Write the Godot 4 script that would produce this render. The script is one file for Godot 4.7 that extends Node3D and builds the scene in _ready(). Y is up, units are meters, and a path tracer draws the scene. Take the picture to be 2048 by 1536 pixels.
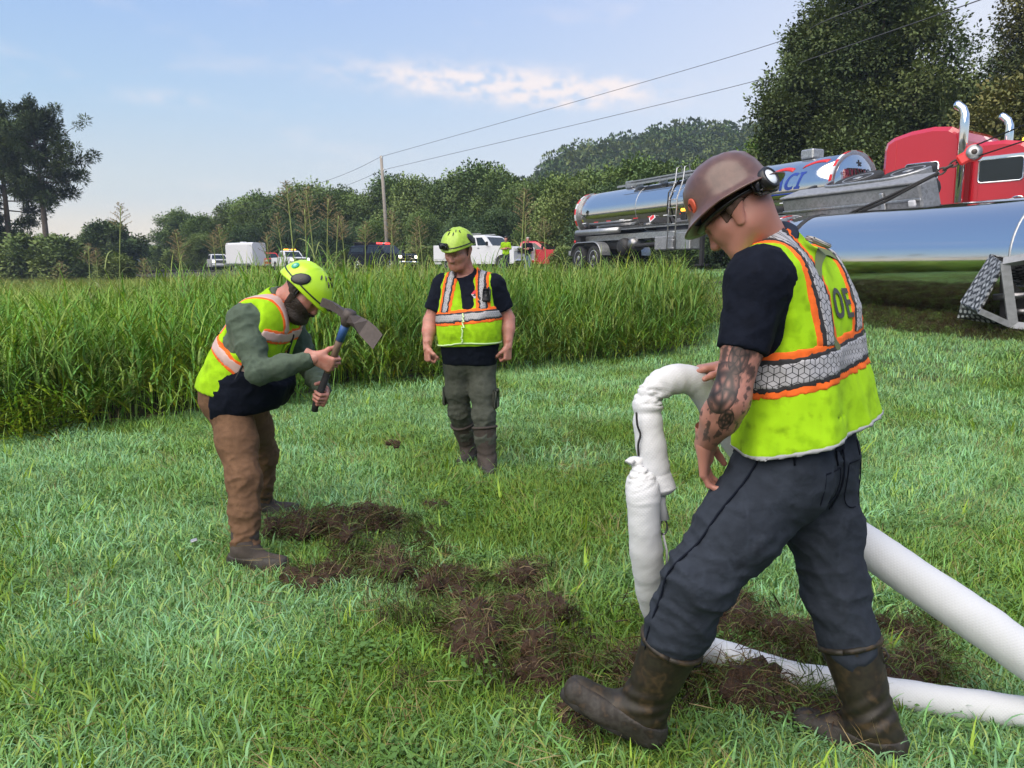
extends Node3D
# A roadside meadow at daybreak: workers dig a trench for absorbent booms beside an overturned tanker.

var M := {}
var nz := FastNoiseLite.new()
var nb := FastNoiseLite.new()
var rng := RandomNumberGenerator.new()
var road_pts := [Vector2(-150, 190), Vector2(-35, 92), Vector2(-3, 51), Vector2(3.6, 37), Vector2(11.8, 21.5), Vector2(21, 5), Vector2(45, -30)]

func _ready():
	rng.seed = 7
	nz.seed = 11
	nz.frequency = 1.0
	nz.fractal_type = FastNoiseLite.FRACTAL_FBM
	nz.fractal_octaves = 3
	nb.seed = 5
	nb.frequency = 1.0
	nb.fractal_type = FastNoiseLite.FRACTAL_NONE
	var cam := Camera3D.new()
	cam.name = "camera"
	cam.fov = 53.0
	cam.position = Vector3(0, 1.5, 0)
	cam.rotation_degrees = Vector3(-8.42, 0, 0)
	cam.near = 0.05
	cam.far = 4000.0
	add_child(cam)
	cam.current = true
	make_sky()
	var sun := DirectionalLight3D.new()
	sun.name = "sun"
	sun.light_color = Color(1.0, 0.95, 0.88)
	sun.light_energy = 0.6
	sun.light_angular_distance = 80.0
	sun.shadow_enabled = true
	sun.rotation_degrees = Vector3(-52, -35, 0)
	add_child(sun)
	materials()
	var t0 := Time.get_ticks_msec()
	build_terrain()
	build_trees()
	print("setting ", Time.get_ticks_msec() - t0)
	build_vehicles()
	build_tankers()
	print("vehicles ", Time.get_ticks_msec() - t0)
	build_people()
	print("people ", Time.get_ticks_msec() - t0)
	build_small_things()
	if not OS_SKIP: build_grass()
	print("all ", Time.get_ticks_msec() - t0)

func make_sky():
	var W := 2048
	var H := 1024
	var n := FastNoiseLite.new()
	n.seed = 3
	n.frequency = 1.0
	n.fractal_octaves = 5
	var im := Image.create(W, H, false, Image.FORMAT_RGBF)
	var zen := Color(0.22, 0.36, 0.72)
	for y in H:
		var el := 90.0 - (y + 0.5) / H * 180.0
		if el < -1.0:
			im.fill_rect(Rect2i(0, y, W, 1), Color(0.16, 0.17, 0.15))
			continue
		var e := clampf(el, 0.0, 90.0)
		for x in W:
			var az := wrapf((x + 0.5) / W * 360.0, -180.0, 180.0)
			var da: float = absf(wrapf(az - 42.0, -180.0, 180.0))      # the low sun stands behind the trees on the right
			var warm := exp(-pow(da / 55.0, 2.0))
			var hor := Color(0.90, 0.79, 0.59).lerp(Color(0.86, 0.86, 0.90), warm)
			var low := Color(0.64, 0.71, 0.70).lerp(Color(0.74, 0.79, 0.90), warm)
			var m10 := Color(0.40, 0.60, 0.80).lerp(Color(0.68, 0.75, 0.91), warm)
			var m18 := Color(0.27, 0.46, 0.83).lerp(Color(0.56, 0.66, 0.90), warm)
			var c: Color
			if e < 2.0: c = hor
			elif e < 5.5: c = hor.lerp(low, smoothstep(2.0, 5.5, e))
			elif e < 11.0: c = low.lerp(m10, (e - 5.5) / 5.5)
			elif e < 19.0: c = m10.lerp(m18, (e - 11.0) / 8.0)
			else: c = m18.lerp(zen, smoothstep(19.0, 80.0, e))
			c = c.lerp(Color(0.98, 0.95, 0.90), 0.5 * exp(-pow(da / 24.0, 2.0)) * exp(-pow((e - 8.0) / 17.0, 2.0)))
			# thin cirrus, torn into streaks
			var cl := 0.0
			if e > 1.5 and e < 60.0:
				var s := n.get_noise_3d(az * 0.055, e * 0.22, 2.0) + 0.45 * n.get_noise_3d(az * 0.3 + e * 0.1, e * 0.9, 7.0)
				cl = clampf((s - 0.26) * 0.9, 0.0, 1.0) * 0.35
				var g := exp(-pow((az + 1.2) / 8.2, 2.0)) * exp(-pow((e - 12.8 + 0.05 * az) / 0.95, 2.0)) + 0.8 * exp(-pow((az - 4.2) / 4.0, 2.0)) * exp(-pow((e - 12.2) / 0.85, 2.0))
				var s2 := 0.5 + 1.5 * n.get_noise_3d(az * 0.34, e * 1.0, 11.0) + 0.7 * n.get_noise_3d(az * 1.3, e * 3.0, 3.0)
				cl += clampf(g * 1.5 * clampf(s2, 0.0, 1.2), 0.0, 0.85)
				var g2 := exp(-pow((az + 27.0) / 4.2, 2.0)) * exp(-pow((e - 19.5 + 0.12 * (az + 27.0)) / 0.55, 2.0)) + 0.5 * exp(-pow((az + 23.5) / 3.0, 2.0)) * exp(-pow((e - 11.0) / 0.5, 2.0))
				cl += clampf(g2 * 0.6 * clampf(s2 + 0.2, 0.0, 1.0), 0.0, 0.5)
			c = c.lerp(Color(1.02, 0.90, 0.86), clampf(cl * 0.95, 0.0, 0.85))
			im.set_pixel(x, y, c)
	var pm := PanoramaSkyMaterial.new()
	pm.panorama = ImageTexture.create_from_image(im)
	pm.energy_multiplier = 1.0
	var sky := Sky.new()
	sky.sky_material = pm
	var env := Environment.new()
	env.background_mode = Environment.BG_SKY
	env.sky = sky
	env.background_energy_multiplier = 0.325
	env.tonemap_mode = Environment.TONE_MAPPER_LINEAR
	env.tonemap_exposure = 3.3
	env.sdfgi_enabled = true
	env.ssao_enabled = true
	env.ssil_enabled = true
	env.fog_enabled = true
	env.fog_density = 0.00045
	env.fog_light_color = Color(0.78, 0.85, 0.95)
	var we := WorldEnvironment.new()
	we.name = "world_environment"
	we.environment = env
	add_child(we)

# ---------------------------------------------------------------- naming
func tag(o: Node3D, label: String, category: String, group := "") -> Node3D:
	o.set_meta("label", label)
	o.set_meta("category", category)
	if group:
		o.set_meta("group", group)
	return o

func numbered(called: String) -> String:
	if not has_node(NodePath(called)):
		return called
	var k := 1
	while has_node(NodePath("%s_%03d" % [called, k])):
		k += 1
	return "%s_%03d" % [called, k]

func thing(called: String, label: String, category: String, at := Vector3.ZERO, turn := 0.0, group := "") -> Node3D:
	var o := Node3D.new()
	o.name = numbered(called)
	add_child(o)
	o.position = at
	o.rotation.y = turn
	return tag(o, label, category, group)

func put(called: String, mesh: Mesh, m: Material, parent: Node = null, xf := Transform3D.IDENTITY) -> MeshInstance3D:
	var o := MeshInstance3D.new()
	o.mesh = mesh
	if m:
		o.material_override = m
	var p: Node = parent if parent else self
	var nm := called
	var k := 1
	while p.has_node(NodePath(nm)):
		nm = "%s_%03d" % [called, k]
		k += 1
	o.name = nm
	o.transform = xf
	p.add_child(o)
	return o

func structure(o: Node3D) -> Node3D:
	o.set_meta("kind", "structure")
	return o

func again(o: Node3D, called: String, label: String, at: Vector3, turn := 0.0, sc := Vector3.ONE) -> Node3D:
	var r := o.duplicate() as Node3D
	r.name = numbered(called)
	add_child(r)
	r.position = at
	r.rotation = Vector3(0, turn, 0)
	r.scale = sc
	r.set_meta("label", label)
	return r

func scatter(called: String, mesh: Mesh, m: Material, parent: Node, xfs: Array, tints: Array) -> MultiMeshInstance3D:
	var mm := MultiMesh.new()
	mm.transform_format = MultiMesh.TRANSFORM_3D
	mm.use_colors = tints.size() > 0
	mm.mesh = mesh
	mm.instance_count = xfs.size()
	for i in xfs.size():
		mm.set_instance_transform(i, xfs[i])
		if tints.size():
			mm.set_instance_color(i, tints[i])
	var o := MultiMeshInstance3D.new()
	o.multimesh = mm
	o.material_override = m
	var p: Node = parent if parent else self
	var nm := called
	var k := 1
	while p.has_node(NodePath(nm)):
		nm = "%s_%03d" % [called, k]
		k += 1
	o.name = nm
	p.add_child(o)
	o.set_meta("kind", "stuff")
	return o

# ---------------------------------------------------------------- materials
func lin(r: float, g: float, b: float) -> Color:
	return Color(r, g, b).linear_to_srgb()

func noise_tex(sd: int, freq: float, stops: Array, size := 256, oct := 4) -> NoiseTexture2D:
	var n := FastNoiseLite.new()
	n.seed = sd
	n.frequency = freq
	n.fractal_octaves = oct
	var t := NoiseTexture2D.new()
	t.width = size
	t.height = size
	t.seamless = true
	t.noise = n
	if stops.size():
		var g := Gradient.new()
		g.offsets = PackedFloat32Array(range(stops.size()).map(func(i): return float(i) / (stops.size() - 1)))
		g.colors = PackedColorArray(stops)
		t.color_ramp = g
	return t

func flat(r: float, g: float, b: float, rough := 0.6, metal := 0.0) -> StandardMaterial3D:
	var m := StandardMaterial3D.new()
	m.albedo_color = lin(r, g, b)
	m.roughness = rough
	m.metallic = metal
	return m

var grime: NoiseTexture2D
var weave: ImageTexture
var crumple: NoiseTexture2D
var meshcloth: ImageTexture

func worn(r: float, g: float, b: float, rough := 0.6, metal := 0.0, sc := 1.0) -> StandardMaterial3D:
	var m := flat(r, g, b, rough, metal)
	m.albedo_texture = grime
	m.uv1_triplanar = true
	m.uv1_scale = Vector3.ONE * sc
	return m

func cloth(r: float, g: float, b: float, relief := 0.25, sc := 3.0) -> StandardMaterial3D:
	var m := worn(r, g, b, 0.9, 0.0, sc)
	m.heightmap_enabled = true
	m.heightmap_texture = crumple
	m.heightmap_scale = relief
	m.rim_enabled = true
	m.metallic_specular = 0.25
	m.rim = 0.25 if g > 0.1 else 0.05
	m.rim_tint = 0.6
	return m

func leafy(r: float, g: float, b: float, through := 0.5) -> StandardMaterial3D:
	var m := flat(r, g, b, 0.55)
	m.vertex_color_use_as_albedo = true
	m.backlight_enabled = true
	m.backlight = Color(through, through, through * 0.6)
	m.metallic_specular = 0.3
	m.cull_mode = BaseMaterial3D.CULL_DISABLED
	return m

func materials():
	grime = noise_tex(21, 0.012, [Color(0.72, 0.72, 0.72), Color(1, 1, 1), Color(0.86, 0.86, 0.86), Color(1, 1, 1)], 256, 5)
	crumple = noise_tex(8, 0.02, [Color.BLACK, Color.WHITE], 256, 4)
	var im := Image.create(32, 32, false, Image.FORMAT_RGB8)
	for y in 32:
		for x in 32:
			var h := Vector2(fposmod(x + (4 if (y / 8) % 2 else 0), 8) - 3.5, y % 8 - 3.5).length()
			var v := 1.0 if h > 2.1 else 0.62
			im.set_pixel(x, y, Color(v, v, v))
	meshcloth = ImageTexture.create_from_image(im)
	M.lime = cloth(0.33, 0.60, 0.012, 0.3, 2.2)
	M.lime_mesh = cloth(0.33, 0.60, 0.012, 0.12, 1.0)
	M.lime_mesh.albedo_texture = noise_tex(77, 0.011, [Color(0.55, 0.56, 0.52), Color(0.80, 0.80, 0.78), Color(1, 1, 1), Color(1, 1, 1), Color(0.88, 0.9, 0.86), Color(1, 1, 1)], 512, 5)
	M.lime_mesh.uv1_scale = Vector3.ONE * 1.6
	M.orange = cloth(0.95, 0.17, 0.03, 0.05, 4.0)
	M.pink_tape = flat(0.46, 0.32, 0.29, 0.45)
	M.silver = flat(0.27, 0.27, 0.28, 0.4)
	M.black_trim = flat(0.018, 0.018, 0.02, 0.8)
	M.navy = cloth(0.006, 0.0085, 0.017, 0.3)
	M.charcoal = cloth(0.030, 0.037, 0.051, 0.3)
	M.green_shirt = cloth(0.082, 0.112, 0.082, 0.3)
	M.tan = cloth(0.155, 0.088, 0.052, 0.3)
	M.greygreen = cloth(0.075, 0.082, 0.066, 0.35)
	M.boot = worn(0.026, 0.021, 0.017, 0.6, 0.0, 5.0)
	M.boot = flat(0.060, 0.052, 0.038, 0.6)
	M.boot.albedo_texture = noise_tex(83, 0.014, [Color(0.35, 0.36, 0.32), Color(0.62, 0.60, 0.50), Color(0.40, 0.36, 0.30), Color(1, 0.86, 0.68), Color(0.5, 0.5, 0.45)], 256, 5)
	M.boot.uv1_triplanar = true
	M.boot.uv1_scale = Vector3.ONE * 3.5
	M.boot_foot = flat(0.075, 0.068, 0.060, 0.7)
	M.boot_foot.albedo_texture = noise_tex(84, 0.02, [Color(0.42, 0.42, 0.43), Color(0.75, 0.74, 0.73), Color(0.45, 0.42, 0.4), Color(1.0, 0.84, 0.66)], 256, 5)
	M.boot_foot.uv1_triplanar = true
	M.boot_foot.uv1_scale = Vector3.ONE * 5.0
	M.boot_sole = worn(0.02, 0.018, 0.016, 0.75, 0.0, 5.0)
	M.mudboot = worn(0.05, 0.038, 0.031, 0.85, 0.0, 5.0)
	M.skin = flat(0.42, 0.195, 0.15, 0.5)
	M.skin.subsurf_scatter_enabled = true
	M.skin.subsurf_scatter_strength = 0.08
	M.skin.albedo_texture = noise_tex(4, 0.02, [Color(0.86, 0.8, 0.78), Color(1, 1, 1), Color(1, 0.88, 0.86)], 128, 4)
	M.skin.uv1_triplanar = true
	M.skin.uv1_scale = Vector3.ONE * 6.0
	M.hair = flat(0.02, 0.013, 0.009, 0.7)
	M.hair_short = flat(0.075, 0.042, 0.03, 0.8)
	M.eye = flat(0.02, 0.015, 0.012, 0.2)
	M.helmet = flat(0.42, 0.68, 0.02, 0.32)
	M.helmet_worn = worn(0.36, 0.54, 0.05, 0.4, 0.0, 5.0)
	M.hat_brown = worn(0.115, 0.062, 0.05, 0.3, 0.0, 4.0)
	M.black_plastic = flat(0.012, 0.012, 0.014, 0.4)
	M.lens = flat(0.7, 0.75, 0.8, 0.1)
	M.rubber = worn(0.016, 0.016, 0.017, 0.8, 0.0, 2.0)
	M.steel = worn(0.30, 0.30, 0.31, 0.35, 0.9, 2.0)
	M.iron = worn(0.075, 0.06, 0.055, 0.6, 0.3, 6.0)
	M.chrome = flat(0.82, 0.82, 0.83, 0.06, 1.0)
	M.alu = worn(0.44, 0.45, 0.46, 0.42, 0.75, 1.5)
	M.grey_paint = worn(0.26, 0.27, 0.29, 0.5, 0.2, 1.5)
	M.dark_metal = worn(0.03, 0.03, 0.032, 0.6, 0.3, 2.0)
	M.red = flat(0.42, 0.003, 0.014, 0.3)
	M.red.clearcoat_enabled = true
	M.red.clearcoat = 1.0
	M.red.clearcoat_roughness = 0.04
	M.red_plain = flat(0.55, 0.02, 0.02, 0.4)
	M.white_paint = flat(0.58, 0.59, 0.62, 0.28)
	M.black_paint = flat(0.006, 0.008, 0.014, 0.3)
	M.black_paint.metallic_specular = 0.3
	M.glass = flat(0.012, 0.016, 0.018, 0.04)
	M.blue_tape = flat(0.03, 0.09, 0.26, 0.5)
	M.wood = worn(0.16, 0.11, 0.075, 0.7, 0.0, 3.0)
	M.pole = worn(0.30, 0.27, 0.235, 0.85, 0.0, 1.0)
	M.wire = flat(0.06, 0.06, 0.065, 0.7)
	M.boom = flat(0.54, 0.555, 0.58, 0.9)
	var knit := Image.create(64, 64, false, Image.FORMAT_RGB8)
	for y in 64:
		for x in 64:
			var a := absf(fposmod(x + y, 16) - 8.0) / 8.0
			var b := absf(fposmod(x - y, 16) - 8.0) / 8.0
			var v := minf(a, b)
			knit.set_pixel(x, y, Color(v, v, v))
	M.boom.heightmap_enabled = true
	M.boom.heightmap_texture = ImageTexture.create_from_image(knit)
	M.boom.heightmap_scale = 0.05
	M.boom.uv1_scale = Vector3(1, 1, 1)
	M.amber = flat(0.9, 0.35, 0.03, 0.3)
	M.amber.emission_enabled = true
	M.amber.emission = Color(1.0, 0.62, 0.15)
	M.amber.emission_energy_multiplier = 1.6
	M.headlight = flat(0.9, 0.9, 0.85, 0.1)
	M.headlight.emission_enabled = true
	M.headlight.emission = Color(1.0, 0.93, 0.78)
	M.headlight.emission_energy_multiplier = 2.0
	M.red_light = flat(0.7, 0.02, 0.02, 0.2)
	M.red_light.emission_enabled = true
	M.red_light.emission = Color(1.0, 0.25, 0.25)
	M.red_light.emission_energy_multiplier = 1.2
	M.lamp_off = flat(0.6, 0.6, 0.58, 0.15)
	M.bark = worn(0.12, 0.095, 0.075, 0.9, 0.0, 0.6)
	M.bark.heightmap_enabled = true
	M.bark.heightmap_texture = crumple
	M.bark.heightmap_scale = 3.0
	M.soil = worn(0.046, 0.025, 0.014, 0.95, 0.0, 7.0)
	M.soil.heightmap_enabled = true
	M.soil.heightmap_texture = crumple
	M.soil.heightmap_scale = 1.5
	M.grass = leafy(1, 1, 1, 0.55)
	M.grass.roughness = 0.45
	M.reed = leafy(1, 1, 1, 0.95)
	M.leaf = leafy(1, 1, 1, 0.5)
	M.leaf.metallic_specular = 0.1
	M.leaf.roughness = 0.75
	M.reed.metallic_specular = 0.2
	M.asphalt = worn(0.05, 0.05, 0.052, 0.9, 0.0, 0.5)

# ---------------------------------------------------------------- mesh tools
class MB:
	var st := SurfaceTool.new()
	func _init(smooth := true):
		st.begin(Mesh.PRIMITIVE_TRIANGLES)
		st.set_smooth_group(0 if smooth else -1)
	func smooth(on: bool) -> MB:
		st.set_smooth_group(0 if on else -1)
		return self
	func tri(a: Vector3, b: Vector3, c: Vector3):       # counter-clockwise seen from outside
		st.add_vertex(a)
		st.add_vertex(c)
		st.add_vertex(b)
	func tri2(a: Vector3, b: Vector3, c: Vector3) -> MB:
		tri(a, b, c)
		return self
	func quad(a: Vector3, b: Vector3, c: Vector3, d: Vector3):
		tri(a, b, c)
		tri(a, c, d)
	func quv(a: Vector3, b: Vector3, c: Vector3, d: Vector3, ua: Vector2, ub: Vector2, uc: Vector2, ud: Vector2):
		for t in [[a, ua], [c, uc], [b, ub], [a, ua], [d, ud], [c, uc]]:
			st.set_uv(t[1])
			st.add_vertex(t[0])
	func done() -> ArrayMesh:
		st.generate_normals()
		return st.commit()
	# a box with chamfered edges
	func box(xf: Transform3D, s: Vector3, ch := 0.0) -> MB:
		var h := s * 0.5
		if ch <= 0.0:
			ch = minf(minf(s.x, s.y), s.z) * 0.06
		var g := h - Vector3.ONE * ch
		var P := func(sx, sy, sz, ax) -> Vector3:
			return xf * Vector3((h.x if ax == 0 else g.x) * sx, (h.y if ax == 1 else g.y) * sy, (h.z if ax == 2 else g.z) * sz)
		for s1 in [-1, 1]:
			for ax in 3:
				var q := []
				for c in [[-1, -1], [1, -1], [1, 1], [-1, 1]]:
					var v := [0, 0, 0]
					v[ax] = s1
					v[(ax + 1) % 3] = c[0]
					v[(ax + 2) % 3] = c[1]
					q.append(P.call(v[0], v[1], v[2], ax))
				if s1 > 0: quad(q[0], q[1], q[2], q[3])
				else: quad(q[3], q[2], q[1], q[0])
		for ax in 3:                                     # edges along ax
			var b := (ax + 1) % 3
			var c := (ax + 2) % 3
			for sb in [-1, 1]:
				for sc in [-1, 1]:
					var q := []
					for t in [[-1, b], [1, b], [1, c], [-1, c]]:
						var v := [0, 0, 0]
						v[ax] = t[0]
						v[b] = sb
						v[c] = sc
						q.append(P.call(v[0], v[1], v[2], t[1]))
					if sb * sc > 0: quad(q[0], q[1], q[2], q[3])
					else: quad(q[3], q[2], q[1], q[0])
		for sx in [-1, 1]:
			for sy in [-1, 1]:
				for sz in [-1, 1]:
					var a = P.call(sx, sy, sz, 0)
					var b = P.call(sx, sy, sz, 1)
					var c = P.call(sx, sy, sz, 2)
					if sx * sy * sz > 0: tri(a, b, c)
					else: tri(a, c, b)
		return self
	# rings of equal point counts, counter-clockwise seen against the direction of travel
	func loft(rings: Array, cap0 := true, cap1 := true, closed := true, uvs := Vector2.ZERO) -> MB:
		var n: int = rings[0].size()
		var last := n if closed else n - 1
		var vv := 0.0
		for r in rings.size() - 1:
			var A: PackedVector3Array = rings[r]
			var B: PackedVector3Array = rings[r + 1]
			var dv := A[0].distance_to(B[0]) if uvs != Vector2.ZERO else 0.0
			for i in last:
				var j := (i + 1) % n
				if uvs != Vector2.ZERO:
					var u0 := float(i) / n * uvs.x
					var u1 := float(i + 1) / n * uvs.x
					quv(A[i], A[j], B[j], B[i], Vector2(u0, vv * uvs.y), Vector2(u1, vv * uvs.y), Vector2(u1, (vv + dv) * uvs.y), Vector2(u0, (vv + dv) * uvs.y))
				else:
					quad(A[i], A[j], B[j], B[i])
			vv += dv
		for e in 2:
			if (cap0 if e == 0 else cap1):
				var R: PackedVector3Array = rings[0] if e == 0 else rings[-1]
				var c := Vector3.ZERO
				for p in R: c += p
				c /= n
				for i in n:
					if e == 0: tri(c, R[(i + 1) % n], R[i])
					else: tri(c, R[i], R[(i + 1) % n])
		return self
	func tube(pts: Array, radii, sides := 8, caps := true, uvs := Vector2.ZERO, squash := 1.0) -> MB:
		var rings := []
		var side := Vector3.ZERO
		for i in pts.size():
			var d: Vector3 = (pts[mini(i + 1, pts.size() - 1)] - pts[maxi(i - 1, 0)]).normalized()
			if side == Vector3.ZERO:
				side = d.cross(Vector3.UP if absf(d.y) < 0.9 else Vector3.RIGHT).normalized()
			side = (side - d * side.dot(d)).normalized()
			var up := d.cross(side)
			var r: float = radii if radii is float else radii[i]
			var R := PackedVector3Array()
			for k in sides:
				var a := TAU * k / sides
				R.append(pts[i] + side * cos(a) * r + up * sin(a) * r * squash)
			rings.append(R)
		return loft(rings, caps, caps, true, uvs)
	# profile of (radius, height) turned about the local y axis
	func lathe(xf: Transform3D, prof: Array, sides := 24, caps := true) -> MB:
		var rings := []
		for p in prof:
			var R := PackedVector3Array()
			for k in sides:
				var a := -TAU * k / sides
				R.append(xf * Vector3(cos(a) * maxf(p.x, 0.0005), p.y, sin(a) * maxf(p.x, 0.0005)))
			rings.append(R)
		return loft(rings, caps, caps)
	# an outline in the local xy plane pushed along z by depth, edges chamfered
	func slab(xf: Transform3D, outline: PackedVector2Array, depth: float, ch := 0.0) -> MB:
		var n := outline.size()
		var area := 0.0
		for i in n: area += outline[i].cross(outline[(i + 1) % n])
		var o := outline.duplicate()
		if area < 0.0: o.reverse()
		var inner := o
		if ch > 0.0:
			var off := Geometry2D.offset_polygon(o, -ch)
			if off.size() == 1 and off[0].size() == n:
				inner = off[0]
				var best := 0
				for i in n:
					if inner[i].distance_to(o[0]) < inner[best].distance_to(o[0]): best = i
				var rot := PackedVector2Array()
				for i in n: rot.append(inner[(i + best) % n])
				inner = rot
		var ring := func(q: PackedVector2Array, z: float) -> PackedVector3Array:
			var R := PackedVector3Array()
			for p in q: R.append(xf * Vector3(p.x, p.y, z))
			return R
		if ch > 0.0:
			loft([ring.call(inner, 0.0), ring.call(o, ch), ring.call(o, depth - ch), ring.call(inner, depth)], false, false)
		else:
			loft([ring.call(o, 0.0), ring.call(o, depth)], false, false)
		var t := Geometry2D.triangulate_polygon(inner)
		for i in range(0, t.size(), 3):
			var a := inner[t[i]]
			var b := inner[t[i + 1]]
			var c := inner[t[i + 2]]
			if (b - a).cross(c - a) < 0.0:
				var s := b
				b = c
				c = s
			tri(xf * Vector3(a.x, a.y, depth), xf * Vector3(b.x, b.y, depth), xf * Vector3(c.x, c.y, depth))
			tri(xf * Vector3(a.x, a.y, 0), xf * Vector3(c.x, c.y, 0), xf * Vector3(b.x, b.y, 0))
		return self

static func at(p: Vector3, turn := Vector3.ZERO) -> Transform3D:
	return Transform3D(Basis.from_euler(turn), p)

static func along(p: Vector3, up: Vector3, fwd := Vector3.FORWARD) -> Transform3D:     # local y along up, local -z towards fwd
	var y := up.normalized()
	var x := fwd.cross(y)
	if x.length() < 0.01: x = Vector3.RIGHT.cross(y)
	x = x.normalized()
	return Transform3D(Basis(x, y, x.cross(y)), p)

static func rrect(w: float, h: float, r: float, n := 3) -> PackedVector2Array:
	var o := PackedVector2Array()
	for k in 4:
		var c := Vector2((w * 0.5 - r) * (1 if k in [0, 3] else -1), (h * 0.5 - r) * (1 if k < 2 else -1))
		for i in n + 1:
			o.append(c + Vector2.from_angle(PI * 0.5 * k + PI * 0.5 * i / n) * r)
	return o

static func spline(pts: Array, n := 6) -> Array:
	var out := []
	for i in pts.size() - 1:
		var p0 = pts[maxi(i - 1, 0)]
		var p3 = pts[mini(i + 2, pts.size() - 1)]
		for k in n:
			out.append(_cat(p0, pts[i], pts[i + 1], p3, float(k) / n))
	out.append(pts[-1])
	return out

static func _cat(a, b, c, d, t: float):
	return 0.5 * (2.0 * b + (c - a) * t + (2.0 * a - 5.0 * b + 4.0 * c - d) * t * t + (3.0 * b - a - 3.0 * c + d) * t * t * t)

# ---------------------------------------------------------------- land
func road_off(x: float, d: float) -> Array:            # [distance to the road's middle, metres along it, true on the near side]
	var p := Vector2(x, d)
	var best := 1e9
	var along_m := 0.0
	var near := true
	var run := 0.0
	for i in road_pts.size() - 1:
		var a: Vector2 = road_pts[i]
		var b: Vector2 = road_pts[i + 1]
		var q := Geometry2D.get_closest_point_to_segment(p, a, b)
		var e := p.distance_to(q)
		if e < best:
			best = e
			near = (b - a).cross(p - a) < 0.0
			along_m = run + a.distance_to(q)
		run += a.distance_to(b)
	return [best, along_m, near]

func ground_h(x: float, z: float) -> float:
	var r := road_off(x, -z)
	var s: float = r[0]
	var h := 1.45
	if r[2]:
		h = 1.45 * smoothstep(14.0, 2.4, s)
		h *= 1.0 - 0.25 * smoothstep(60.0, 140.0, -z)
	else:
		h = 1.45 + 0.02 * maxf(0.0, s - 8.0)
	h += 0.035 * nz.get_noise_2d(x * 0.35, z * 0.35) * smoothstep(5.0, 9.0, s)
	return h

func tall_edge(x: float) -> float:                      # depth at which the uncut grass begins
	var e := [Vector2(-60, 0.5), Vector2(-9, 3.2), Vector2(-4.44, 6.6), Vector2(-2.84, 7.9), Vector2(-2.1, 9.6), Vector2(-0.9, 10.6), Vector2(0.2, 11.6), Vector2(2.1, 12.6), Vector2(3.3, 13.3), Vector2(4.2, 16.0), Vector2(4.6, 24.0), Vector2(5.0, 90.0)]
	for i in e.size() - 1:
		if x <= e[i + 1].x:
			return lerpf(e[i].y, e[i + 1].y, clampf((x - e[i].x) / (e[i + 1].x - e[i].x), 0, 1)) + 0.22 * nz.get_noise_2d(x * 1.7, 4.0)
	return 1e6

func steps(stops: Array) -> PackedFloat32Array:         # [from, step, to, step, to ...]
	var o := PackedFloat32Array()
	var v: float = stops[0]
	for k in range(1, stops.size(), 2):
		while v < stops[k + 1] - 0.001:
			o.append(v)
			v += stops[k]
	o.append(stops[-1])
	return o

func sheet(xs: PackedFloat32Array, zs: PackedFloat32Array, f: Callable) -> ArrayMesh:
	var v := PackedVector3Array()
	var ix := PackedInt32Array()
	var n := xs.size()
	for z in zs:
		for x in xs:
			v.append(Vector3(x, f.call(x, z), z))
	var nr := PackedVector3Array()
	nr.resize(v.size())
	for j in zs.size() - 1:
		for i in n - 1:
			var a := j * n + i
			var q := [a, a + 1, a + n + 1, a, a + n + 1, a + n]
			ix.append_array(q)
			var m := (v[a + 1] - v[a]).cross(v[a + n] - v[a])
			m = -m if m.y < 0 else m
			for k in [a, a + 1, a + n, a + n + 1]: nr[k] += m
	for i in nr.size(): nr[i] = nr[i].normalized()
	var arr := []
	arr.resize(Mesh.ARRAY_MAX)
	arr[Mesh.ARRAY_VERTEX] = v
	arr[Mesh.ARRAY_NORMAL] = nr
	arr[Mesh.ARRAY_INDEX] = ix
	var am := ArrayMesh.new()
	am.add_surface_from_arrays(Mesh.PRIMITIVE_TRIANGLES, arr)
	return am

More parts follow.
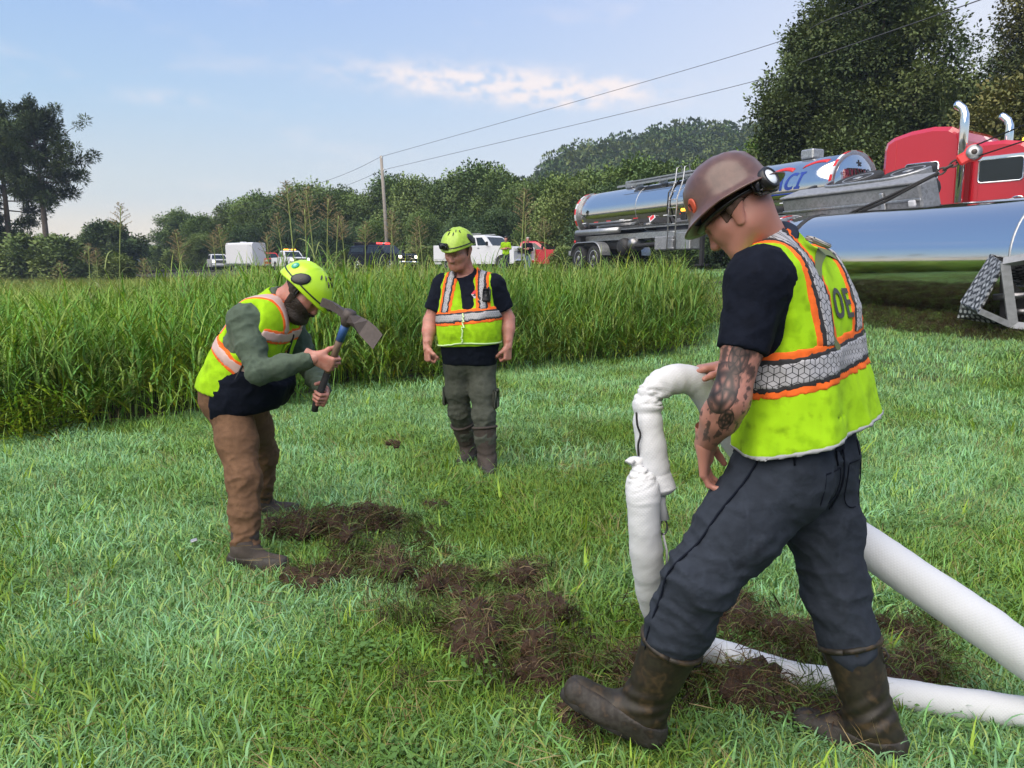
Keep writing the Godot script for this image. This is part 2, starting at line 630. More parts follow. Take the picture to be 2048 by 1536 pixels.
func build_terrain():
	var g := StandardMaterial3D.new()
	g.albedo_color = Color.WHITE
	g.albedo_texture = noise_tex(31, 0.02, [lin(0.022, 0.030, 0.010), lin(0.040, 0.052, 0.016), lin(0.034, 0.026, 0.015), lin(0.045, 0.065, 0.02)], 512, 5)
	g.uv1_triplanar = true
	g.uv1_world_triplanar = true
	g.uv1_scale = Vector3.ONE * 0.4
	g.roughness = 0.95
	var m := sheet(steps([-640, 95, -450, 70, -150, 20, -50, 4, -18, 0.9, 18, 3, 60, 20, 160, 70, 510, 65, 640]), steps([-680, 80, -600, 80, -200, 20, -100, 5, -40, 0.9, 4, 8, 60, 60, 300]), ground_h)
	structure(put("ground", m, g)).set_meta("label", "grassy ground of the meadow and the roadside bank")
	var v := []                                          # the road: a sheet with its own thickness on the bank
	var c := Curve2D.new()
	for p in road_pts: c.add_point(p)
	var rings := []
	var L := c.get_baked_length()
	for k in 80:
		var s := L * k / 79.0
		var p := c.sample_baked(s)
		var t := (c.sample_baked(minf(s + 1.0, L)) - c.sample_baked(maxf(s - 1.0, 0.0))).normalized()
		var nn := Vector2(-t.y, t.x)
		var R := PackedVector3Array()
		for w in [[-2.9, -0.1], [-2.9, 0.02], [2.9, 0.02], [2.9, -0.1]]:
			var q: Vector2 = p + nn * w[0]
			R.append(Vector3(q.x, 1.47 + w[1], -q.y))
		rings.append(R)
	structure(put("road", MB.new(false).loft(rings).done(), M.asphalt))
	var hill_at := func(x: float, z: float) -> float:
		var d := -z
		var u := x / d
		var top := 14.0 * smoothstep(-0.10, -0.01, u) + 19.0 * smoothstep(-0.02, 0.09, u) + 6.0 * smoothstep(0.08, 0.22, u) + 5.0 * smoothstep(0.2, 0.45, u)
		return -2.0 + (top + 2.0) * smoothstep(150.0, 285.0, d) * (1.0 + 0.05 * nz.get_noise_2d(x * 0.02, z * 0.02))
	var hg := flat(0.035, 0.05, 0.02, 0.95)
	structure(put("hill", sheet(steps([-60, 8, 320]), steps([-420, 8, -140]), hill_at), hg))
	var ridge_at := func(x: float, z: float) -> float:
		return -3.0 + 14.0 * exp(-pow((z + 520.0) / 70.0, 2.0)) * (0.8 + 0.5 * nz.get_noise_2d(x * 0.01, 1.0)) * smoothstep(-40.0, -190.0, x)
	structure(put("distant_ridge", sheet(steps([-620, 20, 0]), steps([-660, 20, -380]), ridge_at), hg))
	# woods on the hill and the ridge
	var crown := leaf_ball(5.2, 620, 0.9, 3)
	var xf := []
	var tint := []
	var r := RandomNumberGenerator.new()
	r.seed = 41
	for k in 2600:
		var d := r.randf_range(158.0, 330.0)
		var u := r.randf_range(-0.07, 0.75)
		var x := u * d
		if u < -0.0 and d < 200: continue
		var s := r.randf_range(0.65, 1.2)
		xf.append(Transform3D(Basis.from_euler(Vector3(0, r.randf() * TAU, 0)).scaled(Vector3(s, s * r.randf_range(1.0, 1.5), s)), Vector3(x, hill_at.call(x, -d) + 4.0 * s, -d)))
		var w := r.randf()
		tint.append(Color(0.075, 0.125, 0.045).lerp(Color(0.15, 0.185, 0.06), w * w))
	var hw := scatter("hill_forest", crown, M.leaf, null, xf, tint)
	tag(hw, "wooded hillside rising behind the tankers under the power lines", "forest")
	xf = []
	tint = []
	for k in 900:
		var z := r.randf_range(-620.0, -450.0)
		var x := r.randf_range(-520.0, -60.0)
		var s := r.randf_range(0.7, 1.25)
		xf.append(Transform3D(Basis.from_euler(Vector3(0, r.randf() * TAU, 0)).scaled(Vector3(s, s, s)), Vector3(x, ridge_at.call(x, z) + 4.0 * s, z)))
		tint.append(Color(0.04, 0.06, 0.03))
	tag(scatter("ridge_forest", crown, M.leaf, null, xf, tint), "far hazy wooded ridge between the round tree and the tree line", "forest")

# ---------------------------------------------------------------- trees
func leaf_mesh(place: Array, size: float, sd: int, longish := 1.5) -> ArrayMesh:      # one rhombic, folded leaf at each [point, direction]
	var r := RandomNumberGenerator.new()
	r.seed = sd
	var v := PackedVector3Array()
	var n := PackedVector3Array()
	var col := PackedColorArray()
	for p in place:
		var d: Vector3 = (p[1] + Vector3(r.randf() - 0.5, r.randf() - 0.6, r.randf() - 0.5) * 1.3).normalized()
		var s := d.cross(Vector3(r.randf() - 0.5, r.randf() + 0.3, r.randf() - 0.5)).normalized()
		var up := s.cross(d)
		var l := size * r.randf_range(0.7, 1.25)
		var a: Vector3 = p[0]
		var b := a + d * l * 0.45 + s * l * 0.5 / longish + up * l * 0.08
		var c := a + d * l
		var e := a + d * l * 0.45 - s * l * 0.5 / longish + up * l * 0.08
		var t := r.randf_range(0.85, 1.12)
		var cc := Color(t * r.randf_range(0.9, 1.15), t, t * 0.95)
		var nn: Vector3 = (up + p[1] * 0.8).normalized()
		var facing := nn.dot(d.cross(s)) >= 0.0               # the winding agrees with the normal
		for q in ([a, b, c, a, c, e] if facing else [a, c, b, a, e, c]):
			v.append(q)
			n.append(nn)
			col.append(cc)
	var arr := []
	arr.resize(Mesh.ARRAY_MAX)
	arr[Mesh.ARRAY_VERTEX] = v
	arr[Mesh.ARRAY_NORMAL] = n
	arr[Mesh.ARRAY_COLOR] = col
	var am := ArrayMesh.new()
	am.add_surface_from_arrays(Mesh.PRIMITIVE_TRIANGLES, arr)
	return am

func leaf_ball(rad: float, count: int, size: float, sd: int) -> ArrayMesh:             # a lobed crown of leaf clumps, hollow inside
	var r := RandomNumberGenerator.new()
	r.seed = sd
	var lobes := []
	for i in 9:
		lobes.append([Vector3(r.randf() - 0.5, r.randf() * 0.9 - 0.35, r.randf() - 0.5) * rad * 1.25, rad * r.randf_range(0.35, 0.55)])
	var pl := []
	for i in count:
		var lb = lobes[i % 9]
		var d := Vector3(r.randfn(), r.randfn() + 0.2, r.randfn()).normalized()
		pl.append([lb[0] + d * lb[1] * r.randf_range(0.8, 1.05), d])
	return leaf_mesh(pl, size, sd + 1, 1.2)

func spray(rad: float, leaves: int, size: float, sd: int, longish := 1.6) -> ArrayMesh:
	var r := RandomNumberGenerator.new()
	r.seed = sd
	var pl := []
	for i in leaves:
		var d := Vector3(r.randfn(), r.randfn() * 0.6, r.randfn()).normalized()
		pl.append([d * rad * sqrt(r.randf()), (d + Vector3(0, 0.25, 0)).normalized()])
	return leaf_mesh(pl, size, sd + 1, longish)

# envelope(t, angle) gives the crown's radius at relative height t
func broadleaf(called: String, label: String, group: String, pos: Vector3, h: float, w: float, low: float, lobes: int, per: int, sp: Mesh, tone: Color, tone2: Color, sd: int, lobe_r := 0.16) -> Node3D:
	var t := thing(called, label, "tree", pos, 0.0, group)
	var r := RandomNumberGenerator.new()
	r.seed = sd
	var bark := MB.new()
	var tr := h * 0.018 + 0.05
	var lean := Vector3(r.randfn() * 0.03, 1, r.randfn() * 0.03) * h
	bark.tube([Vector3(0, -0.3, 0), lean * 0.25, lean * 0.5 + Vector3(r.randfn(), 0, r.randfn()) * h * 0.01, lean * 0.8], [tr * 1.35, tr, tr * 0.7, tr * 0.25], 7)
	var xf := []
	var tint := []
	for i in lobes:
		var f := (i + r.randf()) / lobes
		var ty := low + (0.97 - low) * f
		var prof := pow(sin(PI * clampf(0.12 + 0.85 * (ty - low) / (1.0 - low), 0.0, 1.0)), 0.75)
		var a := i * 2.4 + r.randf() * 1.2
		var rr := w * 0.5 * prof * r.randf_range(0.35, 0.95)
		var c := Vector3(cos(a) * rr, ty * h, sin(a) * rr)
		var lr := h * lobe_r * r.randf_range(0.45, 1.45)
		c.y = minf(c.y, h - lr * 0.7)
		var root := lean * clampf(ty - 0.18, 0.12, 0.75)
		if i % 2 == 0:
			bark.tube([root, root.lerp(c, 0.5) + Vector3(0, -0.03 * h, 0), c], [tr * 0.4, tr * 0.25, tr * 0.08], 5)
		var shade := r.randf_range(0.8, 1.15)
		var wm := r.randf()
		for k in per:
			var d := Vector3(r.randfn(), r.randfn() * 0.8 + 0.15, r.randfn()).normalized()
			var p := c + d * lr * pow(r.randf(), 0.45) * Vector3(1.15, 0.8, 1.15)
			xf.append(Transform3D(Basis.from_euler(Vector3(r.randf_range(-0.6, 0.6), r.randf() * TAU, r.randf_range(-0.6, 0.6))).scaled(Vector3.ONE * r.randf_range(0.75, 1.3)), p))
			var cc := tone.lerp(tone2, clampf(wm * 0.6 + r.randf() * 0.4, 0, 1)) * (2.2 * shade * r.randf_range(0.85, 1.15))
			cc.a = 1.0
			tint.append(cc)
	put("trunk", bark.done(), M.bark, t)
	scatter("crown", sp, M.leaf, t, xf, tint)
	return t

func pine(called: String, label: String, pos: Vector3, h: float, bare: float, reach: float, sp: Mesh, sd: int, right_bias := 0.0) -> Node3D:
	var t := thing(called, label, "pine tree", pos, 0.0, "tall pines at the field edge")
	var r := RandomNumberGenerator.new()
	r.seed = sd
	var bark := MB.new()
	var lean := Vector3(-0.03, 1, 0.02)
	bark.tube([Vector3(0, -0.4, 0), lean * h * 0.3, lean * h * 0.62 + Vector3(0.15, 0, 0), lean * h * 0.99], [0.36, 0.29, 0.2, 0.03], 8)
	bark.tube([lean * h * bare * 0.95, lean * h * bare * 0.95 + Vector3(1.2, 0.9, 0.1), lean * h * bare * 0.95 + Vector3(1.7, 1.5, 0.2)], [0.07, 0.045, 0.01], 5)
	var xf := []
	var tint := []
	for i in 30:
		var f := bare + (1.0 - bare) * pow((i + r.randf()) / 30.0, 0.85)
		var a := i * 2.4 + r.randf()
		var len := reach * (0.35 + 0.65 * pow(sin(PI * clampf((f - bare) / (1.0 - bare) * 0.8 + 0.22, 0, 1)), 0.8)) * r.randf_range(0.55, 1.1)
		len *= 1.0 + right_bias * cos(a)
		var p0 := lean * h * f
		var rise := lerpf(0.02, 0.75, pow((f - bare) / (1.0 - bare), 1.5))
		var dir := Vector3(cos(a), rise, sin(a))
		var p1 := p0 + dir * len * 0.55 + Vector3(0, -0.12 * len * 0.4, 0)
		var p2 := p0 + dir * len + Vector3(0, 0.05 * len, 0)
		bark.tube([p0, p1, p2], [0.085, 0.05, 0.015], 5)
		for k in 10:
			var q: Vector3 = p0.lerp(p1, 1.0) if k == 0 else p1.lerp(p2, r.randf_range(-0.35, 1.08))
			q += Vector3(r.randfn(), r.randfn() * 0.3 + 0.12, r.randfn()) * 0.11 * len
			xf.append(Transform3D(Basis.from_euler(Vector3(r.randf_range(-0.5, 0.5), r.randf() * TAU, r.randf_range(-0.5, 0.5))).scaled(Vector3.ONE * r.randf_range(0.7, 1.25)), q))
			tint.append(Color(0.045, 0.07, 0.032).lerp(Color(0.085, 0.115, 0.045), r.randf()))
	put("trunk", bark.done(), M.bark, t)
	scatter("crown", sp, M.leaf, t, xf, tint)
	return t

func build_trees():
	var fine := spray(0.62, 80, 0.15, 51)
	var mid := spray(1.0, 80, 0.25, 53)
	var needles := spray(0.62, 90, 0.40, 57, 3.6)
	var ordinal := ["first", "second", "third", "fourth", "fifth", "sixth", "seventh", "eighth", "ninth", "tenth", "eleventh", "twelfth", "thirteenth", "fourteenth", "fifteenth", "sixteenth", "seventeenth", "eighteenth", "nineteenth", "twentieth"]
	# the big dark trees behind the red truck: [x/depth, depth, height, width]
	var big := [
		["large dark tree behind the upright tanker's front end", 0.392, 37.0, 11.2, 6.6, 0.08],
		["tallest dark broadleaf tree, behind the red truck's sleeper", 0.458, 36.0, 20.0, 4.6, 0.06],
		["dark tree filling the gap behind the red truck's exhaust stacks", 0.565, 43.0, 9.6, 8.5, 0.05],
		["tall leaning tree rising above the red cab", 0.725, 36.0, 19.0, 7.6, 0.12],
		["bushy olive-green tree right behind the red cab's roof", 0.665, 31.0, 7.3, 6.5, 0.03],
		["dark tree low between the two tallest trees behind the truck", 0.43, 41.0, 12.0, 7.0, 0.05],
		["shaded tree at the back of the dark grove behind the sleeper", 0.52, 48.0, 10.5, 10.0, 0.05],
		["dark tree at the grove's far end beyond the red cab", 0.80, 40.0, 16.0, 10.0, 0.05]]
	var sd := 100
	for b in big:
		var dk := Color(0.030, 0.048, 0.024)
		var lt := Color(0.070, 0.085, 0.034)
		if "olive" in b[0] or "leaning" in b[0]:
			lt = Color(0.095, 0.088, 0.034)
		broadleaf("grove_tree", b[0], "trees of the dark grove", Vector3(b[1] * b[2], ground_h(b[1] * b[2], -b[2]) - 0.1, -b[2]), b[3], b[4], b[5], 44, 50, fine, dk, lt, sd, 0.10 if b[3] < 15.0 else 0.075)
		sd += 1
	broadleaf("bright_sapling", "lighter green young tree at the grove's left edge beside the hill", "", Vector3(0.335 * 41, 1.6, -41), 6.4, 4.2, 0.05, 26, 50, fine, Color(0.05, 0.09, 0.025), Color(0.09, 0.13, 0.035), 131, 0.13)
	# roadside tree line behind the parked vehicles
	var proto := []
	for k in 5:
		var tones: Array = [[Color(0.032, 0.055, 0.022), Color(0.06, 0.085, 0.03)], [Color(0.045, 0.078, 0.026), Color(0.085, 0.115, 0.038)], [Color(0.026, 0.045, 0.024), Color(0.045, 0.07, 0.032)], [Color(0.055, 0.085, 0.03), Color(0.10, 0.125, 0.045)], [Color(0.036, 0.062, 0.026), Color(0.07, 0.095, 0.034)]][k]
		proto.append(broadleaf("roadside_tree", "", "trees of the roadside tree line", Vector3(0, 0, 0), 10.0, [8.5, 7.0, 9.5, 6.5, 8.0][k], 0.06, 24, 26, mid, tones[0], tones[1], 140 + k, 0.17))
	# [pixel column of the photograph, height of its top above eye level as a share of depth, depth]
	var row := [[372, 0.072, 112], [418, 0.066, 104], [405, 0.045, 96], [482, 0.082, 104], [520, 0.092, 100], [560, 0.088, 98], [505, 0.055, 92], [600, 0.094, 96], [640, 0.105, 95], [585, 0.06, 88],
		[690, 0.098, 94], [735, 0.092, 92], [665, 0.062, 84], [790, 0.112, 92], [835, 0.114, 88], [880, 0.102, 86], [760, 0.06, 78], [850, 0.07, 76], [930, 0.116, 84], [968, 0.126, 82], [1008, 0.118, 78], [925, 0.065, 70], [1000, 0.075, 66],
		[1055, 0.105, 74], [1100, 0.112, 66], [1062, 0.06, 60], [1140, 0.095, 62], [1128, 0.115, 58], [1190, 0.118, 60], [1215, 0.105, 54], [1262, 0.132, 56], [1310, 0.125, 52], [1345, 0.128, 58], [1395, 0.128, 50], [1440, 0.13, 52], [1490, 0.135, 48]]
	row.sort_custom(func(a, b): return a[0] < b[0])
	var left := row.filter(func(a): return a[0] < 775)
	var right := row.filter(func(a): return a[0] >= 775)
	var used := [false, false, false, false, false]
	var r := RandomNumberGenerator.new()
	r.seed = 77
	for i in row.size():
		var a = row[i]
		var d: float = a[2]
		var x: float = (a[0] - 1024) / 1540.0 * d
		var gy := ground_h(x, -d) - 0.2
		var h: float = 1.5 + a[1] * d - gy
		var k := (i * 3 + i / 5) % 5
		var lab := ""
		if a[0] < 775: lab = "broadleaf tree in the roadside tree line, %s to the left of the utility pole" % ordinal[left.size() - 1 - left.find(a)]
		else: lab = "broadleaf tree in the roadside tree line, %s to the right of the utility pole" % ordinal[right.find(a)] if right.find(a) < 20 else "roadside tree beyond the tanker's tail, %s from it towards the hill" % ordinal[right.find(a) - 20]
		var o: Node3D
		if not used[k]:
			o = proto[k]
			used[k] = true
		else:
			o = again(proto[k], "roadside_tree", lab, Vector3.ZERO)
		o.set_meta("label", lab)
		o.position = Vector3(x, gy, -d)
		o.rotation.y = r.randf() * TAU
		o.scale = Vector3(h / 10.0 * r.randf_range(0.85, 1.1), h / 10.0, h / 10.0 * r.randf_range(0.85, 1.1))
	# undergrowth along the tree line's foot and under the pines
	var bush0: Node3D = null
	var bs := [[20, 0.045, 84, "broad dark bush under the leftmost pines"], [70, 0.037, 80, "dark bush at the foot of the two pines"], [128, 0.036, 79, "low dark bush to the right of the single pine trunk"], [238, 0.015, 70, "brownish small bush in front of the round tree"], [320, 0.026, 120, "bluish bushes beside the small distant pole"], [355, 0.022, 100, "low bush beside the distant white car"],
		[1095, 0.032, 56, "tangled bush behind the red pickup's hood"], [1130, 0.025, 48, "weedy bush between the red pickup and the tanker's tail"], [1040, 0.03, 62, "bush behind the man in the navy jacket"], [700, 0.022, 74, "low bush behind the black pickup's tailgate"], [850, 0.026, 68, "low bush to the right of the utility pole's foot"], [400, 0.02, 98, "low dark bush behind the leftmost white vehicle"]]
	for b in bs:
		var d: float = b[2]
		var x: float = (b[0] - 1024) / 1540.0 * d
		var gy := ground_h(x, -d) - 0.3
		var h: float = 1.5 + b[1] * d - gy
		if bush0 == null:
			bush0 = broadleaf("roadside_bush", b[3], "bushes along the field's far edge", Vector3.ZERO, 4.0, 6.0, 0.0, 16, 30, spray(0.7, 36, 0.3, 61), Color(0.045, 0.07, 0.026), Color(0.09, 0.11, 0.04), 161, 0.24)
			bush0.set_meta("category", "bush")
			bush0.position = Vector3(x, gy, -d)
			bush0.scale = Vector3.ONE * h / 4.0
		else:
			again(bush0, "roadside_bush", b[3], Vector3(x, gy, -d), r.randf() * TAU, Vector3(h / 4.0 * 1.2, h / 4.0, h / 4.0))
	broadleaf("round_tree", "lone round dark tree at the far edge of the field", "", Vector3((232 - 1024) / 1540.0 * 100, -0.2, -100), 7.4, 8.4, 0.02, 34, 36, spray(0.75, 40, 0.3, 63), Color(0.03, 0.052, 0.022), Color(0.065, 0.09, 0.034), 171, 0.17)
	pine("pine", "tall pine with a long bare trunk, farthest right of the pines", Vector3((112 - 1024) / 1540.0 * 80, -0.1, -80), 16.6, 0.50, 4.4, needles, 181, 0.25)
	pine("pine", "tall pine with a twin crown, middle of the pines", Vector3((40 - 1024) / 1540.0 * 83, -0.1, -83), 17.4, 0.36, 4.2, needles, 182)
	pine("pine", "pine cut by the picture's edge beside the twin-crowned pine", Vector3((-30 - 1024) / 1540.0 * 82, -0.1, -82), 16.8, 0.2, 4.8, needles, 183)
	# trees behind the photographer, seen in the polish of the overturned tanker
	for k in 6:
		var q := again(proto[k % 3], "roadside_tree", "tree mirrored in the overturned tanker's side, %s along the mirrored row" % ordinal[k], Vector3(-30.0 + 11.0 * k, 0, 26.0 + 5.0 * sin(k * 2.0)), k * 1.3, Vector3.ONE * (0.85 + 0.12 * sin(k * 3.0)))
	# poles and wires
	var pole := thing("utility_pole", "tall grey wooden utility pole behind the black pickup", "utility pole", Vector3((780 - 1024) / 1540.0 * 68, 1.4, -68))
	put("pole_shaft", MB.new().tube([Vector3(0, -0.5, 0), Vector3(-0.2, 5, 0), Vector3(-0.42, 9.75, 0)], [0.17, 0.15, 0.12], 10).done(), M.pole, pole)
	for y in [9.6, 8.6]:
		put("insulator", MB.new().lathe(at(Vector3(-0.36 if y > 9 else -0.22, y, 0.1)), [Vector2(0.02, -0.1), Vector2(0.06, -0.05), Vector2(0.035, 0.0), Vector2(0.06, 0.05), Vector2(0.02, 0.1)], 8).done(), M.lamp_off, pole)
	var pole2 := thing("utility_pole", "thin small utility pole beyond the distant white car", "utility pole", Vector3((349 - 1024) / 1540.0 * 150, 0.6, -150))
	put("pole_shaft", MB.new().tube([Vector3(0, -0.5, 0), Vector3(-0.3, 9.0, 0)], [0.2, 0.15], 8).done(), M.pole, pole2)
	var top := pole.position + Vector3(-0.36, 9.7, 0)
	var lowp := pole.position + Vector3(-0.22, 8.6, 0)
	var wires := [["upper power line running from the pole to the upper right", [top, Vector3(11.311, 12.796, -44), Vector3(12.093, 10.943, -31), Vector3(11.718, 9.439, -22)], 0.8], ["lower power line running from the pole in front of the grove", [lowp, Vector3(11.372, 11.235, -44), Vector3(12.112, 9.992, -33), Vector3(12.232, 8.824, -24), Vector3(11.132, 7.538, -17)], 0.7],
		["upper power line running from the pole down to the left trees", [top, Vector3(-19, 9.6, -76), Vector3(-44, 8.6, -108)], 0.5], ["lower power line running from the pole into the left trees", [lowp, Vector3(-19, 8.6, -76), Vector3(-44, 7.6, -108)], 0.5]]
	for w in wires:
		tag(put(numbered("power_line"), MB.new().tube(spline(w[1], 10), 0.016, 5).done(), M.wire), w[0], "power line")

# ---------------------------------------------------------------- grass
func blades(n: int, rad: float, sd: int, hmin: float, hmax: float, wmin: float, wmax: float, bend: float, segs: int, cols: Array, tuft := 0.0) -> ArrayMesh:
	var r := RandomNumberGenerator.new()
	r.seed = sd
	var v := PackedVector3Array()
	var nn := PackedVector3Array()
	var cc := PackedColorArray()
	var ix := PackedInt32Array()
	for i in n:
		var a := r.randf() * TAU
		var q := sqrt(r.randf()) * rad
		var p := Vector3(cos(a) * q, -0.01, sin(a) * q)
		var yaw := r.randf() * TAU if tuft == 0.0 else a + r.randfn() * tuft
		var dir := Vector3(cos(yaw), 0, sin(yaw))
		var side := Vector3(-dir.z, 0, dir.x)
		var len := r.randf_range(hmin, hmax)
		var wd := r.randf_range(wmin, wmax) * 0.5
		var lean := absf(r.randfn()) * 0.28 + 0.05
		var bd := bend * r.randf_range(0.3, 1.3)
		var twist := r.randfn() * 0.5
		var c: Color = cols[r.randi() % cols.size()]
		var g := r.randf_range(0.8, 1.2)
		c = Color(c.r * g, c.g * g, c.b * g)
		var b0 := v.size()
		for k in segs + 1:
			var t := float(k) / segs
			var ang := lean + bd * t * t
			var d := dir * sin(ang) + Vector3.UP * cos(ang)
			var s := side.rotated(d, twist * t)
			var w := wd * (1.0 - pow(t, 2.2)) * (0.65 + 0.35 * minf(1.0, t * 4.0))
			var nrm := s.cross(d)
			if nrm.y < 0: nrm = -nrm
			nrm = (nrm + Vector3(0, 0.4, 0)).normalized()
			v.append(p - s * w)
			v.append(p + s * w)
			nn.append(nrm)
			nn.append(nrm)
			cc.append(c)
			cc.append(c)
			if k < segs:
				var e := b0 + k * 2
				if nrm.dot(d.cross(s)) >= 0.0: ix.append_array([e, e + 1, e + 3, e, e + 3, e + 2])
				else: ix.append_array([e, e + 3, e + 1, e, e + 2, e + 3])
			p += d * len / segs
	var arr := []
	arr.resize(Mesh.ARRAY_MAX)
	arr[Mesh.ARRAY_VERTEX] = v
	arr[Mesh.ARRAY_NORMAL] = nn
	arr[Mesh.ARRAY_COLOR] = cc
	arr[Mesh.ARRAY_INDEX] = ix
	var am := ArrayMesh.new()
	am.add_surface_from_arrays(Mesh.PRIMITIVE_TRIANGLES, arr)
	return am

func reed_patch(n: int, rad: float, sd: int, h: float, cols: Array, leaves := 5) -> ArrayMesh:      # upright stems, each with long arching leaves
	var r := RandomNumberGenerator.new()
	r.seed = sd
	var v := PackedVector3Array()
	var nn := PackedVector3Array()
	var cc := PackedColorArray()
	var ix := PackedInt32Array()
	for i in n:
		var a := r.randf() * TAU
		var q := sqrt(r.randf()) * rad
		var base := Vector3(cos(a) * q, -0.03, sin(a) * q)
		var hh := h * r.randf_range(0.6, 1.05)
		var tilt := Vector3(r.randfn() * 0.09, 1, r.randfn() * 0.09)
		var c0: Color = cols[r.randi() % cols.size()]
		for l in leaves + 1:
			var f := (l + r.randf()) / (leaves + 1.0)
			var yaw := r.randf() * TAU
			var dir := Vector3(cos(yaw), 0, sin(yaw))
			var side := Vector3(-dir.z, 0, dir.x)
			var p := base
			var len := hh * 0.97
			var wd := 0.004
			var lean := 0.0
			var bd := 0.15
			var segs := 3
			if l > 0:
				p = base + tilt * hh * (0.12 + 0.84 * pow(f, 0.8))
				len = r.randf_range(0.30, 0.75) * h * 0.8
				wd = r.randf_range(0.005, 0.0125)
				lean = r.randf_range(0.2, 0.8)
				bd = r.randf_range(0.9, 2.6)
				segs = 5
			var c := c0 if r.randf() > 0.07 else Color(1.5, 1.02, 0.55)
			if l > 0 and f < 0.3 and r.randf() < 0.4: c = Color(1.35, 0.95, 0.5)
			var g := r.randf_range(0.75, 1.2)
			c = Color(c.r * g, c.g * g, c.b * g)
			var b0 := v.size()
			for k in segs + 1:
				var t := float(k) / segs
				var ang := lean + bd * pow(t, 1.6)
				var d := (dir * sin(ang) + Vector3.UP * cos(ang)) if l > 0 else tilt.normalized()
				var w := wd * ((1.0 - pow(t, 2.0)) if l > 0 else 1.0 - 0.6 * t)
				var nrm := side.cross(d)
				if nrm.y < 0: nrm = -nrm
				nrm = (nrm + Vector3(0, 1.3, 0)).normalized()
				v.append(p - side * w)
				v.append(p + side * w)
				nn.append(nrm)
				nn.append(nrm)
				cc.append(c)
				cc.append(c)
				if k < segs:
					var e := b0 + k * 2
					ix.append_array([e, e + 1, e + 3, e, e + 3, e + 2])
				p += d * len / segs
	var arr := []
	arr.resize(Mesh.ARRAY_MAX)
	arr[Mesh.ARRAY_VERTEX] = v
	arr[Mesh.ARRAY_NORMAL] = nn
	arr[Mesh.ARRAY_COLOR] = cc
	arr[Mesh.ARRAY_INDEX] = ix
	var am := ArrayMesh.new()
	am.add_surface_from_arrays(Mesh.PRIMITIVE_TRIANGLES, arr)
	return am

var dirt := []                                          # [x, z, radius] of bare earth where the sod was dug up

func dirt_at(x: float, z: float) -> float:
	var s := 0.0
	for q in dirt:
		var e: float = Vector2(x - q[0], z - q[1]).length() / q[2]
		if e < 1.6: s = maxf(s, 1.0 - smoothstep(0.55, 1.5, e))
	return s

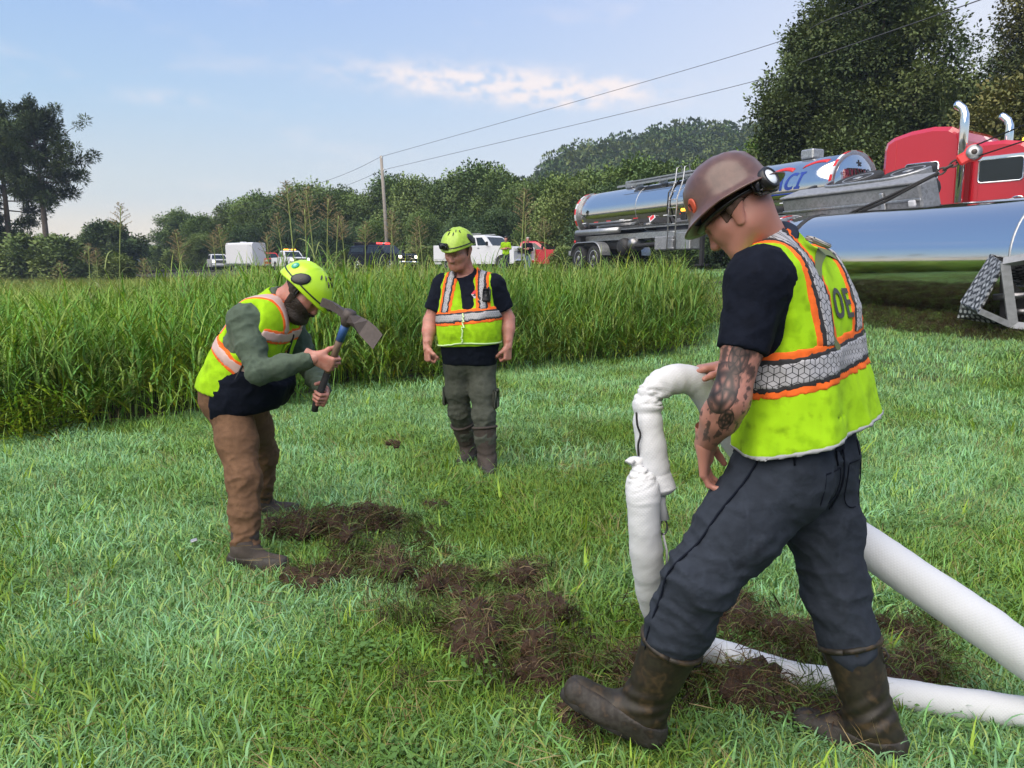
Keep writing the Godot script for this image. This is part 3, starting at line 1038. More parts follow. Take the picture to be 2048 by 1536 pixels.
func build_grass():
	var g1 := Color(0.62, 1.0, 0.50)
	var g2 := Color(0.85, 1.06, 0.38)
	var g3 := Color(0.62, 0.92, 0.66)
	var g4 := Color(1.05, 0.95, 0.5)
	var lawn := []
	for k in 4:
		lawn.append(blades(260, 0.2, 200 + k, 0.03, 0.088, 0.0022, 0.0056, 2.4, 5, [g1, g1, g2, g3, g3, g1, g2, g4]))
	for k in 2:
		lawn.append(blades(90, 0.2, 210 + k, 0.05, 0.125, 0.0045, 0.009, 2.4, 6, [g1, g2, g3, g3]))
	var xfs := [[], [], [], [], [], []]
	var tints := [[], [], [], [], [], []]
	var r := RandomNumberGenerator.new()
	r.seed = 301
	for band in [[1.05, 3.2, 0.064, 1.0], [3.2, 5.5, 0.085, 1.0], [5.5, 9.0, 0.125, 1.02], [9.0, 16.0, 0.22, 1.25], [16.0, 34.0, 0.42, 1.7]]:
		var d: float = band[0]
		while d < band[1]:
			var x: float = -0.72 * d - 0.35
			while x < 0.72 * d + 0.35:
				var px: float = x + r.randf_range(-0.5, 0.5) * band[2]
				var pd: float = d + r.randf_range(-0.5, 0.5) * band[2]
				x += band[2]
				if pd > tall_edge(px) + 0.25: continue
				var ro := road_off(px, pd)
				if ro[0] < 3.0: continue
				var bare := dirt_at(px, -pd)
				if r.randf() < bare * 0.95: continue
				var w1 := nz.get_noise_2d(px * 0.55, pd * 0.55 + 30.0)
				var w2 := nz.get_noise_2d(px * 1.9 + 60.0, pd * 1.9)
				var k := (r.randi() % 4) if r.randf() > 0.22 + 0.5 * clampf(w2, 0.0, 0.5) else 4 + r.randi() % 2
				var s: float = band[3] * r.randf_range(0.75, 1.2) * (1.0 + 0.35 * w2) * (1.0 - 0.5 * bare)
				var b := Basis.from_euler(Vector3(r.randfn() * 0.08, r.randf() * TAU, r.randfn() * 0.08)).scaled(Vector3(s * 1.1, s, s * 1.1))
				xfs[k].append(Transform3D(b, Vector3(px, ground_h(px, -pd), -pd)))
				# dewy, bluish sward to the left and right; a greener, trampled strip down the middle
				var strip: float = exp(-pow((px - 0.25 - 0.12 * (pd - 3.0)) / (0.55 + 0.08 * pd), 2.0)) if pd < 7.5 else 0.0
				var dew: float = clampf(0.48 + 1.5 * w1 + 0.4 * w2 - 0.75 * strip + 0.25 * smoothstep(2.0, 6.0, pd), 0.0, 1.0)
				var c := Color(0.190, 0.250, 0.062).lerp(Color(0.310, 0.405, 0.285), dew)
				c = c.lerp(Color(0.085, 0.060, 0.030), clampf(bare * 0.7 + 0.12 * strip, 0, 1))
				var v: float = (1.0 + 0.25 * w2) * r.randf_range(0.85, 1.15)
				tints[k].append(Color(c.r * v, c.g * v, c.b * v))
			d += band[2]
	var verge := thing("lawn_grass", "short dewy grass of the mown verge around the workers", "grass")
	verge.set_meta("kind", "stuff")
	for k in 6:
		scatter("grass_blades", lawn[k], M.grass, verge, xfs[k], tints[k])
	# weeds, clover and dead stems among the grass
	var weeds := [blades(5, 0.025, 270, 0.10, 0.20, 0.008, 0.014, 0.9, 5, [Color(1, 1, 1)]), spray(0.10, 46, 0.022, 271, 1.1), blades(26, 0.16, 272, 0.06, 0.14, 0.0015, 0.003, 0.8, 3, [Color(1, 1, 1), Color(0.7, 0.6, 0.5)])]
	for kind in 3:
		var wx := []
		var wt := []
		for k in [150, 900, 420][kind]:
			var pd: float = 1.5 + 8.5 * pow(r.randf(), 1.6)
			var px: float = r.randf_range(-0.7, 0.7) * pd
			if pd > tall_edge(px) or dirt_at(px, -pd) > 0.3: continue
			if kind == 1 and nz.get_noise_2d(px * 0.8 + 9.0, pd * 0.8) < 0.0: continue
			var sc := r.randf_range(0.7, 1.2)
			var bs := Basis.from_euler(Vector3(r.randfn() * (0.15 if kind < 2 else 0.8), r.randf() * TAU, r.randfn() * 0.15)).scaled(Vector3(sc, sc * (0.35 if kind == 1 else 1.0), sc))
			wx.append(Transform3D(bs, Vector3(px, ground_h(px, -pd) + [0.0, 0.06, 0.02][kind], -pd)))
			wt.append([Color(0.26, 0.40, 0.045), Color(0.10, 0.20, 0.05), Color(0.30, 0.24, 0.12)][kind])
		scatter(["broad_weeds", "clover", "dead_stems"][kind], weeds[kind], M.grass, verge, wx, wt)
	# torn, muddied turf strewn over the dug earth
	var torn := blades(70, 0.11, 260, 0.03, 0.11, 0.002, 0.005, 2.4, 4, [Color(1, 1, 1), Color(1.3, 1.0, 0.7), Color(0.7, 0.65, 0.6), Color(0.6, 1.0, 0.4)])
	var tx := []
	var tt := []
	for q in dirt:
		for k in int(130.0 * q[2] * q[2] / 0.04):
			var an := r.randf() * TAU
			var rr: float = q[2] * 1.35 * sqrt(r.randf())
			var px: float = q[0] + cos(an) * rr
			var pz: float = q[1] + sin(an) * rr
			if r.randf() < 0.78: continue
			tx.append(Transform3D(Basis.from_euler(Vector3(r.randfn() * 0.7, r.randf() * TAU, r.randfn() * 0.7)).scaled(Vector3.ONE * r.randf_range(0.7, 1.2)), Vector3(px, ground_h(px, pz) + 0.012 + 0.04 * r.randf(), pz)))
			tt.append([Color(0.06, 0.085, 0.024), Color(0.06, 0.040, 0.02), Color(0.035, 0.023, 0.013), Color(0.10, 0.15, 0.04)][r.randi() % 4])
	tag(scatter("torn_turf", torn, M.grass, null, tx, tt), "torn muddy turf and roots strewn along the dug trench", "torn turf")
	# uncut tall grass
	var tg := [Color(0.64, 1.0, 0.62), Color(0.8, 1.05, 0.6), Color(0.56, 0.92, 0.72), Color(0.95, 1.05, 0.75)]
	var tall := []
	for k in 4: tall.append(reed_patch(19, 0.36, 320 + k, 1.12, tg, 6))
	for k in 2: tall.append(reed_patch(16, 0.42, 330 + k, 1.1, tg, 4))
	xfs = [[], [], [], [], [], []]
	tints = [[], [], [], [], [], []]
	for band in [[6.2, 17.0, 0.35], [17.0, 30.0, 0.5], [30.0, 60.0, 0.8], [60.0, 105.0, 1.4]]:
		var d: float = band[0]
		while d < band[1]:
			var x: float = -0.72 * d - 0.6
			while x < minf(0.3 * d, 6.0):
				var px: float = x + r.randf_range(-0.6, 0.6) * band[2]
				var pd: float = d + r.randf_range(-0.6, 0.6) * band[2]
				x += band[2]
				var past: float = pd - tall_edge(px)
				if past < 0.0: continue
				var gh := ground_h(px, -pd)
				var ro := road_off(px, pd)
				if ro[0] < 3.4 or not ro[2]: continue
				var w := nz.get_noise_2d(px * 0.4, pd * 0.4)
				var side_u: float = smoothstep(-0.62, -0.12, px / pd)
				var top: float = lerpf(0.86, 1.46, side_u) + 0.2 * w + (0.06 if pd < 14.0 else 0.0)
				if pd > 17.0: top -= 0.24 * smoothstep(17.0, 40.0, pd)
				var hh: float = minf(1.28 + 0.25 * w, top - gh) / 1.12
				if hh < 0.2: continue
				hh *= 0.42 + 0.58 * smoothstep(-0.2, 1.5, past)
				var k := r.randi() % 4
				if pd > 40.0: k = 4 + r.randi() % 2
				var wide: float = 1.0 if pd < 30 else (1.5 if pd < 60 else 2.6)
				var b := Basis.from_euler(Vector3(0, r.randf() * TAU, 0)).scaled(Vector3(wide, hh * r.randf_range(0.74, 1.18), wide))
				b = Basis.from_euler(Vector3(r.randfn() * 0.1 + 0.16 * (1.0 - smoothstep(0.0, 0.5, past)), 0, r.randfn() * 0.09)) * b
				xfs[k].append(Transform3D(b, Vector3(px, gh, -pd)))
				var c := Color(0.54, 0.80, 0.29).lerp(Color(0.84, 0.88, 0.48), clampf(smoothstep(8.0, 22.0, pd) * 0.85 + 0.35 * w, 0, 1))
				var v := r.randf_range(0.85, 1.15)
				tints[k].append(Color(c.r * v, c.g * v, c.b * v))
			d += band[2]
	var meadow := thing("tall_grass", "uncut tall grass of the meadow between the verge and the road", "tall grass")
	meadow.set_meta("kind", "stuff")
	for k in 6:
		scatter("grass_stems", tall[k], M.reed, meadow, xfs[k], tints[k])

# ---------------------------------------------------------------- bodies and clothes: a distance field, meshed as surface nets
class Field:
	var o: Vector3
	var h: float
	var nx: int
	var ny: int
	var nz: int
	var d: PackedFloat32Array
	func _init(lo: Vector3, hi: Vector3, cell: float):
		o = lo
		h = cell
		nx = int((hi.x - lo.x) / h) + 2
		ny = int((hi.y - lo.y) / h) + 2
		nz = int((hi.z - lo.z) / h) + 2
		d = PackedFloat32Array()
		d.resize(nx * ny * nz)
		d.fill(1.0)
	# a tapered capsule from a to b; squeezed along ax by the factor fl; joined with a smooth minimum of width k
	func cap(a: Vector3, b: Vector3, ra: float, rb: float, k := 0.03, ax := Vector3.ZERO, fl := 1.0, cut := false):
		var m := maxf(ra, rb) + k + h * 6.0
		var lo := Vector3(minf(a.x, b.x), minf(a.y, b.y), minf(a.z, b.z)) - Vector3.ONE * m
		var hi := Vector3(maxf(a.x, b.x), maxf(a.y, b.y), maxf(a.z, b.z)) + Vector3.ONE * m
		var x0 := clampi(int((lo.x - o.x) / h), 0, nx)
		var x1 := clampi(int((hi.x - o.x) / h) + 1, 0, nx)
		var y0 := clampi(int((lo.y - o.y) / h), 0, ny)
		var y1 := clampi(int((hi.y - o.y) / h) + 1, 0, ny)
		var z0 := clampi(int((lo.z - o.z) / h), 0, nz)
		var z1 := clampi(int((hi.z - o.z) / h) + 1, 0, nz)
		var ba := b - a
		var inv := 1.0 / maxf(ba.length_squared(), 1e-9)
		var dr := rb - ra
		var sq := fl != 1.0
		var ik := 0.25 / k
		for z in range(z0, z1):
			for y in range(y0, y1):
				var i := (z * ny + y) * nx + x0
				var p := Vector3(o.x + x0 * h, o.y + y * h, o.z + z * h) - a
				for x in range(x0, x1):
					var q := p
					if sq: q += ax * (ax.dot(p) * (fl - 1.0))
					var t := clampf(q.dot(ba) * inv, 0.0, 1.0)
					var v := (q - ba * t).length() - ra - dr * t
					var w := d[i]
					if cut:
						v = -v
						var e2 := k - absf(v - w)
						v = maxf(v, w)
						d[i] = v + e2 * e2 * ik if e2 > 0.0 else v
					else:
						var e := k - absf(v - w)
						v = minf(v, w)
						d[i] = v - e * e * ik if e > 0.0 else v
					i += 1
					p.x += h
	func sample(p: Vector3) -> float:
		var q := (p - o) / h
		var x := clampi(int(q.x), 0, nx - 2)
		var y := clampi(int(q.y), 0, ny - 2)
		var z := clampi(int(q.z), 0, nz - 2)
		var f := q - Vector3(x, y, z)
		var i := (z * ny + y) * nx + x
		var s := nx * ny
		var a := lerpf(lerpf(d[i], d[i + 1], f.x), lerpf(d[i + nx], d[i + nx + 1], f.x), f.y)
		var b := lerpf(lerpf(d[i + s], d[i + s + 1], f.x), lerpf(d[i + s + nx], d[i + s + nx + 1], f.x), f.y)
		return lerpf(a, b, f.z)
	func grad(p: Vector3) -> Vector3:
		var e := h
		return Vector3(sample(p + Vector3(e, 0, 0)) - sample(p - Vector3(e, 0, 0)), sample(p + Vector3(0, e, 0)) - sample(p - Vector3(0, e, 0)), sample(p + Vector3(0, 0, e)) - sample(p - Vector3(0, 0, e))).normalized()
	# a garment or other layer: f(p, distance) within lo..hi, evaluated where the distance is below reach
	func layer(lo: Vector3, hi: Vector3, reach: float, f: Callable) -> Field:
		var c0 := Vector3i(((lo - o) / h).floor()).clamp(Vector3i.ZERO, Vector3i(nx - 1, ny - 1, nz - 1))
		var c1 := Vector3i(((hi - o) / h).ceil()).clamp(c0 + Vector3i.ONE, Vector3i(nx - 1, ny - 1, nz - 1))
		var g := Field.new(o + Vector3(c0) * h - Vector3.ONE * h, o + Vector3(c1) * h, h)
		for z in range(1, g.nz - 1):
			for y in range(1, g.ny - 1):
				for x in range(1, g.nx - 1):
					var cx := x + c0.x - 1
					var cy := y + c0.y - 1
					var cz := z + c0.z - 1
					if cx >= nx or cy >= ny or cz >= nz: continue
					var v := d[(cz * ny + cy) * nx + cx]
					if v < reach:
						g.d[(z * g.ny + y) * g.nx + x] = f.call(o + Vector3(cx, cy, cz) * h, v)
		return g
	# [positions, indices]
	func net() -> Array:
		var vid := PackedInt32Array()
		vid.resize(d.size())
		vid.fill(-1)
		var V := PackedVector3Array()
		var I := PackedInt32Array()
		var s := nx * ny
		var co := [0, 1, nx, nx + 1, s, s + 1, s + nx, s + nx + 1]
		var cp := [Vector3(0, 0, 0), Vector3(1, 0, 0), Vector3(0, 1, 0), Vector3(1, 1, 0), Vector3(0, 0, 1), Vector3(1, 0, 1), Vector3(0, 1, 1), Vector3(1, 1, 1)]
		var ed := [[0, 1], [2, 3], [4, 5], [6, 7], [0, 2], [1, 3], [4, 6], [5, 7], [0, 4], [1, 5], [2, 6], [3, 7]]
		for z in nz - 1:
			for y in ny - 1:
				var i := (z * ny + y) * nx - 1
				for x in nx - 1:
					i += 1
					var a := d[i] < 0.0
					if (d[i + 1] < 0.0) == a and (d[i + nx] < 0.0) == a and (d[i + nx + 1] < 0.0) == a and (d[i + s] < 0.0) == a and (d[i + s + 1] < 0.0) == a and (d[i + s + nx] < 0.0) == a and (d[i + s + nx + 1] < 0.0) == a:
						continue
					var sum := Vector3.ZERO
					var n := 0
					for e in ed:
						var va: float = d[i + co[e[0]]]
						var vb: float = d[i + co[e[1]]]
						if (va < 0.0) != (vb < 0.0):
							var t := va / (va - vb)
							sum += cp[e[0]] + (cp[e[1]] - cp[e[0]]) * t
							n += 1
					vid[i] = V.size()
					V.append(o + (Vector3(x, y, z) + sum / n) * h)
					if y > 0 and z > 0 and (d[i + 1] < 0.0) != a:
						_q(I, a, vid[i], vid[i - nx], vid[i - nx - s], vid[i - s])
					if x > 0 and z > 0 and (d[i + nx] < 0.0) != a:
						_q(I, a, vid[i], vid[i - s], vid[i - s - 1], vid[i - 1])
					if x > 0 and y > 0 and (d[i + s] < 0.0) != a:
						_q(I, a, vid[i], vid[i - 1], vid[i - 1 - nx], vid[i - nx])
		return [V, I]
	func _q(I: PackedInt32Array, a: bool, p: int, q: int, r: int, t: int):
		if p < 0 or q < 0 or r < 0 or t < 0: return
		if a: I.append_array([p, r, q, p, t, r])
		else: I.append_array([p, q, r, p, r, t])

# collects nets into one mesh
class Shell:
	var V := PackedVector3Array()
	var I := PackedInt32Array()
	var U := PackedVector2Array()
	func add(net: Array, xf := Transform3D.IDENTITY, uv = null) -> Shell:
		var b := V.size()
		for p in net[0]:
			V.append(xf * p)
			U.append(uv.call(xf * p) if uv != null else Vector2.ZERO)
		for i in net[1]: I.append(i + b)
		return self
	# push every vertex by f(p, normal) metres along its normal
	func push(f: Callable) -> Shell:
		var n := normals()
		for i in V.size(): V[i] += n[i] * f.call(V[i], n[i])
		return self
	func relax(times := 1, amount := 0.5) -> Shell:
		for t in times:
			var s := PackedVector3Array()
			s.resize(V.size())
			var c := PackedInt32Array()
			c.resize(V.size())
			for i in range(0, I.size(), 3):
				var p := I[i]
				var q := I[i + 1]
				var r := I[i + 2]
				s[p] += V[q] + V[r]
				s[q] += V[p] + V[r]
				s[r] += V[p] + V[q]
				c[p] += 2
				c[q] += 2
				c[r] += 2
			for i in V.size():
				if c[i]: V[i] = V[i].lerp(s[i] / c[i], amount)
		return self
	func normals() -> PackedVector3Array:
		var n := PackedVector3Array()
		n.resize(V.size())
		for i in range(0, I.size(), 3):
			var a := V[I[i]]
			var m := (V[I[i + 2]] - a).cross(V[I[i + 1]] - a)
			n[I[i]] += m
			n[I[i + 1]] += m
			n[I[i + 2]] += m
		for i in n.size(): n[i] = n[i].normalized()
		return n
	func done() -> ArrayMesh:
		var arr := []
		arr.resize(Mesh.ARRAY_MAX)
		arr[Mesh.ARRAY_VERTEX] = V
		arr[Mesh.ARRAY_NORMAL] = normals()
		arr[Mesh.ARRAY_TEX_UV] = U
		arr[Mesh.ARRAY_INDEX] = I
		var am := ArrayMesh.new()
		am.add_surface_from_arrays(Mesh.PRIMITIVE_TRIANGLES, arr)
		return am

# ---------------------------------------------------------------- people
static func frame(p: Vector3, up: Vector3, fwd: Vector3) -> Transform3D:        # x = the person's left, y up, z forward
	var y := up.normalized()
	var z := (fwd - y * fwd.dot(y)).normalized()
	return Transform3D(Basis(y.cross(z), y, z), p)

func drape(F: Field, pts: Array, off: float) -> Array:
	var o := []
	for p in pts:
		var q: Vector3 = p
		for k in 8:
			var v := F.sample(q) - off
			if absf(v) < 0.0005: break
			q -= F.grad(q) * clampf(v, -0.03, 0.03)
		o.append(q)
	return o

# keep only what lies before each cut: [point, direction, radius round the axis]
func trimmed(F: Field, reach: float, cuts: Array, extra = null) -> Field:
	var lo := F.o
	var hi := F.o + Vector3(F.nx, F.ny, F.nz) * F.h
	return F.layer(lo, hi, reach, func(p: Vector3, v: float) -> float:
		for c in cuts:
			var q: Vector3 = p - c[0]
			var s: float = q.dot(c[1])
			if s > -0.03 and (c[2] > 5.0 or (s < c[2] and (q - c[1] * s).length() < c[2])):
				v = maxf(v, s)
		if extra != null: v = extra.call(p, v)
		return v)

func torso(F: Field, spine: Array, left: Vector3, fwd: Vector3, grow := 0.0, k := 0.07):
	for s in spine:                                     # [middle, half width, radius, flatness]
		F.cap(s[0] + left * s[1], s[0] - left * s[1], s[2] + grow, s[2] + grow, k, fwd, s[3])

func limb(F: Field, pts: Array, radii: Array, grow := 0.0, k := 0.03):
	for i in pts.size() - 1:
		F.cap(pts[i], pts[i + 1], radii[i] + grow, radii[i + 1] + grow, k)

func bounds(pts: Array, m: float) -> Array:
	var lo: Vector3 = pts[0]
	var hi: Vector3 = pts[0]
	for p in pts:
		lo = lo.min(p)
		hi = hi.max(p)
	return [lo - Vector3.ONE * m, hi + Vector3.ONE * m]

func new_field(pts: Array, m: float, cell: float) -> Field:
	var b := bounds(pts, m)
	return Field.new(b[0], b[1], cell)

func folds(p: Vector3, fx: float, fy: float, seed_off := 0.0) -> float:          # sharp creases, 0..1
	var v := nb.get_noise_3d(p.x * fx + seed_off, p.y * fy, p.z * fx)
	var w := nb.get_noise_3d(p.x * fx * 2.1 + 7.0, p.y * fy * 1.7 + seed_off, p.z * fx * 2.1)
	return pow(1.0 - absf(v), 3.0) * 0.75 + pow(1.0 - absf(w), 3.0) * 0.35 - 0.4

func head_net(neck_to: Vector3, jaw := 1.0, cell := 0.0036) -> Array:            # in the head's own frame
	var F := Field.new(Vector3(-0.12, -0.2, -0.14), Vector3(0.12, 0.15, 0.15), cell)
	var X := Vector3.RIGHT
	F.cap(Vector3(0, 0.035, -0.028), Vector3(0, 0.035, 0.03), 0.082, 0.076, 0.02, X, 1.06)
	F.cap(Vector3(0, -0.02, 0.0), Vector3(0, -0.03, 0.035), 0.068, 0.060, 0.04, X, 1.05)
	F.cap(Vector3(0, -0.045, 0.03), Vector3(0, -0.088, 0.066), 0.052 * jaw, 0.030 * jaw, 0.04)
	for s in [-1.0, 1.0]:
		F.cap(Vector3(s * 0.042, -0.04, -0.005), Vector3(s * 0.030, -0.085, 0.052), 0.034 * jaw, 0.026 * jaw, 0.03)
		F.cap(Vector3(s * 0.040, -0.012, 0.064), Vector3(s * 0.052, -0.006, 0.045), 0.024, 0.024, 0.03)
		F.cap(Vector3(s * 0.016, 0.030, 0.093), Vector3(s * 0.046, 0.030, 0.080), 0.013, 0.012, 0.016)
		F.cap(Vector3(s * 0.033, 0.014, 0.100), Vector3(s * 0.031, 0.012, 0.100), 0.015, 0.015, 0.012, Vector3.ZERO, 1.0, true)
		F.cap(Vector3(s * 0.033, 0.012, 0.082), Vector3(s * 0.030, 0.012, 0.082), 0.0125, 0.0125, 0.004)
		F.cap(Vector3(s * 0.011, -0.030, 0.108), Vector3(s * 0.013, -0.028, 0.102), 0.009, 0.008, 0.008)
		F.cap(Vector3(s * 0.084, -0.028, -0.006), Vector3(s * 0.098, 0.024, -0.022), 0.014, 0.027, 0.006, X, 1.9)
		F.cap(Vector3(s * 0.111, -0.002, -0.006), Vector3(s * 0.114, 0.022, -0.016), 0.011, 0.016, 0.005, Vector3.ZERO, 1.0, true)
	F.cap(Vector3(0, 0.022, 0.094), Vector3(0, -0.024, 0.116), 0.009, 0.0125, 0.014)
	F.cap(Vector3(-0.021, -0.050, 0.088), Vector3(0.021, -0.050, 0.088), 0.0075, 0.0075, 0.010)
	F.cap(Vector3(-0.017, -0.061, 0.087), Vector3(0.017, -0.061, 0.087), 0.0075, 0.0075, 0.008)
	F.cap(Vector3(-0.020, -0.0555, 0.099), Vector3(0.020, -0.0555, 0.099), 0.004, 0.004, 0.004, Vector3.ZERO, 1.0, true)
	F.cap(Vector3(0, -0.02, -0.03), neck_to, 0.062, 0.064, 0.035)
	return [F.net(), F]

# fingers along y, palm facing +z, thumb on +x for a right hand (side = 1)
func hand_net(side: float, curl: Array, thumb: Array, spread := 0.05, size := 1.0) -> Array:
	var F := Field.new(Vector3(-0.10, -0.06, -0.06), Vector3(0.10, 0.22, 0.13), 0.0034)
	F.cap(Vector3(0, -0.05, 0), Vector3(0, 0.0, 0), 0.031, 0.029, 0.02, Vector3(0, 0, 1), 1.3)
	var xs := [0.031, 0.0105, -0.0105, -0.030]
	var ln := [0.93, 1.0, 0.95, 0.76]
	for i in 4:
		var x: float = xs[i] * side
		F.cap(Vector3(x * 0.55, 0.0, 0), Vector3(x, 0.088 - 0.004 * absf(i - 1.0), -0.002), 0.0185, 0.0125, 0.018, Vector3(0, 0, 1), 1.15)
	F.cap(Vector3(0.028 * side, 0.02, 0.008), Vector3(0.012 * side, 0.05, 0.010), 0.017, 0.012, 0.02)
	for i in 4:
		var p := Vector3(xs[i] * side, 0.089 - 0.004 * absf(i - 1.0), -0.001)
		var a := 0.0
		var dx: float = (1.5 - i) * spread * side
		for s in 3:
			a += curl[s] * (1.0 + 0.06 * (i - 1.0))
			var d := Vector3(sin(dx) * cos(a), cos(a) * cos(dx), sin(a)).normalized()
			var q: Vector3 = p + d * [0.044, 0.027, 0.021][s] * ln[i]
			F.cap(p, q, [0.0098, 0.0088, 0.0080][s] * (0.92 if i == 3 else 1.0), [0.0088, 0.0082, 0.0072][s] * (0.92 if i == 3 else 1.0), 0.004)
			p = q
	var t0 := Vector3(0.030 * side, 0.022, 0.008)
	var t1: Vector3 = t0 + Vector3(thumb[0].x * side, thumb[0].y, thumb[0].z).normalized() * 0.042
	var t2: Vector3 = t1 + Vector3(thumb[1].x * side, thumb[1].y, thumb[1].z).normalized() * 0.032
	var t3: Vector3 = t2 + Vector3(thumb[2].x * side, thumb[2].y, thumb[2].z).normalized() * 0.026
	F.cap(t0, t1, 0.0165, 0.0125, 0.014)
	F.cap(t1, t2, 0.0118, 0.0108, 0.006)
	F.cap(t2, t3, 0.0106, 0.0085, 0.005)
	var n := F.net()
	if size != 1.0:
		for i in n[0].size(): n[0][i] *= size
	return n

# a caving-style work helmet in the head's frame, with vents, lamp and straps
func climbing_helmet(o: Node3D, xf: Transform3D, shell_m: Material, lamp_x: float, with_strap: bool):
	var hel := Node3D.new()
	hel.name = "helmet"
	o.add_child(hel)
	hel.transform = xf
	var skin := func(a: float, e: float, off := 0.0) -> Vector3:      # a = angle from the front, e = 0 rim .. 1 crown
		var ph := e * PI * 0.5
		var w := cos(ph)
		var p := Vector3(sin(a) * w * (0.124 + off), sin(ph) * (0.128 + off), cos(a) * w * (0.150 + off) - 0.008)
		var fr := pow(maxf(0.0, cos(a)), 3.0) * pow(1.0 - e, 5.0)
		p += Vector3(0, -0.016, 0.032) * fr
		p.y -= 0.035 * pow(maxf(0.0, -cos(a)), 1.5) * pow(1.0 - e, 3.0)
		var ridge := pow(maxf(0.0, cos((absf(wrapf(a, -PI, PI)) - 0.62) * 5.0)), 6.0) * 0.004 * smoothstep(0.25, 0.5, e) * (1.0 - smoothstep(0.85, 1.0, e))
		return p + p.normalized() * ridge
	var b := MB.new()
	var rings := []
	var N := 40
	for k in 14:
		var R := PackedVector3Array()
		for i in N:
			R.append(skin.call(-TAU * i / N, [0.06, 0.0, 0.0, 0.03, 0.08, 0.16, 0.25, 0.35, 0.46, 0.58, 0.70, 0.82, 0.92, 0.985][k], -0.008 if k == 0 else (-0.003 if k == 1 else 0.0)))
		rings.append(R)
	b.loft(rings, false, true)
	put("shell", b.done(), shell_m, hel)
	for sgn in [-1.0, 1.0]:
		for v in [[0.25, 0.52, 0.66], [0.5, 0.66, 0.78], [0.95, 0.60, 0.74]]:
			var mbv := MB.new(false)
			var pa: Vector3 = skin.call(sgn * v[0], v[1], 0.0015)
			var pb: Vector3 = skin.call(sgn * v[0], v[2], 0.0015)
			mbv.tube([pa, pa.lerp(pb, 0.5) + pa.normalized() * 0.002, pb], [0.0025, 0.005, 0.0025], 6)
			put("vent", mbv.done(), M.black_plastic, hel)
		var clip := MB.new()
		var rr := []
		for k in 5:
			var R := PackedVector3Array()
			var f: float = [1.0, 1.0, 0.8, 0.4, 0.02][k]
			for i in 14:
				var t := -TAU * i / 14.0
				R.append(skin.call(sgn * (1.62 + 0.30 * f * cos(t)), 0.25 + 0.19 * f * sin(t) - 0.10 * f * cos(t), [-0.002, 0.004, 0.0065, 0.0075, 0.008][k]))
			if sgn > 0: R.reverse()
			rr.append(R)
		clip.loft(rr, false, false)
		put("side_panel", clip.done(), M.black_plastic, hel)
	var lp: Vector3 = skin.call(lamp_x, 0.16, 0.006)
	var lam := Node3D.new()
	lam.name = "headlamp"
	hel.add_child(lam)
	lam.transform = Transform3D(Basis.from_euler(Vector3(0.15, lamp_x, 0)), lp)
	put("housing", MB.new().box(at(Vector3(0, 0.006, 0.012)), Vector3(0.078, 0.046, 0.034), 0.009).done(), M.black_plastic, lam)
	put("lens", MB.new().lathe(along(Vector3(-0.012, 0.005, 0.028), Vector3(0, 0, 1)), [Vector2(0.016, 0), Vector2(0.015, 0.004), Vector2(0.004, 0.005)], 14).done(), M.glass, lam)
	var ring := []
	for i in 33:
		ring.append(skin.call(-PI + TAU * i / 32.0, 0.13 + 0.02 * cos(TAU * i / 32.0), 0.0015))
	put("lamp_strap", MB.new().tube(ring, 0.004, 6).done(), M.black_plastic, hel)
	if with_strap:
		for sgn in [-1.0, 1.0]:
			put("chin_strap", MB.new().tube([Vector3(sgn * 0.10, 0.0, 0.01), Vector3(sgn * 0.088, -0.06, 0.01), Vector3(sgn * 0.06, -0.125, 0.035), Vector3(0.01 * sgn, -0.142, 0.055)], 0.005, 6).done(), M.black_plastic, hel)
	return hel

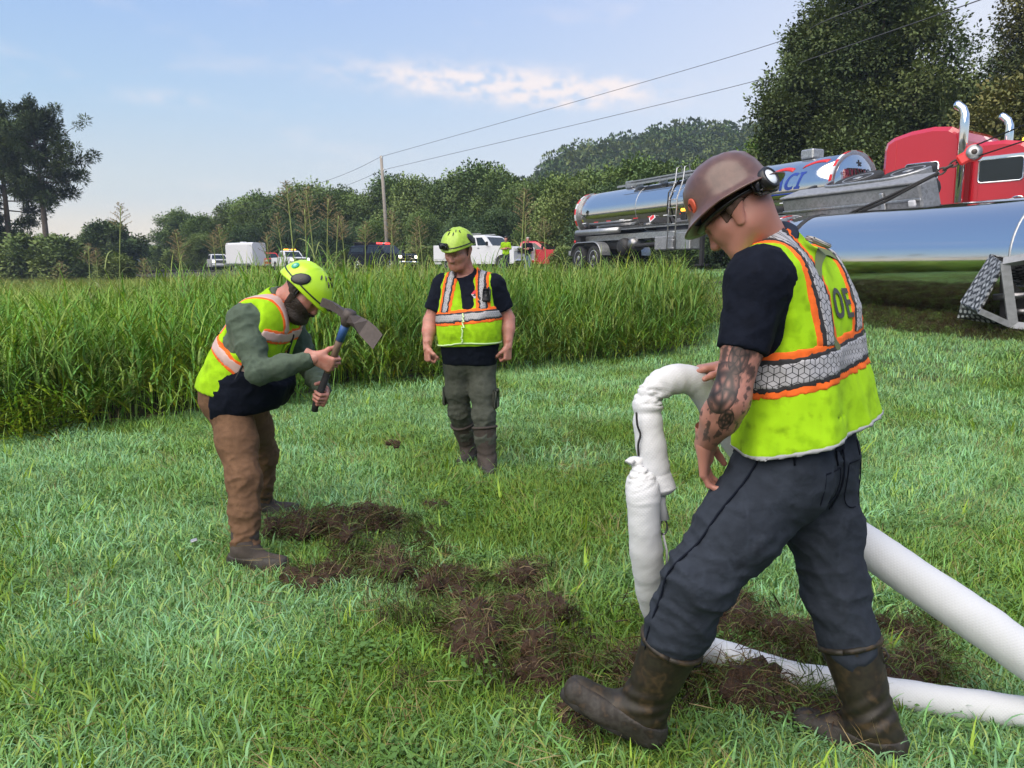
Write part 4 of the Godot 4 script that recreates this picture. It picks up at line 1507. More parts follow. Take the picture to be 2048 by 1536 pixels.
func full_brim_hat(o: Node3D, xf: Transform3D):
	var hat := Node3D.new()
	hat.name = "hard_hat"
	o.add_child(hat)
	hat.transform = xf
	var N := 48
	var prof := [[0.120, -0.006, 0], [0.140, -0.014, 1], [0.153, -0.019, 1], [0.158, -0.016, 1], [0.153, -0.012, 1], [0.140, -0.003, 1], [0.128, 0.012, 0.4], [0.122, 0.032, 0], [0.117, 0.062, 0], [0.103, 0.092, 0], [0.080, 0.115, 0], [0.050, 0.130, 0], [0.018, 0.137, 0]]
	var b := MB.new()
	var rings := []
	for p in prof:
		var R := PackedVector3Array()
		for i in N:
			var a := -TAU * i / N
			var st: float = 1.13 if p[2] == 0 else 1.13 + 0.02 * p[2]
			var y: float = p[1] - 0.012 * p[2] * maxf(0.0, cos(a)) - 0.006 * p[2] * maxf(0.0, -cos(a))
			var rib := pow(maxf(0.0, cos((wrapf(a, -PI, PI)) * 1.0) * 0.0), 2.0)
			var q := Vector3(sin(a) * p[0], y, cos(a) * p[0] * st)
			var crest := 0.006 * exp(-pow(q.x / 0.016, 2.0)) + 0.004 * exp(-pow((absf(q.x) - 0.045) / 0.012, 2.0))
			if p[1] > 0.05: q.y += crest * smoothstep(0.05, 0.1, p[1])
			R.append(q)
		rings.append(R)
	b.loft(rings, false, true)
	put("shell", b.done(), M.hat_brown, hat)
	put("sticker", MB.new().lathe(along(Vector3(0.088, 0.030, 0.094), Vector3(0.66, 0.2, 0.73)), [Vector2(0.026, -0.002), Vector2(0.026, 0.002), Vector2(0.02, 0.003)], 18).done(), flat(0.45, 0.07, 0.03, 0.5), hat)
	put("sticker", MB.new().box(Transform3D(Basis.from_euler(Vector3(0, 0.75, 0)) , Vector3(0.090, 0.030, 0.098)), Vector3(0.010, 0.026, 0.004), 0.001).done(), flat(0.10, 0.02, 0.02, 0.5), hat)
	var ring := []
	for i in 41:
		var a := TAU * i / 40.0
		ring.append(Vector3(sin(a) * 0.104, -0.030 - 0.004 * cos(a), cos(a) * 0.118))
	put("headband", MB.new().tube(ring, 0.021, 8, true, Vector2.ZERO, 0.35).done(), M.black_plastic, hat)
	var lam := Node3D.new()
	lam.name = "headlamp"
	hat.add_child(lam)
	lam.transform = Transform3D(Basis.from_euler(Vector3(0, PI - 0.42, 0)).scaled(Vector3.ONE * 1.35), Vector3(0.055, -0.032, -0.116))
	put("housing", MB.new().box(at(Vector3(0, 0, 0.004)), Vector3(0.085, 0.042, 0.026), 0.009).done(), M.black_plastic, lam)
	put("bezel", MB.new().lathe(along(Vector3(-0.004, 0.004, 0.016), Vector3(0, 0, 1)), [Vector2(0.026, 0), Vector2(0.026, 0.014), Vector2(0.021, 0.018), Vector2(0.017, 0.014)], 20, false).done(), M.black_plastic, lam)
	put("lens", MB.new().lathe(along(Vector3(-0.004, 0.004, 0.026), Vector3(0, 0, 1)), [Vector2(0.0185, 0), Vector2(0.0175, 0.005), Vector2(0.012, 0.007)], 20).done(), M.lens, lam)

func boot(o: Node3D, ankle: Vector3, knee: Vector3, toe_dir: Vector3, sole_n: Vector3, shaft: float, cell: float, m: Material, r := 0.062, open_top := true):
	# a rubber work boot: shaft towards the knee, foot along toe_dir
	var up := (knee - ankle).normalized()
	var t := toe_dir.normalized()
	var heel := ankle - sole_n * 0.055 - t * 0.045
	var ball := ankle - sole_n * 0.068 + t * 0.115
	var toe := ankle - sole_n * 0.062 + t * 0.195
	var F := new_field([ankle + up * shaft, heel, toe], 0.13, cell)
	F.cap(ankle, ankle + up * (shaft + 0.1), r * 0.98, r * 1.48, 0.03)
	F.cap(heel, ankle, 0.047, r * 0.92, 0.03)
	F.cap(heel, ball, 0.046, 0.047, 0.03)
	F.cap(ankle, ball, 0.055, 0.040, 0.05)
	F.cap(ball, toe, 0.048, 0.040, 0.03)
	F.cap(ball + sole_n * 0.012, toe + sole_n * 0.018, 0.036, 0.034, 0.03)
	var top := ankle + up * shaft
	var cut := [[top, up, 9.0], [ankle - sole_n * 0.085, -sole_n, 9.0]]
	var G := trimmed(F, 0.03, cut, func(p: Vector3, v: float) -> float:
		var q := p - ankle
		var s := q.dot(up)
		var fold := 0.004 * sin(s * 120.0 + 3.0 * q.dot(t) * 20.0) * exp(-pow((s - 0.05) / 0.05, 2.0))
		v += fold
		return v)
	var b := Node3D.new()
	b.name = "boot" if not o.has_node("boot") else "boot_001"
	o.add_child(b)
	put("upper", Shell.new().add(G.net()).relax(1, 0.4).done(), m, b)
	var foxing := trimmed(F, 0.03, [[ankle - sole_n * 0.020, sole_n, 9.0], [ankle - sole_n * 0.086, -sole_n, 9.0]], func(p: Vector3, v: float) -> float:
		return v - 0.004)
	put("rubber_foot", Shell.new().add(foxing.net()).relax(1, 0.3).done(), M.boot_foot, b)
	# the sole follows the foot's outline: a sheet of its own below the upper
	var outline := PackedVector2Array()
	var side := t.cross(sole_n)
	for k in 22:
		var a := TAU * k / 22.0
		var f := (1.0 - cos(a)) * 0.5
		var w := 0.040 + 0.012 * sin(f * PI * 0.9) + 0.004 * f
		outline.append(Vector2(lerpf(-0.098, 0.245, f), sin(a) * w * (1.15 if absf(cos(a)) > 0.6 else 1.0)))
	put("sole", MB.new().slab(Transform3D(Basis(t, side, t.cross(side)), ankle - sole_n * 0.096), outline, 0.026 if t.cross(side).dot(sole_n) > 0 else -0.026, 0.0).done(), M.boot_sole, b)
	if not open_top: return
	var loop_p := top - t * r * 1.2
	put("pull_loop", MB.new().tube([loop_p - up * 0.05, loop_p - up * 0.02 - t * 0.025, loop_p + up * 0.0 - t * 0.02, loop_p + up * 0.005], 0.006, 5, true, Vector2.ZERO, 0.5).done(), M.boot_sole, b)
	var rim := []
	var sx := up.cross(t).normalized()
	var sz := up.cross(sx)
	for k in 25:
		rim.append(top + (sx * cos(TAU * k / 24.0) + sz * sin(TAU * k / 24.0)) * r * 1.34)
	put("rim", MB.new().tube(rim, 0.010, 8).done(), m, b)

func band(o: Node3D, F: Field, c: Vector3, n: Vector3, half: float, kind: String, clip: Array, uvf = null):
	var seq: Array = [["orange_trim", half + 0.029, 0.0030, M.orange], ["black_trim", half + 0.012, 0.0050, M.black_trim], ["reflective_band", half, 0.0070, M.silver]]
	if kind == "hex": seq[2][3] = M.hex_tape
	if kind == "pink": seq = [["orange_trim", half + 0.012, 0.0030, M.orange], ["reflective_band", half, 0.0055, M.pink_tape]]
	for s in seq:
		var G := trimmed(F, s[2] + 0.03, clip, func(p: Vector3, v: float) -> float: return maxf(v - s[2], absf((p - c).dot(n)) - s[1]))
		put(s[0], Shell.new().add(G.net(), Transform3D.IDENTITY, uvf if s[0] == "reflective_band" else null).done(), s[3], o)

func build_people():
	M.hex_tape = flat(0.36, 0.36, 0.38, 0.42)
	var hx := Image.create(256, 256, false, Image.FORMAT_RGB8)
	for y in 256:
		for x in 256:
			# tumbling blocks: three families of lines drawn between the corners of a hexagon lattice
			var p := Vector2(x, y) / 256.0 * Vector2(2.0, 2.0 / 0.8660254 * 0.8660254)
			var best := 1.0
			var q := Vector2(fposmod(p.x, 1.0), fposmod(p.y, 2.0))
			for ctr in [Vector2(0, 0), Vector2(1, 0), Vector2(0.5, 1), Vector2(0, 2), Vector2(1, 2), Vector2(-0.5, 1), Vector2(1.5, 1)]:
				for k in 3:
					var a := PI / 2.0 + k * TAU / 3.0
					var e: Vector2 = ctr + Vector2(cos(a) * 0.577, sin(a) * 0.667)
					best = minf(best, q.distance_to(Geometry2D.get_closest_point_to_segment(q, ctr, e)))
				for k in 6:
					var a0 := PI / 6.0 + k * TAU / 6.0
					var a1 := a0 + TAU / 6.0
					var e0: Vector2 = ctr + Vector2(cos(a0) * 0.577, sin(a0) * 0.667)
					var e1: Vector2 = ctr + Vector2(cos(a1) * 0.577, sin(a1) * 0.667)
					best = minf(best, q.distance_to(Geometry2D.get_closest_point_to_segment(q, e0, e1)))
			var v := 0.12 if best < 0.035 else 1.0
			hx.set_pixel(x, y, Color(v, v, v))
	M.hex_tape.albedo_texture = ImageTexture.create_from_image(hx)
	near_man()
	middle_man()
	digging_man()
	far_people()

# ---- the man in the brown hard hat, seen from behind his left shoulder
func near_man():
	var B := Vector3(0.8, 0, -2.2)
	var o := thing("person", "man in brown full-brim hard hat and lime vest holding the white boom", "person", B)
	var f := Vector3(-0.72, 0, -0.69)
	var l := Vector3(-0.69, 0, 0.72)
	var P := func(x, y, z) -> Vector3: return Vector3(x, y, z) - B
	var spine := [[P.call(0.865, 0.93, -2.27), 0.075, 0.128, 1.1], [P.call(0.868, 1.06, -2.28), 0.070, 0.122, 1.1], [P.call(0.855, 1.20, -2.29), 0.080, 0.122, 1.12], [P.call(0.840, 1.34, -2.29), 0.095, 0.118, 1.12], [P.call(0.815, 1.45, -2.29), 0.105, 0.098, 1.1]]
	var lsh: Vector3 = P.call(0.675, 1.475, -2.125)
	var rsh: Vector3 = P.call(0.905, 1.475, -2.45)
	var neck: Vector3 = P.call(0.765, 1.555, -2.285)
	var lel: Vector3 = P.call(0.590, 1.150, -2.055)
	var lwr: Vector3 = P.call(0.558, 1.000, -2.185)
	var rel: Vector3 = P.call(0.88, 1.205, -2.56)
	var rwr: Vector3 = P.call(0.690, 1.195, -2.44)
	var lhip: Vector3 = P.call(0.775, 0.90, -2.19)
	var rhip: Vector3 = P.call(0.935, 0.90, -2.36)
	var lkn: Vector3 = P.call(0.540, 0.610, -2.12)
	var lan: Vector3 = P.call(0.405, 0.165, -2.205)
	var rkn: Vector3 = P.call(1.005, 0.520, -2.28)
	var ran: Vector3 = P.call(1.105, 0.125, -2.18)
	var H: Vector3 = P.call(0.655, 1.652, -2.255)
	var hxf := frame(H, Vector3(-0.53, 0.78, -0.32), Vector3(-0.62, -0.68, -0.36)) * Transform3D(Basis.from_scale(Vector3.ONE * 0.94), Vector3.ZERO)
	# body
	var all := [lsh, rsh, neck, lel, lwr, rel, rwr, lhip, rhip, lkn, lan, rkn, ran]
	var F := new_field(all, 0.2, 0.010)
	torso(F, spine, l, f, -0.004)
	F.cap(lsh, rsh, 0.066, 0.066, 0.06)
	F.cap(P.call(0.79, 1.5, -2.29), neck + Vector3(-0.03, 0.05, -0.01), 0.075, 0.062, 0.06)
	limb(F, [lsh, lsh.lerp(lel, 0.5), lel, lel.lerp(lwr, 0.35), lwr], [0.066, 0.056, 0.049, 0.050, 0.031])
	limb(F, [rsh, rsh.lerp(rel, 0.5), rel, rel.lerp(rwr, 0.35), rwr], [0.066, 0.056, 0.049, 0.050, 0.031])
	limb(F, [lhip, lkn, lkn.lerp(lan, 0.35), lan], [0.10, 0.062, 0.062, 0.042], 0.0, 0.05)
	limb(F, [rhip, rkn, rkn.lerp(ran, 0.35), ran], [0.10, 0.062, 0.062, 0.042], 0.0, 0.05)
	var arm_ax := (lwr - lsh).normalized()
	var out := Vector3(-0.25, 0, 0.97)
	var acr := arm_ax.cross(out).normalized()
	var uvf := func(p: Vector3) -> Vector2:              # the tattoo's own flat map on the outer side of the left arm
		var q := p - lsh
		if q.dot(l) < -0.06 or q.dot(arm_ax) < 0.02: return Vector2(0.01, 0.01)
		return Vector2(clampf(0.5 + q.dot(acr) / 0.16, 0.02, 0.98), clampf(q.dot(arm_ax) / 0.56, 0.02, 0.98))
	var nk := hxf.affine_inverse() * (neck + Vector3(0.01, -0.02, 0))
	var hd := head_net(nk, 1.0)
	var sk := Shell.new().add(F.net(), Transform3D.IDENTITY, uvf).relax(1, 0.5)
	sk.add(hd[0], hxf, func(_p): return Vector2(0.01, 0.01))
	sk.add(hand_net(-1.0, [0.35, 0.65, 0.5], [Vector3(0.75, 0.6, 0.3), Vector3(0.35, 0.9, 0.4), Vector3(0.1, 0.9, 0.5)], 0.05, 1.04), frame_hand(lwr, Vector3(0.12, -0.97, -0.22), Vector3(0.85, 0.15, 0.35)), func(_p): return Vector2(0.01, 0.01))
	sk.add(hand_net(1.0, [0.25, 0.35, 0.3], [Vector3(0.7, 0.7, 0.1), Vector3(0.35, 0.93, 0.15), Vector3(0.2, 0.95, 0.3)], 0.06, 1.04), frame_hand(rwr, Vector3(-0.97, -0.08, 0.12), Vector3(-0.05, -0.99, 0.1)), func(_p): return Vector2(0.01, 0.01))
	var tat := M.skin.duplicate() as StandardMaterial3D
	tat.uv1_triplanar = false
	tat.uv1_scale = Vector3.ONE
	tat.texture_repeat = false
	tat.albedo_texture = tattoo()
	put("body", sk.done(), tat, o)
	var hf: Field = hd[1]
	var hairl := hf.layer(Vector3(-0.11, -0.1, -0.13), Vector3(0.11, 0.14, 0.1), 0.02, func(p: Vector3, v: float) -> float:
		return maxf(v - 0.0035 - 0.001 * nb.get_noise_3dv(p * 160.0), maxf(p.z - 0.055 + absf(p.x) * 0.3, -p.y + 0.012 - 0.30 * (p.z + 0.04))))
	put("hair", Shell.new().add(hairl.net(), hxf).done(), M.hair_short, o)
	for s in [-1.0, 1.0]: put("eyebrow", MB.new().tube([hxf * Vector3(s * 0.014, 0.034, 0.107), hxf * Vector3(s * 0.030, 0.039, 0.102), hxf * Vector3(s * 0.046, 0.034, 0.092)], 0.0045, 6).done(), M.hair_short, o)
	full_brim_hat(o, hxf * Transform3D(Basis.from_euler(Vector3(-0.10, 0, 0)), Vector3(0, 0.060, -0.004)) * Transform3D(Basis.from_scale(Vector3(0.95, 1.0, 0.95)), Vector3.ZERO))
	# polo shirt
	var S := new_field([lsh, rsh, neck, P.call(0.86, 0.9, -2.27), lel, rel], 0.2, 0.009)
	torso(S, spine, l, f, 0.010)
	S.cap(lsh, rsh, 0.082, 0.082, 0.06)
	S.cap(P.call(0.79, 1.49, -2.29), neck, 0.088, 0.072, 0.05)
	var lmid := lsh.lerp(lel, 0.62)
	var rmid := rsh.lerp(rel, 0.62)
	S.cap(lsh, lmid, 0.084, 0.068, 0.04)
	S.cap(rsh, rmid, 0.084, 0.068, 0.04)
	var lax := (lel - lsh).normalized()
	var rax := (rel - rsh).normalized()
	var nax := (hxf.origin - neck).normalized()
	var G := trimmed(S, 0.03, [[lsh.lerp(lel, 0.60), lax, 0.11], [rsh.lerp(rel, 0.60), rax, 0.11], [P.call(0.86, 0.91, -2.27), Vector3.DOWN, 9.0], [neck + nax * 0.005, nax, 0.12]])
	put("shirt", Shell.new().add(G.net()).push(func(p, n): return 0.007 * folds(p, 9.0, 11.0, 3.0)).relax(1, 0.3).done(), M.navy, o)
	var col := []
	for k in 33:
		var a := TAU * k / 32.0
		var cx := nax.cross(Vector3(0.3, 0, 1)).normalized()
		var cz := nax.cross(cx)
		col.append(neck + nax * 0.024 + (cx * cos(a) + cz * sin(a)) * 0.076)
	put("collar", MB.new().tube(col, 0.026, 8, true, Vector2.ZERO, 0.45).done(), cloth(0.03, 0.04, 0.065, 0.2), o)
	# trousers
	var T := new_field([lhip, rhip, lkn, rkn, lan, ran, P.call(0.86, 1.0, -2.27)], 0.22, 0.0075)
	T.cap(P.call(0.865, 0.99, -2.27) + l * 0.08, P.call(0.865, 0.99, -2.27) - l * 0.08, 0.128, 0.128, 0.05, f, 1.1)
	T.cap(P.call(0.868, 0.91, -2.275) + l * 0.085, P.call(0.868, 0.91, -2.275) - l * 0.085, 0.143, 0.143, 0.05, f, 1.05)
	var lth := [lhip, lhip.lerp(lkn, 0.5), lkn, lkn.lerp(lan, 0.26), lkn.lerp(lan, 0.42), lkn.lerp(lan, 0.58)]
	limb(T, lth, [0.130, 0.117, 0.095, 0.086, 0.078, 0.066], 0.0, 0.05)
	var rth := [rhip, rhip.lerp(rkn, 0.5), rkn, rkn.lerp(ran, 0.28), rkn.lerp(ran, 0.42), rkn.lerp(ran, 0.58)]
	limb(T, rth, [0.130, 0.110, 0.089, 0.081, 0.075, 0.062], 0.0, 0.05)
	var tr := Shell.new().add(T.net()).push(func(p: Vector3, n: Vector3) -> float:
		var kn := exp(-pow(p.distance_to(lkn) / 0.17, 2.0)) + exp(-pow(p.distance_to(rkn) / 0.17, 2.0))
		var an := exp(-pow(p.distance_to(lan) / 0.24, 2.0)) + exp(-pow(p.distance_to(ran) / 0.24, 2.0))
		var cr := exp(-pow(p.distance_to(P.call(0.86, 0.83, -2.25)) / 0.17, 2.0))
		var q := p + Vector3(0, 0.35 * (p.x - 0.06), 0)
		return (0.005 + 0.014 * kn + 0.014 * an + 0.013 * cr) * folds(q, 3.6, 9.0, 1.0) + 0.006 * nz.get_noise_3dv(p * 7.0)).relax(1, 0.12)
	put("trousers", tr.done(), M.charcoal, o)
	var seam := drape(T, spline([lhip + l * 0.12 + Vector3(0, 0.08, 0), lhip.lerp(lkn, 0.5) + l * 0.12 + f * 0.03, lkn + l * 0.1 + f * 0.06, lkn.lerp(lan, 0.5) + l * 0.1 + f * 0.05], 8), 0.003)
	put("seam", MB.new().tube(seam, 0.0035, 5).done(), M.navy, o)
	var bk := -f
	var seam2 := drape(T, spline([P.call(0.865, 0.99, -2.27) + bk * 0.15, P.call(0.868, 0.90, -2.27) + bk * 0.15, P.call(0.868, 0.80, -2.27) + bk * 0.10], 6), 0.002)
	put("seam", MB.new().tube(seam2, 0.003, 5).done(), M.navy, o)
	for s in [-1.0, 1.0]:
		var cpt: Vector3 = P.call(0.868, 0.885, -2.275) + bk * 0.16 + l * 0.085 * s
		var pk := drape(T, spline([cpt + l * 0.055 + Vector3(0, 0.055, 0), cpt - l * 0.055 + Vector3(0, 0.055, 0)], 8), 0.002)
		put("pocket_edge", MB.new().tube(pk, 0.003, 5).done(), M.navy, o)
		pk = drape(T, spline([cpt + l * 0.055 + Vector3(0, 0.055, 0), cpt + l * 0.055 - Vector3(0, 0.06, 0), cpt - Vector3(0, 0.085, 0), cpt - l * 0.055 - Vector3(0, 0.06, 0), cpt - l * 0.055 + Vector3(0, 0.055, 0)], 6), 0.0015)
		put("pocket_edge", MB.new().tube(pk, 0.002, 5).done(), M.navy, o)
	for a in [0.3, 1.3, 2.2, -0.8]:
		var d := (l * cos(a) + bk * sin(a)) * 0.19
		var bl := drape(T, [P.call(0.865, 1.005, -2.27) + d, P.call(0.865, 0.985, -2.27) + d, P.call(0.865, 0.955, -2.27) + d], 0.004)
		put("belt_loop", MB.new().tube(bl, 0.006, 4, true, Vector2.ZERO, 0.5).done(), M.navy, o)
	# vest: loose, hollow towards the hem
	var Vt := new_field([lsh, rsh, neck, P.call(0.7, 0.86, -2.15), P.call(1.06, 0.86, -2.4)], 0.24, 0.009)
	torso(Vt, [[P.call(0.890, 0.93, -2.275), 0.105, 0.178, 1.1], [P.call(0.880, 1.07, -2.28), 0.098, 0.160, 1.1], [P.call(0.872, 1.20, -2.29), 0.100, 0.148, 1.1], [P.call(0.855, 1.34, -2.29), 0.105, 0.140, 1.1], [P.call(0.822, 1.45, -2.29), 0.110, 0.119, 1.08]], l, f, 0.0, 0.07)
	Vt.cap(lsh.lerp(rsh, 0.12), rsh.lerp(lsh, 0.12), 0.093, 0.093, 0.05)
	Vt.cap(P.call(0.79, 1.49, -2.29), neck, 0.098, 0.080, 0.05)
	Vt.cap(P.call(1.00, 0.94, -2.36), P.call(0.95, 1.12, -2.34), 0.17, 0.14, 0.06)
	Vt.cap(lsh + l * 0.085 + Vector3(0, 0.03, 0), lsh + l * 0.05 + Vector3(0, -0.14, 0) - f * 0.00, 0.098, 0.105, 0.02, Vector3.ZERO, 1.0, true)
	Vt.cap(rsh - l * 0.085 + Vector3(0, 0.03, 0), rsh - l * 0.05 + Vector3(0, -0.14, 0), 0.098, 0.105, 0.02, Vector3.ZERO, 1.0, true)
	Vt.cap(neck + nax * 0.03 + f * 0.02, neck + nax * 0.12 + f * 0.05, 0.088, 0.10, 0.015, Vector3.ZERO, 1.0, true)
	var hemc: Vector3 = P.call(0.86, 1.015, -2.27)
	var hemn := (Vector3(0, -1, 0) + Vector3(0.20, 0, 0)).normalized()
	var fold_v := func(p: Vector3, n: Vector3) -> float:
		var low := smoothstep(1.25, 0.95, p.y)
		var ang := atan2((p - hemc).dot(l), (p - hemc).dot(f))
		return 0.007 * folds(p + Vector3(0, 0.5 * p.x, 0), 6.0, 4.0, 9.0) + low * 0.009 * sin(ang * 7.0 + p.y * 3.0) + 0.003 * nz.get_noise_3dv(p * 6.0)
	var Vf := trimmed(Vt, 0.10, [], func(p: Vector3, v: float) -> float:
		return v - fold_v.call(p, Vector3.UP))
	var hollow := func(p: Vector3, v: float) -> float:
		if p.y < 1.12: return maxf(v, -(v + 0.0155))
		return v
	var VG := trimmed(Vf, 0.03, [[hemc, hemn, 9.0]], hollow)
	put("vest", Shell.new().add(VG.net()).relax(1, 0.3).done(), M.lime_mesh, o)
	var tape := trimmed(Vf, 0.04, [[hemc, hemn, 9.0]], func(p: Vector3, v: float) -> float:
		return maxf(maxf(v - 0.003, -(v + 0.0165)), (hemc - hemn * 0.011 - p).dot(hemn)))
	put("hem_tape", Shell.new().add(tape.net()).done(), flat(0.30, 0.31, 0.32, 0.7), o)
	var axis: Vector3 = P.call(0.86, 1.2, -2.28)
	var ring_uv := func(p: Vector3) -> Vector2:
		var q := p - axis
		return Vector2(atan2(q.dot(l), -q.dot(f)) * 0.19 * 20.0, q.y * 20.0)
	var wn := Vector3(-0.20, 0.98, 0.0).normalized()
	var no_front := []
	band(o, Vf, P.call(0.86, 1.240, -2.28), wn, 0.034, "hex", no_front, ring_uv)
	for s in [-1.0, 1.0]:
		var bc: Vector3 = axis + l * 0.098 * s
		var bn := (l + Vector3(0, -0.10 * s, 0)).normalized()
		var strap_uv := func(p: Vector3) -> Vector2:
			var q := p - axis
			return Vector2(q.dot(l) * 20.0, (q.y - q.dot(f) * 0.7) * 20.0)
		band(o, Vf, bc, bn, 0.024, "hex", [[P.call(0.86, 1.296, -2.28), -wn, 9.0]], strap_uv)
	put("mic_clip", MB.new().box(Transform3D(Basis.from_euler(Vector3(0.2, 0.5, -0.25)), P.call(0.865, 1.578, -2.21)), Vector3(0.085, 0.014, 0.035), 0.005).done(), flat(0.35, 0.34, 0.32, 0.6), o)
	# print on the back: a ring broken by letters
	var ps := drape(Vf, [P.call(0.93, 1.40, -2.25) - f * 0.12], 0.006)
	print_on(o, Vf, P.call(0.845, 1.405, -2.29) - f * 0.02 - l * 0.035, -f, l * -1.0, 0.235, "OES")
	boot(o, lan, lkn, Vector3(-0.88, 0.40, -0.22), Vector3(0.40, 0.91, 0.0).normalized(), 0.25, 0.007, M.boot, 0.066)
	boot(o, ran, rkn, Vector3(-0.72, -0.06, -0.50), Vector3(-0.05, 1, 0).normalized(), 0.25, 0.007, M.boot, 0.066)

func frame_hand(w: Vector3, fingers: Vector3, palm: Vector3) -> Transform3D:
	var y := fingers.normalized()
	var z := (palm - y * palm.dot(y)).normalized()
	return Transform3D(Basis(y.cross(z), y, z), w)

func tattoo() -> ImageTexture:
	var W := 256
	var H := 512
	var im := Image.create(W, H, false, Image.FORMAT_RGB8)
	var n := FastNoiseLite.new()
	n.seed = 90
	n.frequency = 0.02
	n.fractal_octaves = 4
	var flowers := [[0.55, 0.52, 0.115, 0.4], [0.45, 0.36, 0.075, 1.3], [0.34, 0.66, 0.055, 2.0]]
	for y in H:
		for x in W:
			var u := float(x) / W
			var v := float(y) / H
			var c := Color(1, 1, 1) * (0.93 + 0.09 * n.get_noise_2d(x, y))
			var ink := 0.0
			if u > 0.03 and v > 0.10:
				ink = clampf(n.get_noise_2d(x * 0.9 + 300, y * 0.9) * 1.6 + 0.30, 0.0, 0.62) * smoothstep(0.10, 0.22, v) * (1.0 - smoothstep(0.42, 0.52, v))
				ink = maxf(ink, clampf(n.get_noise_2d(x * 1.3, y * 1.3 + 500) * 2.4 - 0.25, 0.0, 0.6) * (1.0 - smoothstep(0.78, 0.9, v)))
				for f in flowers:
					var q := Vector2(u - f[0], (v - f[1]) * 2.0)
					var r: float = q.length() / (f[2] * 2.2)
					if r < 1.0:
						var a: float = q.angle() + f[3]
						var pet := absf(sin(a * 2.5 + r * 0.8))
						ink = maxf(ink, clampf(0.50 + 0.4 * (1.0 - pet) + 0.25 * sin(r * 14.0) * pet, 0.25, 0.92))
			im.set_pixel(x, y, Color(c.r, c.g, c.b).lerp(Color(0.15, 0.21, 0.24), ink))
	im.fill_rect(Rect2i(0, 0, 5, H), Color(0.97, 0.96, 0.95))
	return ImageTexture.create_from_image(im)

# lettering and a broken ring, laid on a garment
func print_on(o: Node3D, F: Field, c: Vector3, outward: Vector3, right: Vector3, width: float, text: String):
	var ink := flat(0.05, 0.055, 0.05, 0.8)
	var up := Vector3.UP
	var tm := TextMesh.new()
	tm.text = text
	var sf := SystemFont.new()
	sf.font_names = PackedStringArray(["Droid Sans"])
	sf.font_weight = 700
	tm.font = sf
	tm.font_size = 64
	tm.pixel_size = 0.001
	tm.depth = 0.0
	tm.curve_step = 1.0
	var mb := MB.new(true)
	var arr := tm.get_mesh_arrays()
	var V: PackedVector3Array = arr[Mesh.ARRAY_VERTEX]
	var I: PackedInt32Array = arr[Mesh.ARRAY_INDEX]
	var sc := width / 0.13
	var mapped := []
	for p in V: mapped.append(c + outward * 0.25 + right * p.x * sc * 0.9 + up * p.y * sc)
	var lay := func(p: Vector3) -> Vector3:
		var q: Vector3 = p
		for k in 60:
			var v := F.sample(q) - 0.0045
			if v < 0.001: break
			q -= outward * clampf(v * 0.7, 0.001, 0.02)
		return q
	var tri_out := func(a: Vector3, b: Vector3, d: Vector3):
		mb.tri(lay.call(a), lay.call(b), lay.call(d))
	for i in range(0, I.size(), 3):
		var a: Vector3 = mapped[I[i]]
		var b: Vector3 = mapped[I[i + 2]]
		var d: Vector3 = mapped[I[i + 1]]
		var ab := (a + b) * 0.5
		var bd := (b + d) * 0.5
		var da := (d + a) * 0.5
		tri_out.call(a, ab, da)
		tri_out.call(ab, b, bd)
		tri_out.call(da, bd, d)
		tri_out.call(ab, bd, da)
	put("print", mb.done(), ink, o)
	for s in [0.0, PI]:
		var rb := MB.new(true)
		for k in 14:
			var a0: float = s + 0.5 + 2.14 * k / 14.0
			var a1: float = s + 0.5 + 2.14 * (k + 1) / 14.0
			var q := []
			for t in [[a0, 0.62], [a1, 0.62], [a1, 0.74], [a0, 0.74]]:
				q.append(lay.call(c + outward * 0.25 + (right * cos(t[0]) + up * sin(t[0]) * 0.95) * width * t[1]))
			rb.quad(q[0], q[1], q[2], q[3])
		put("print", rb.done(), flat(0.12, 0.15, 0.06, 0.8), o)

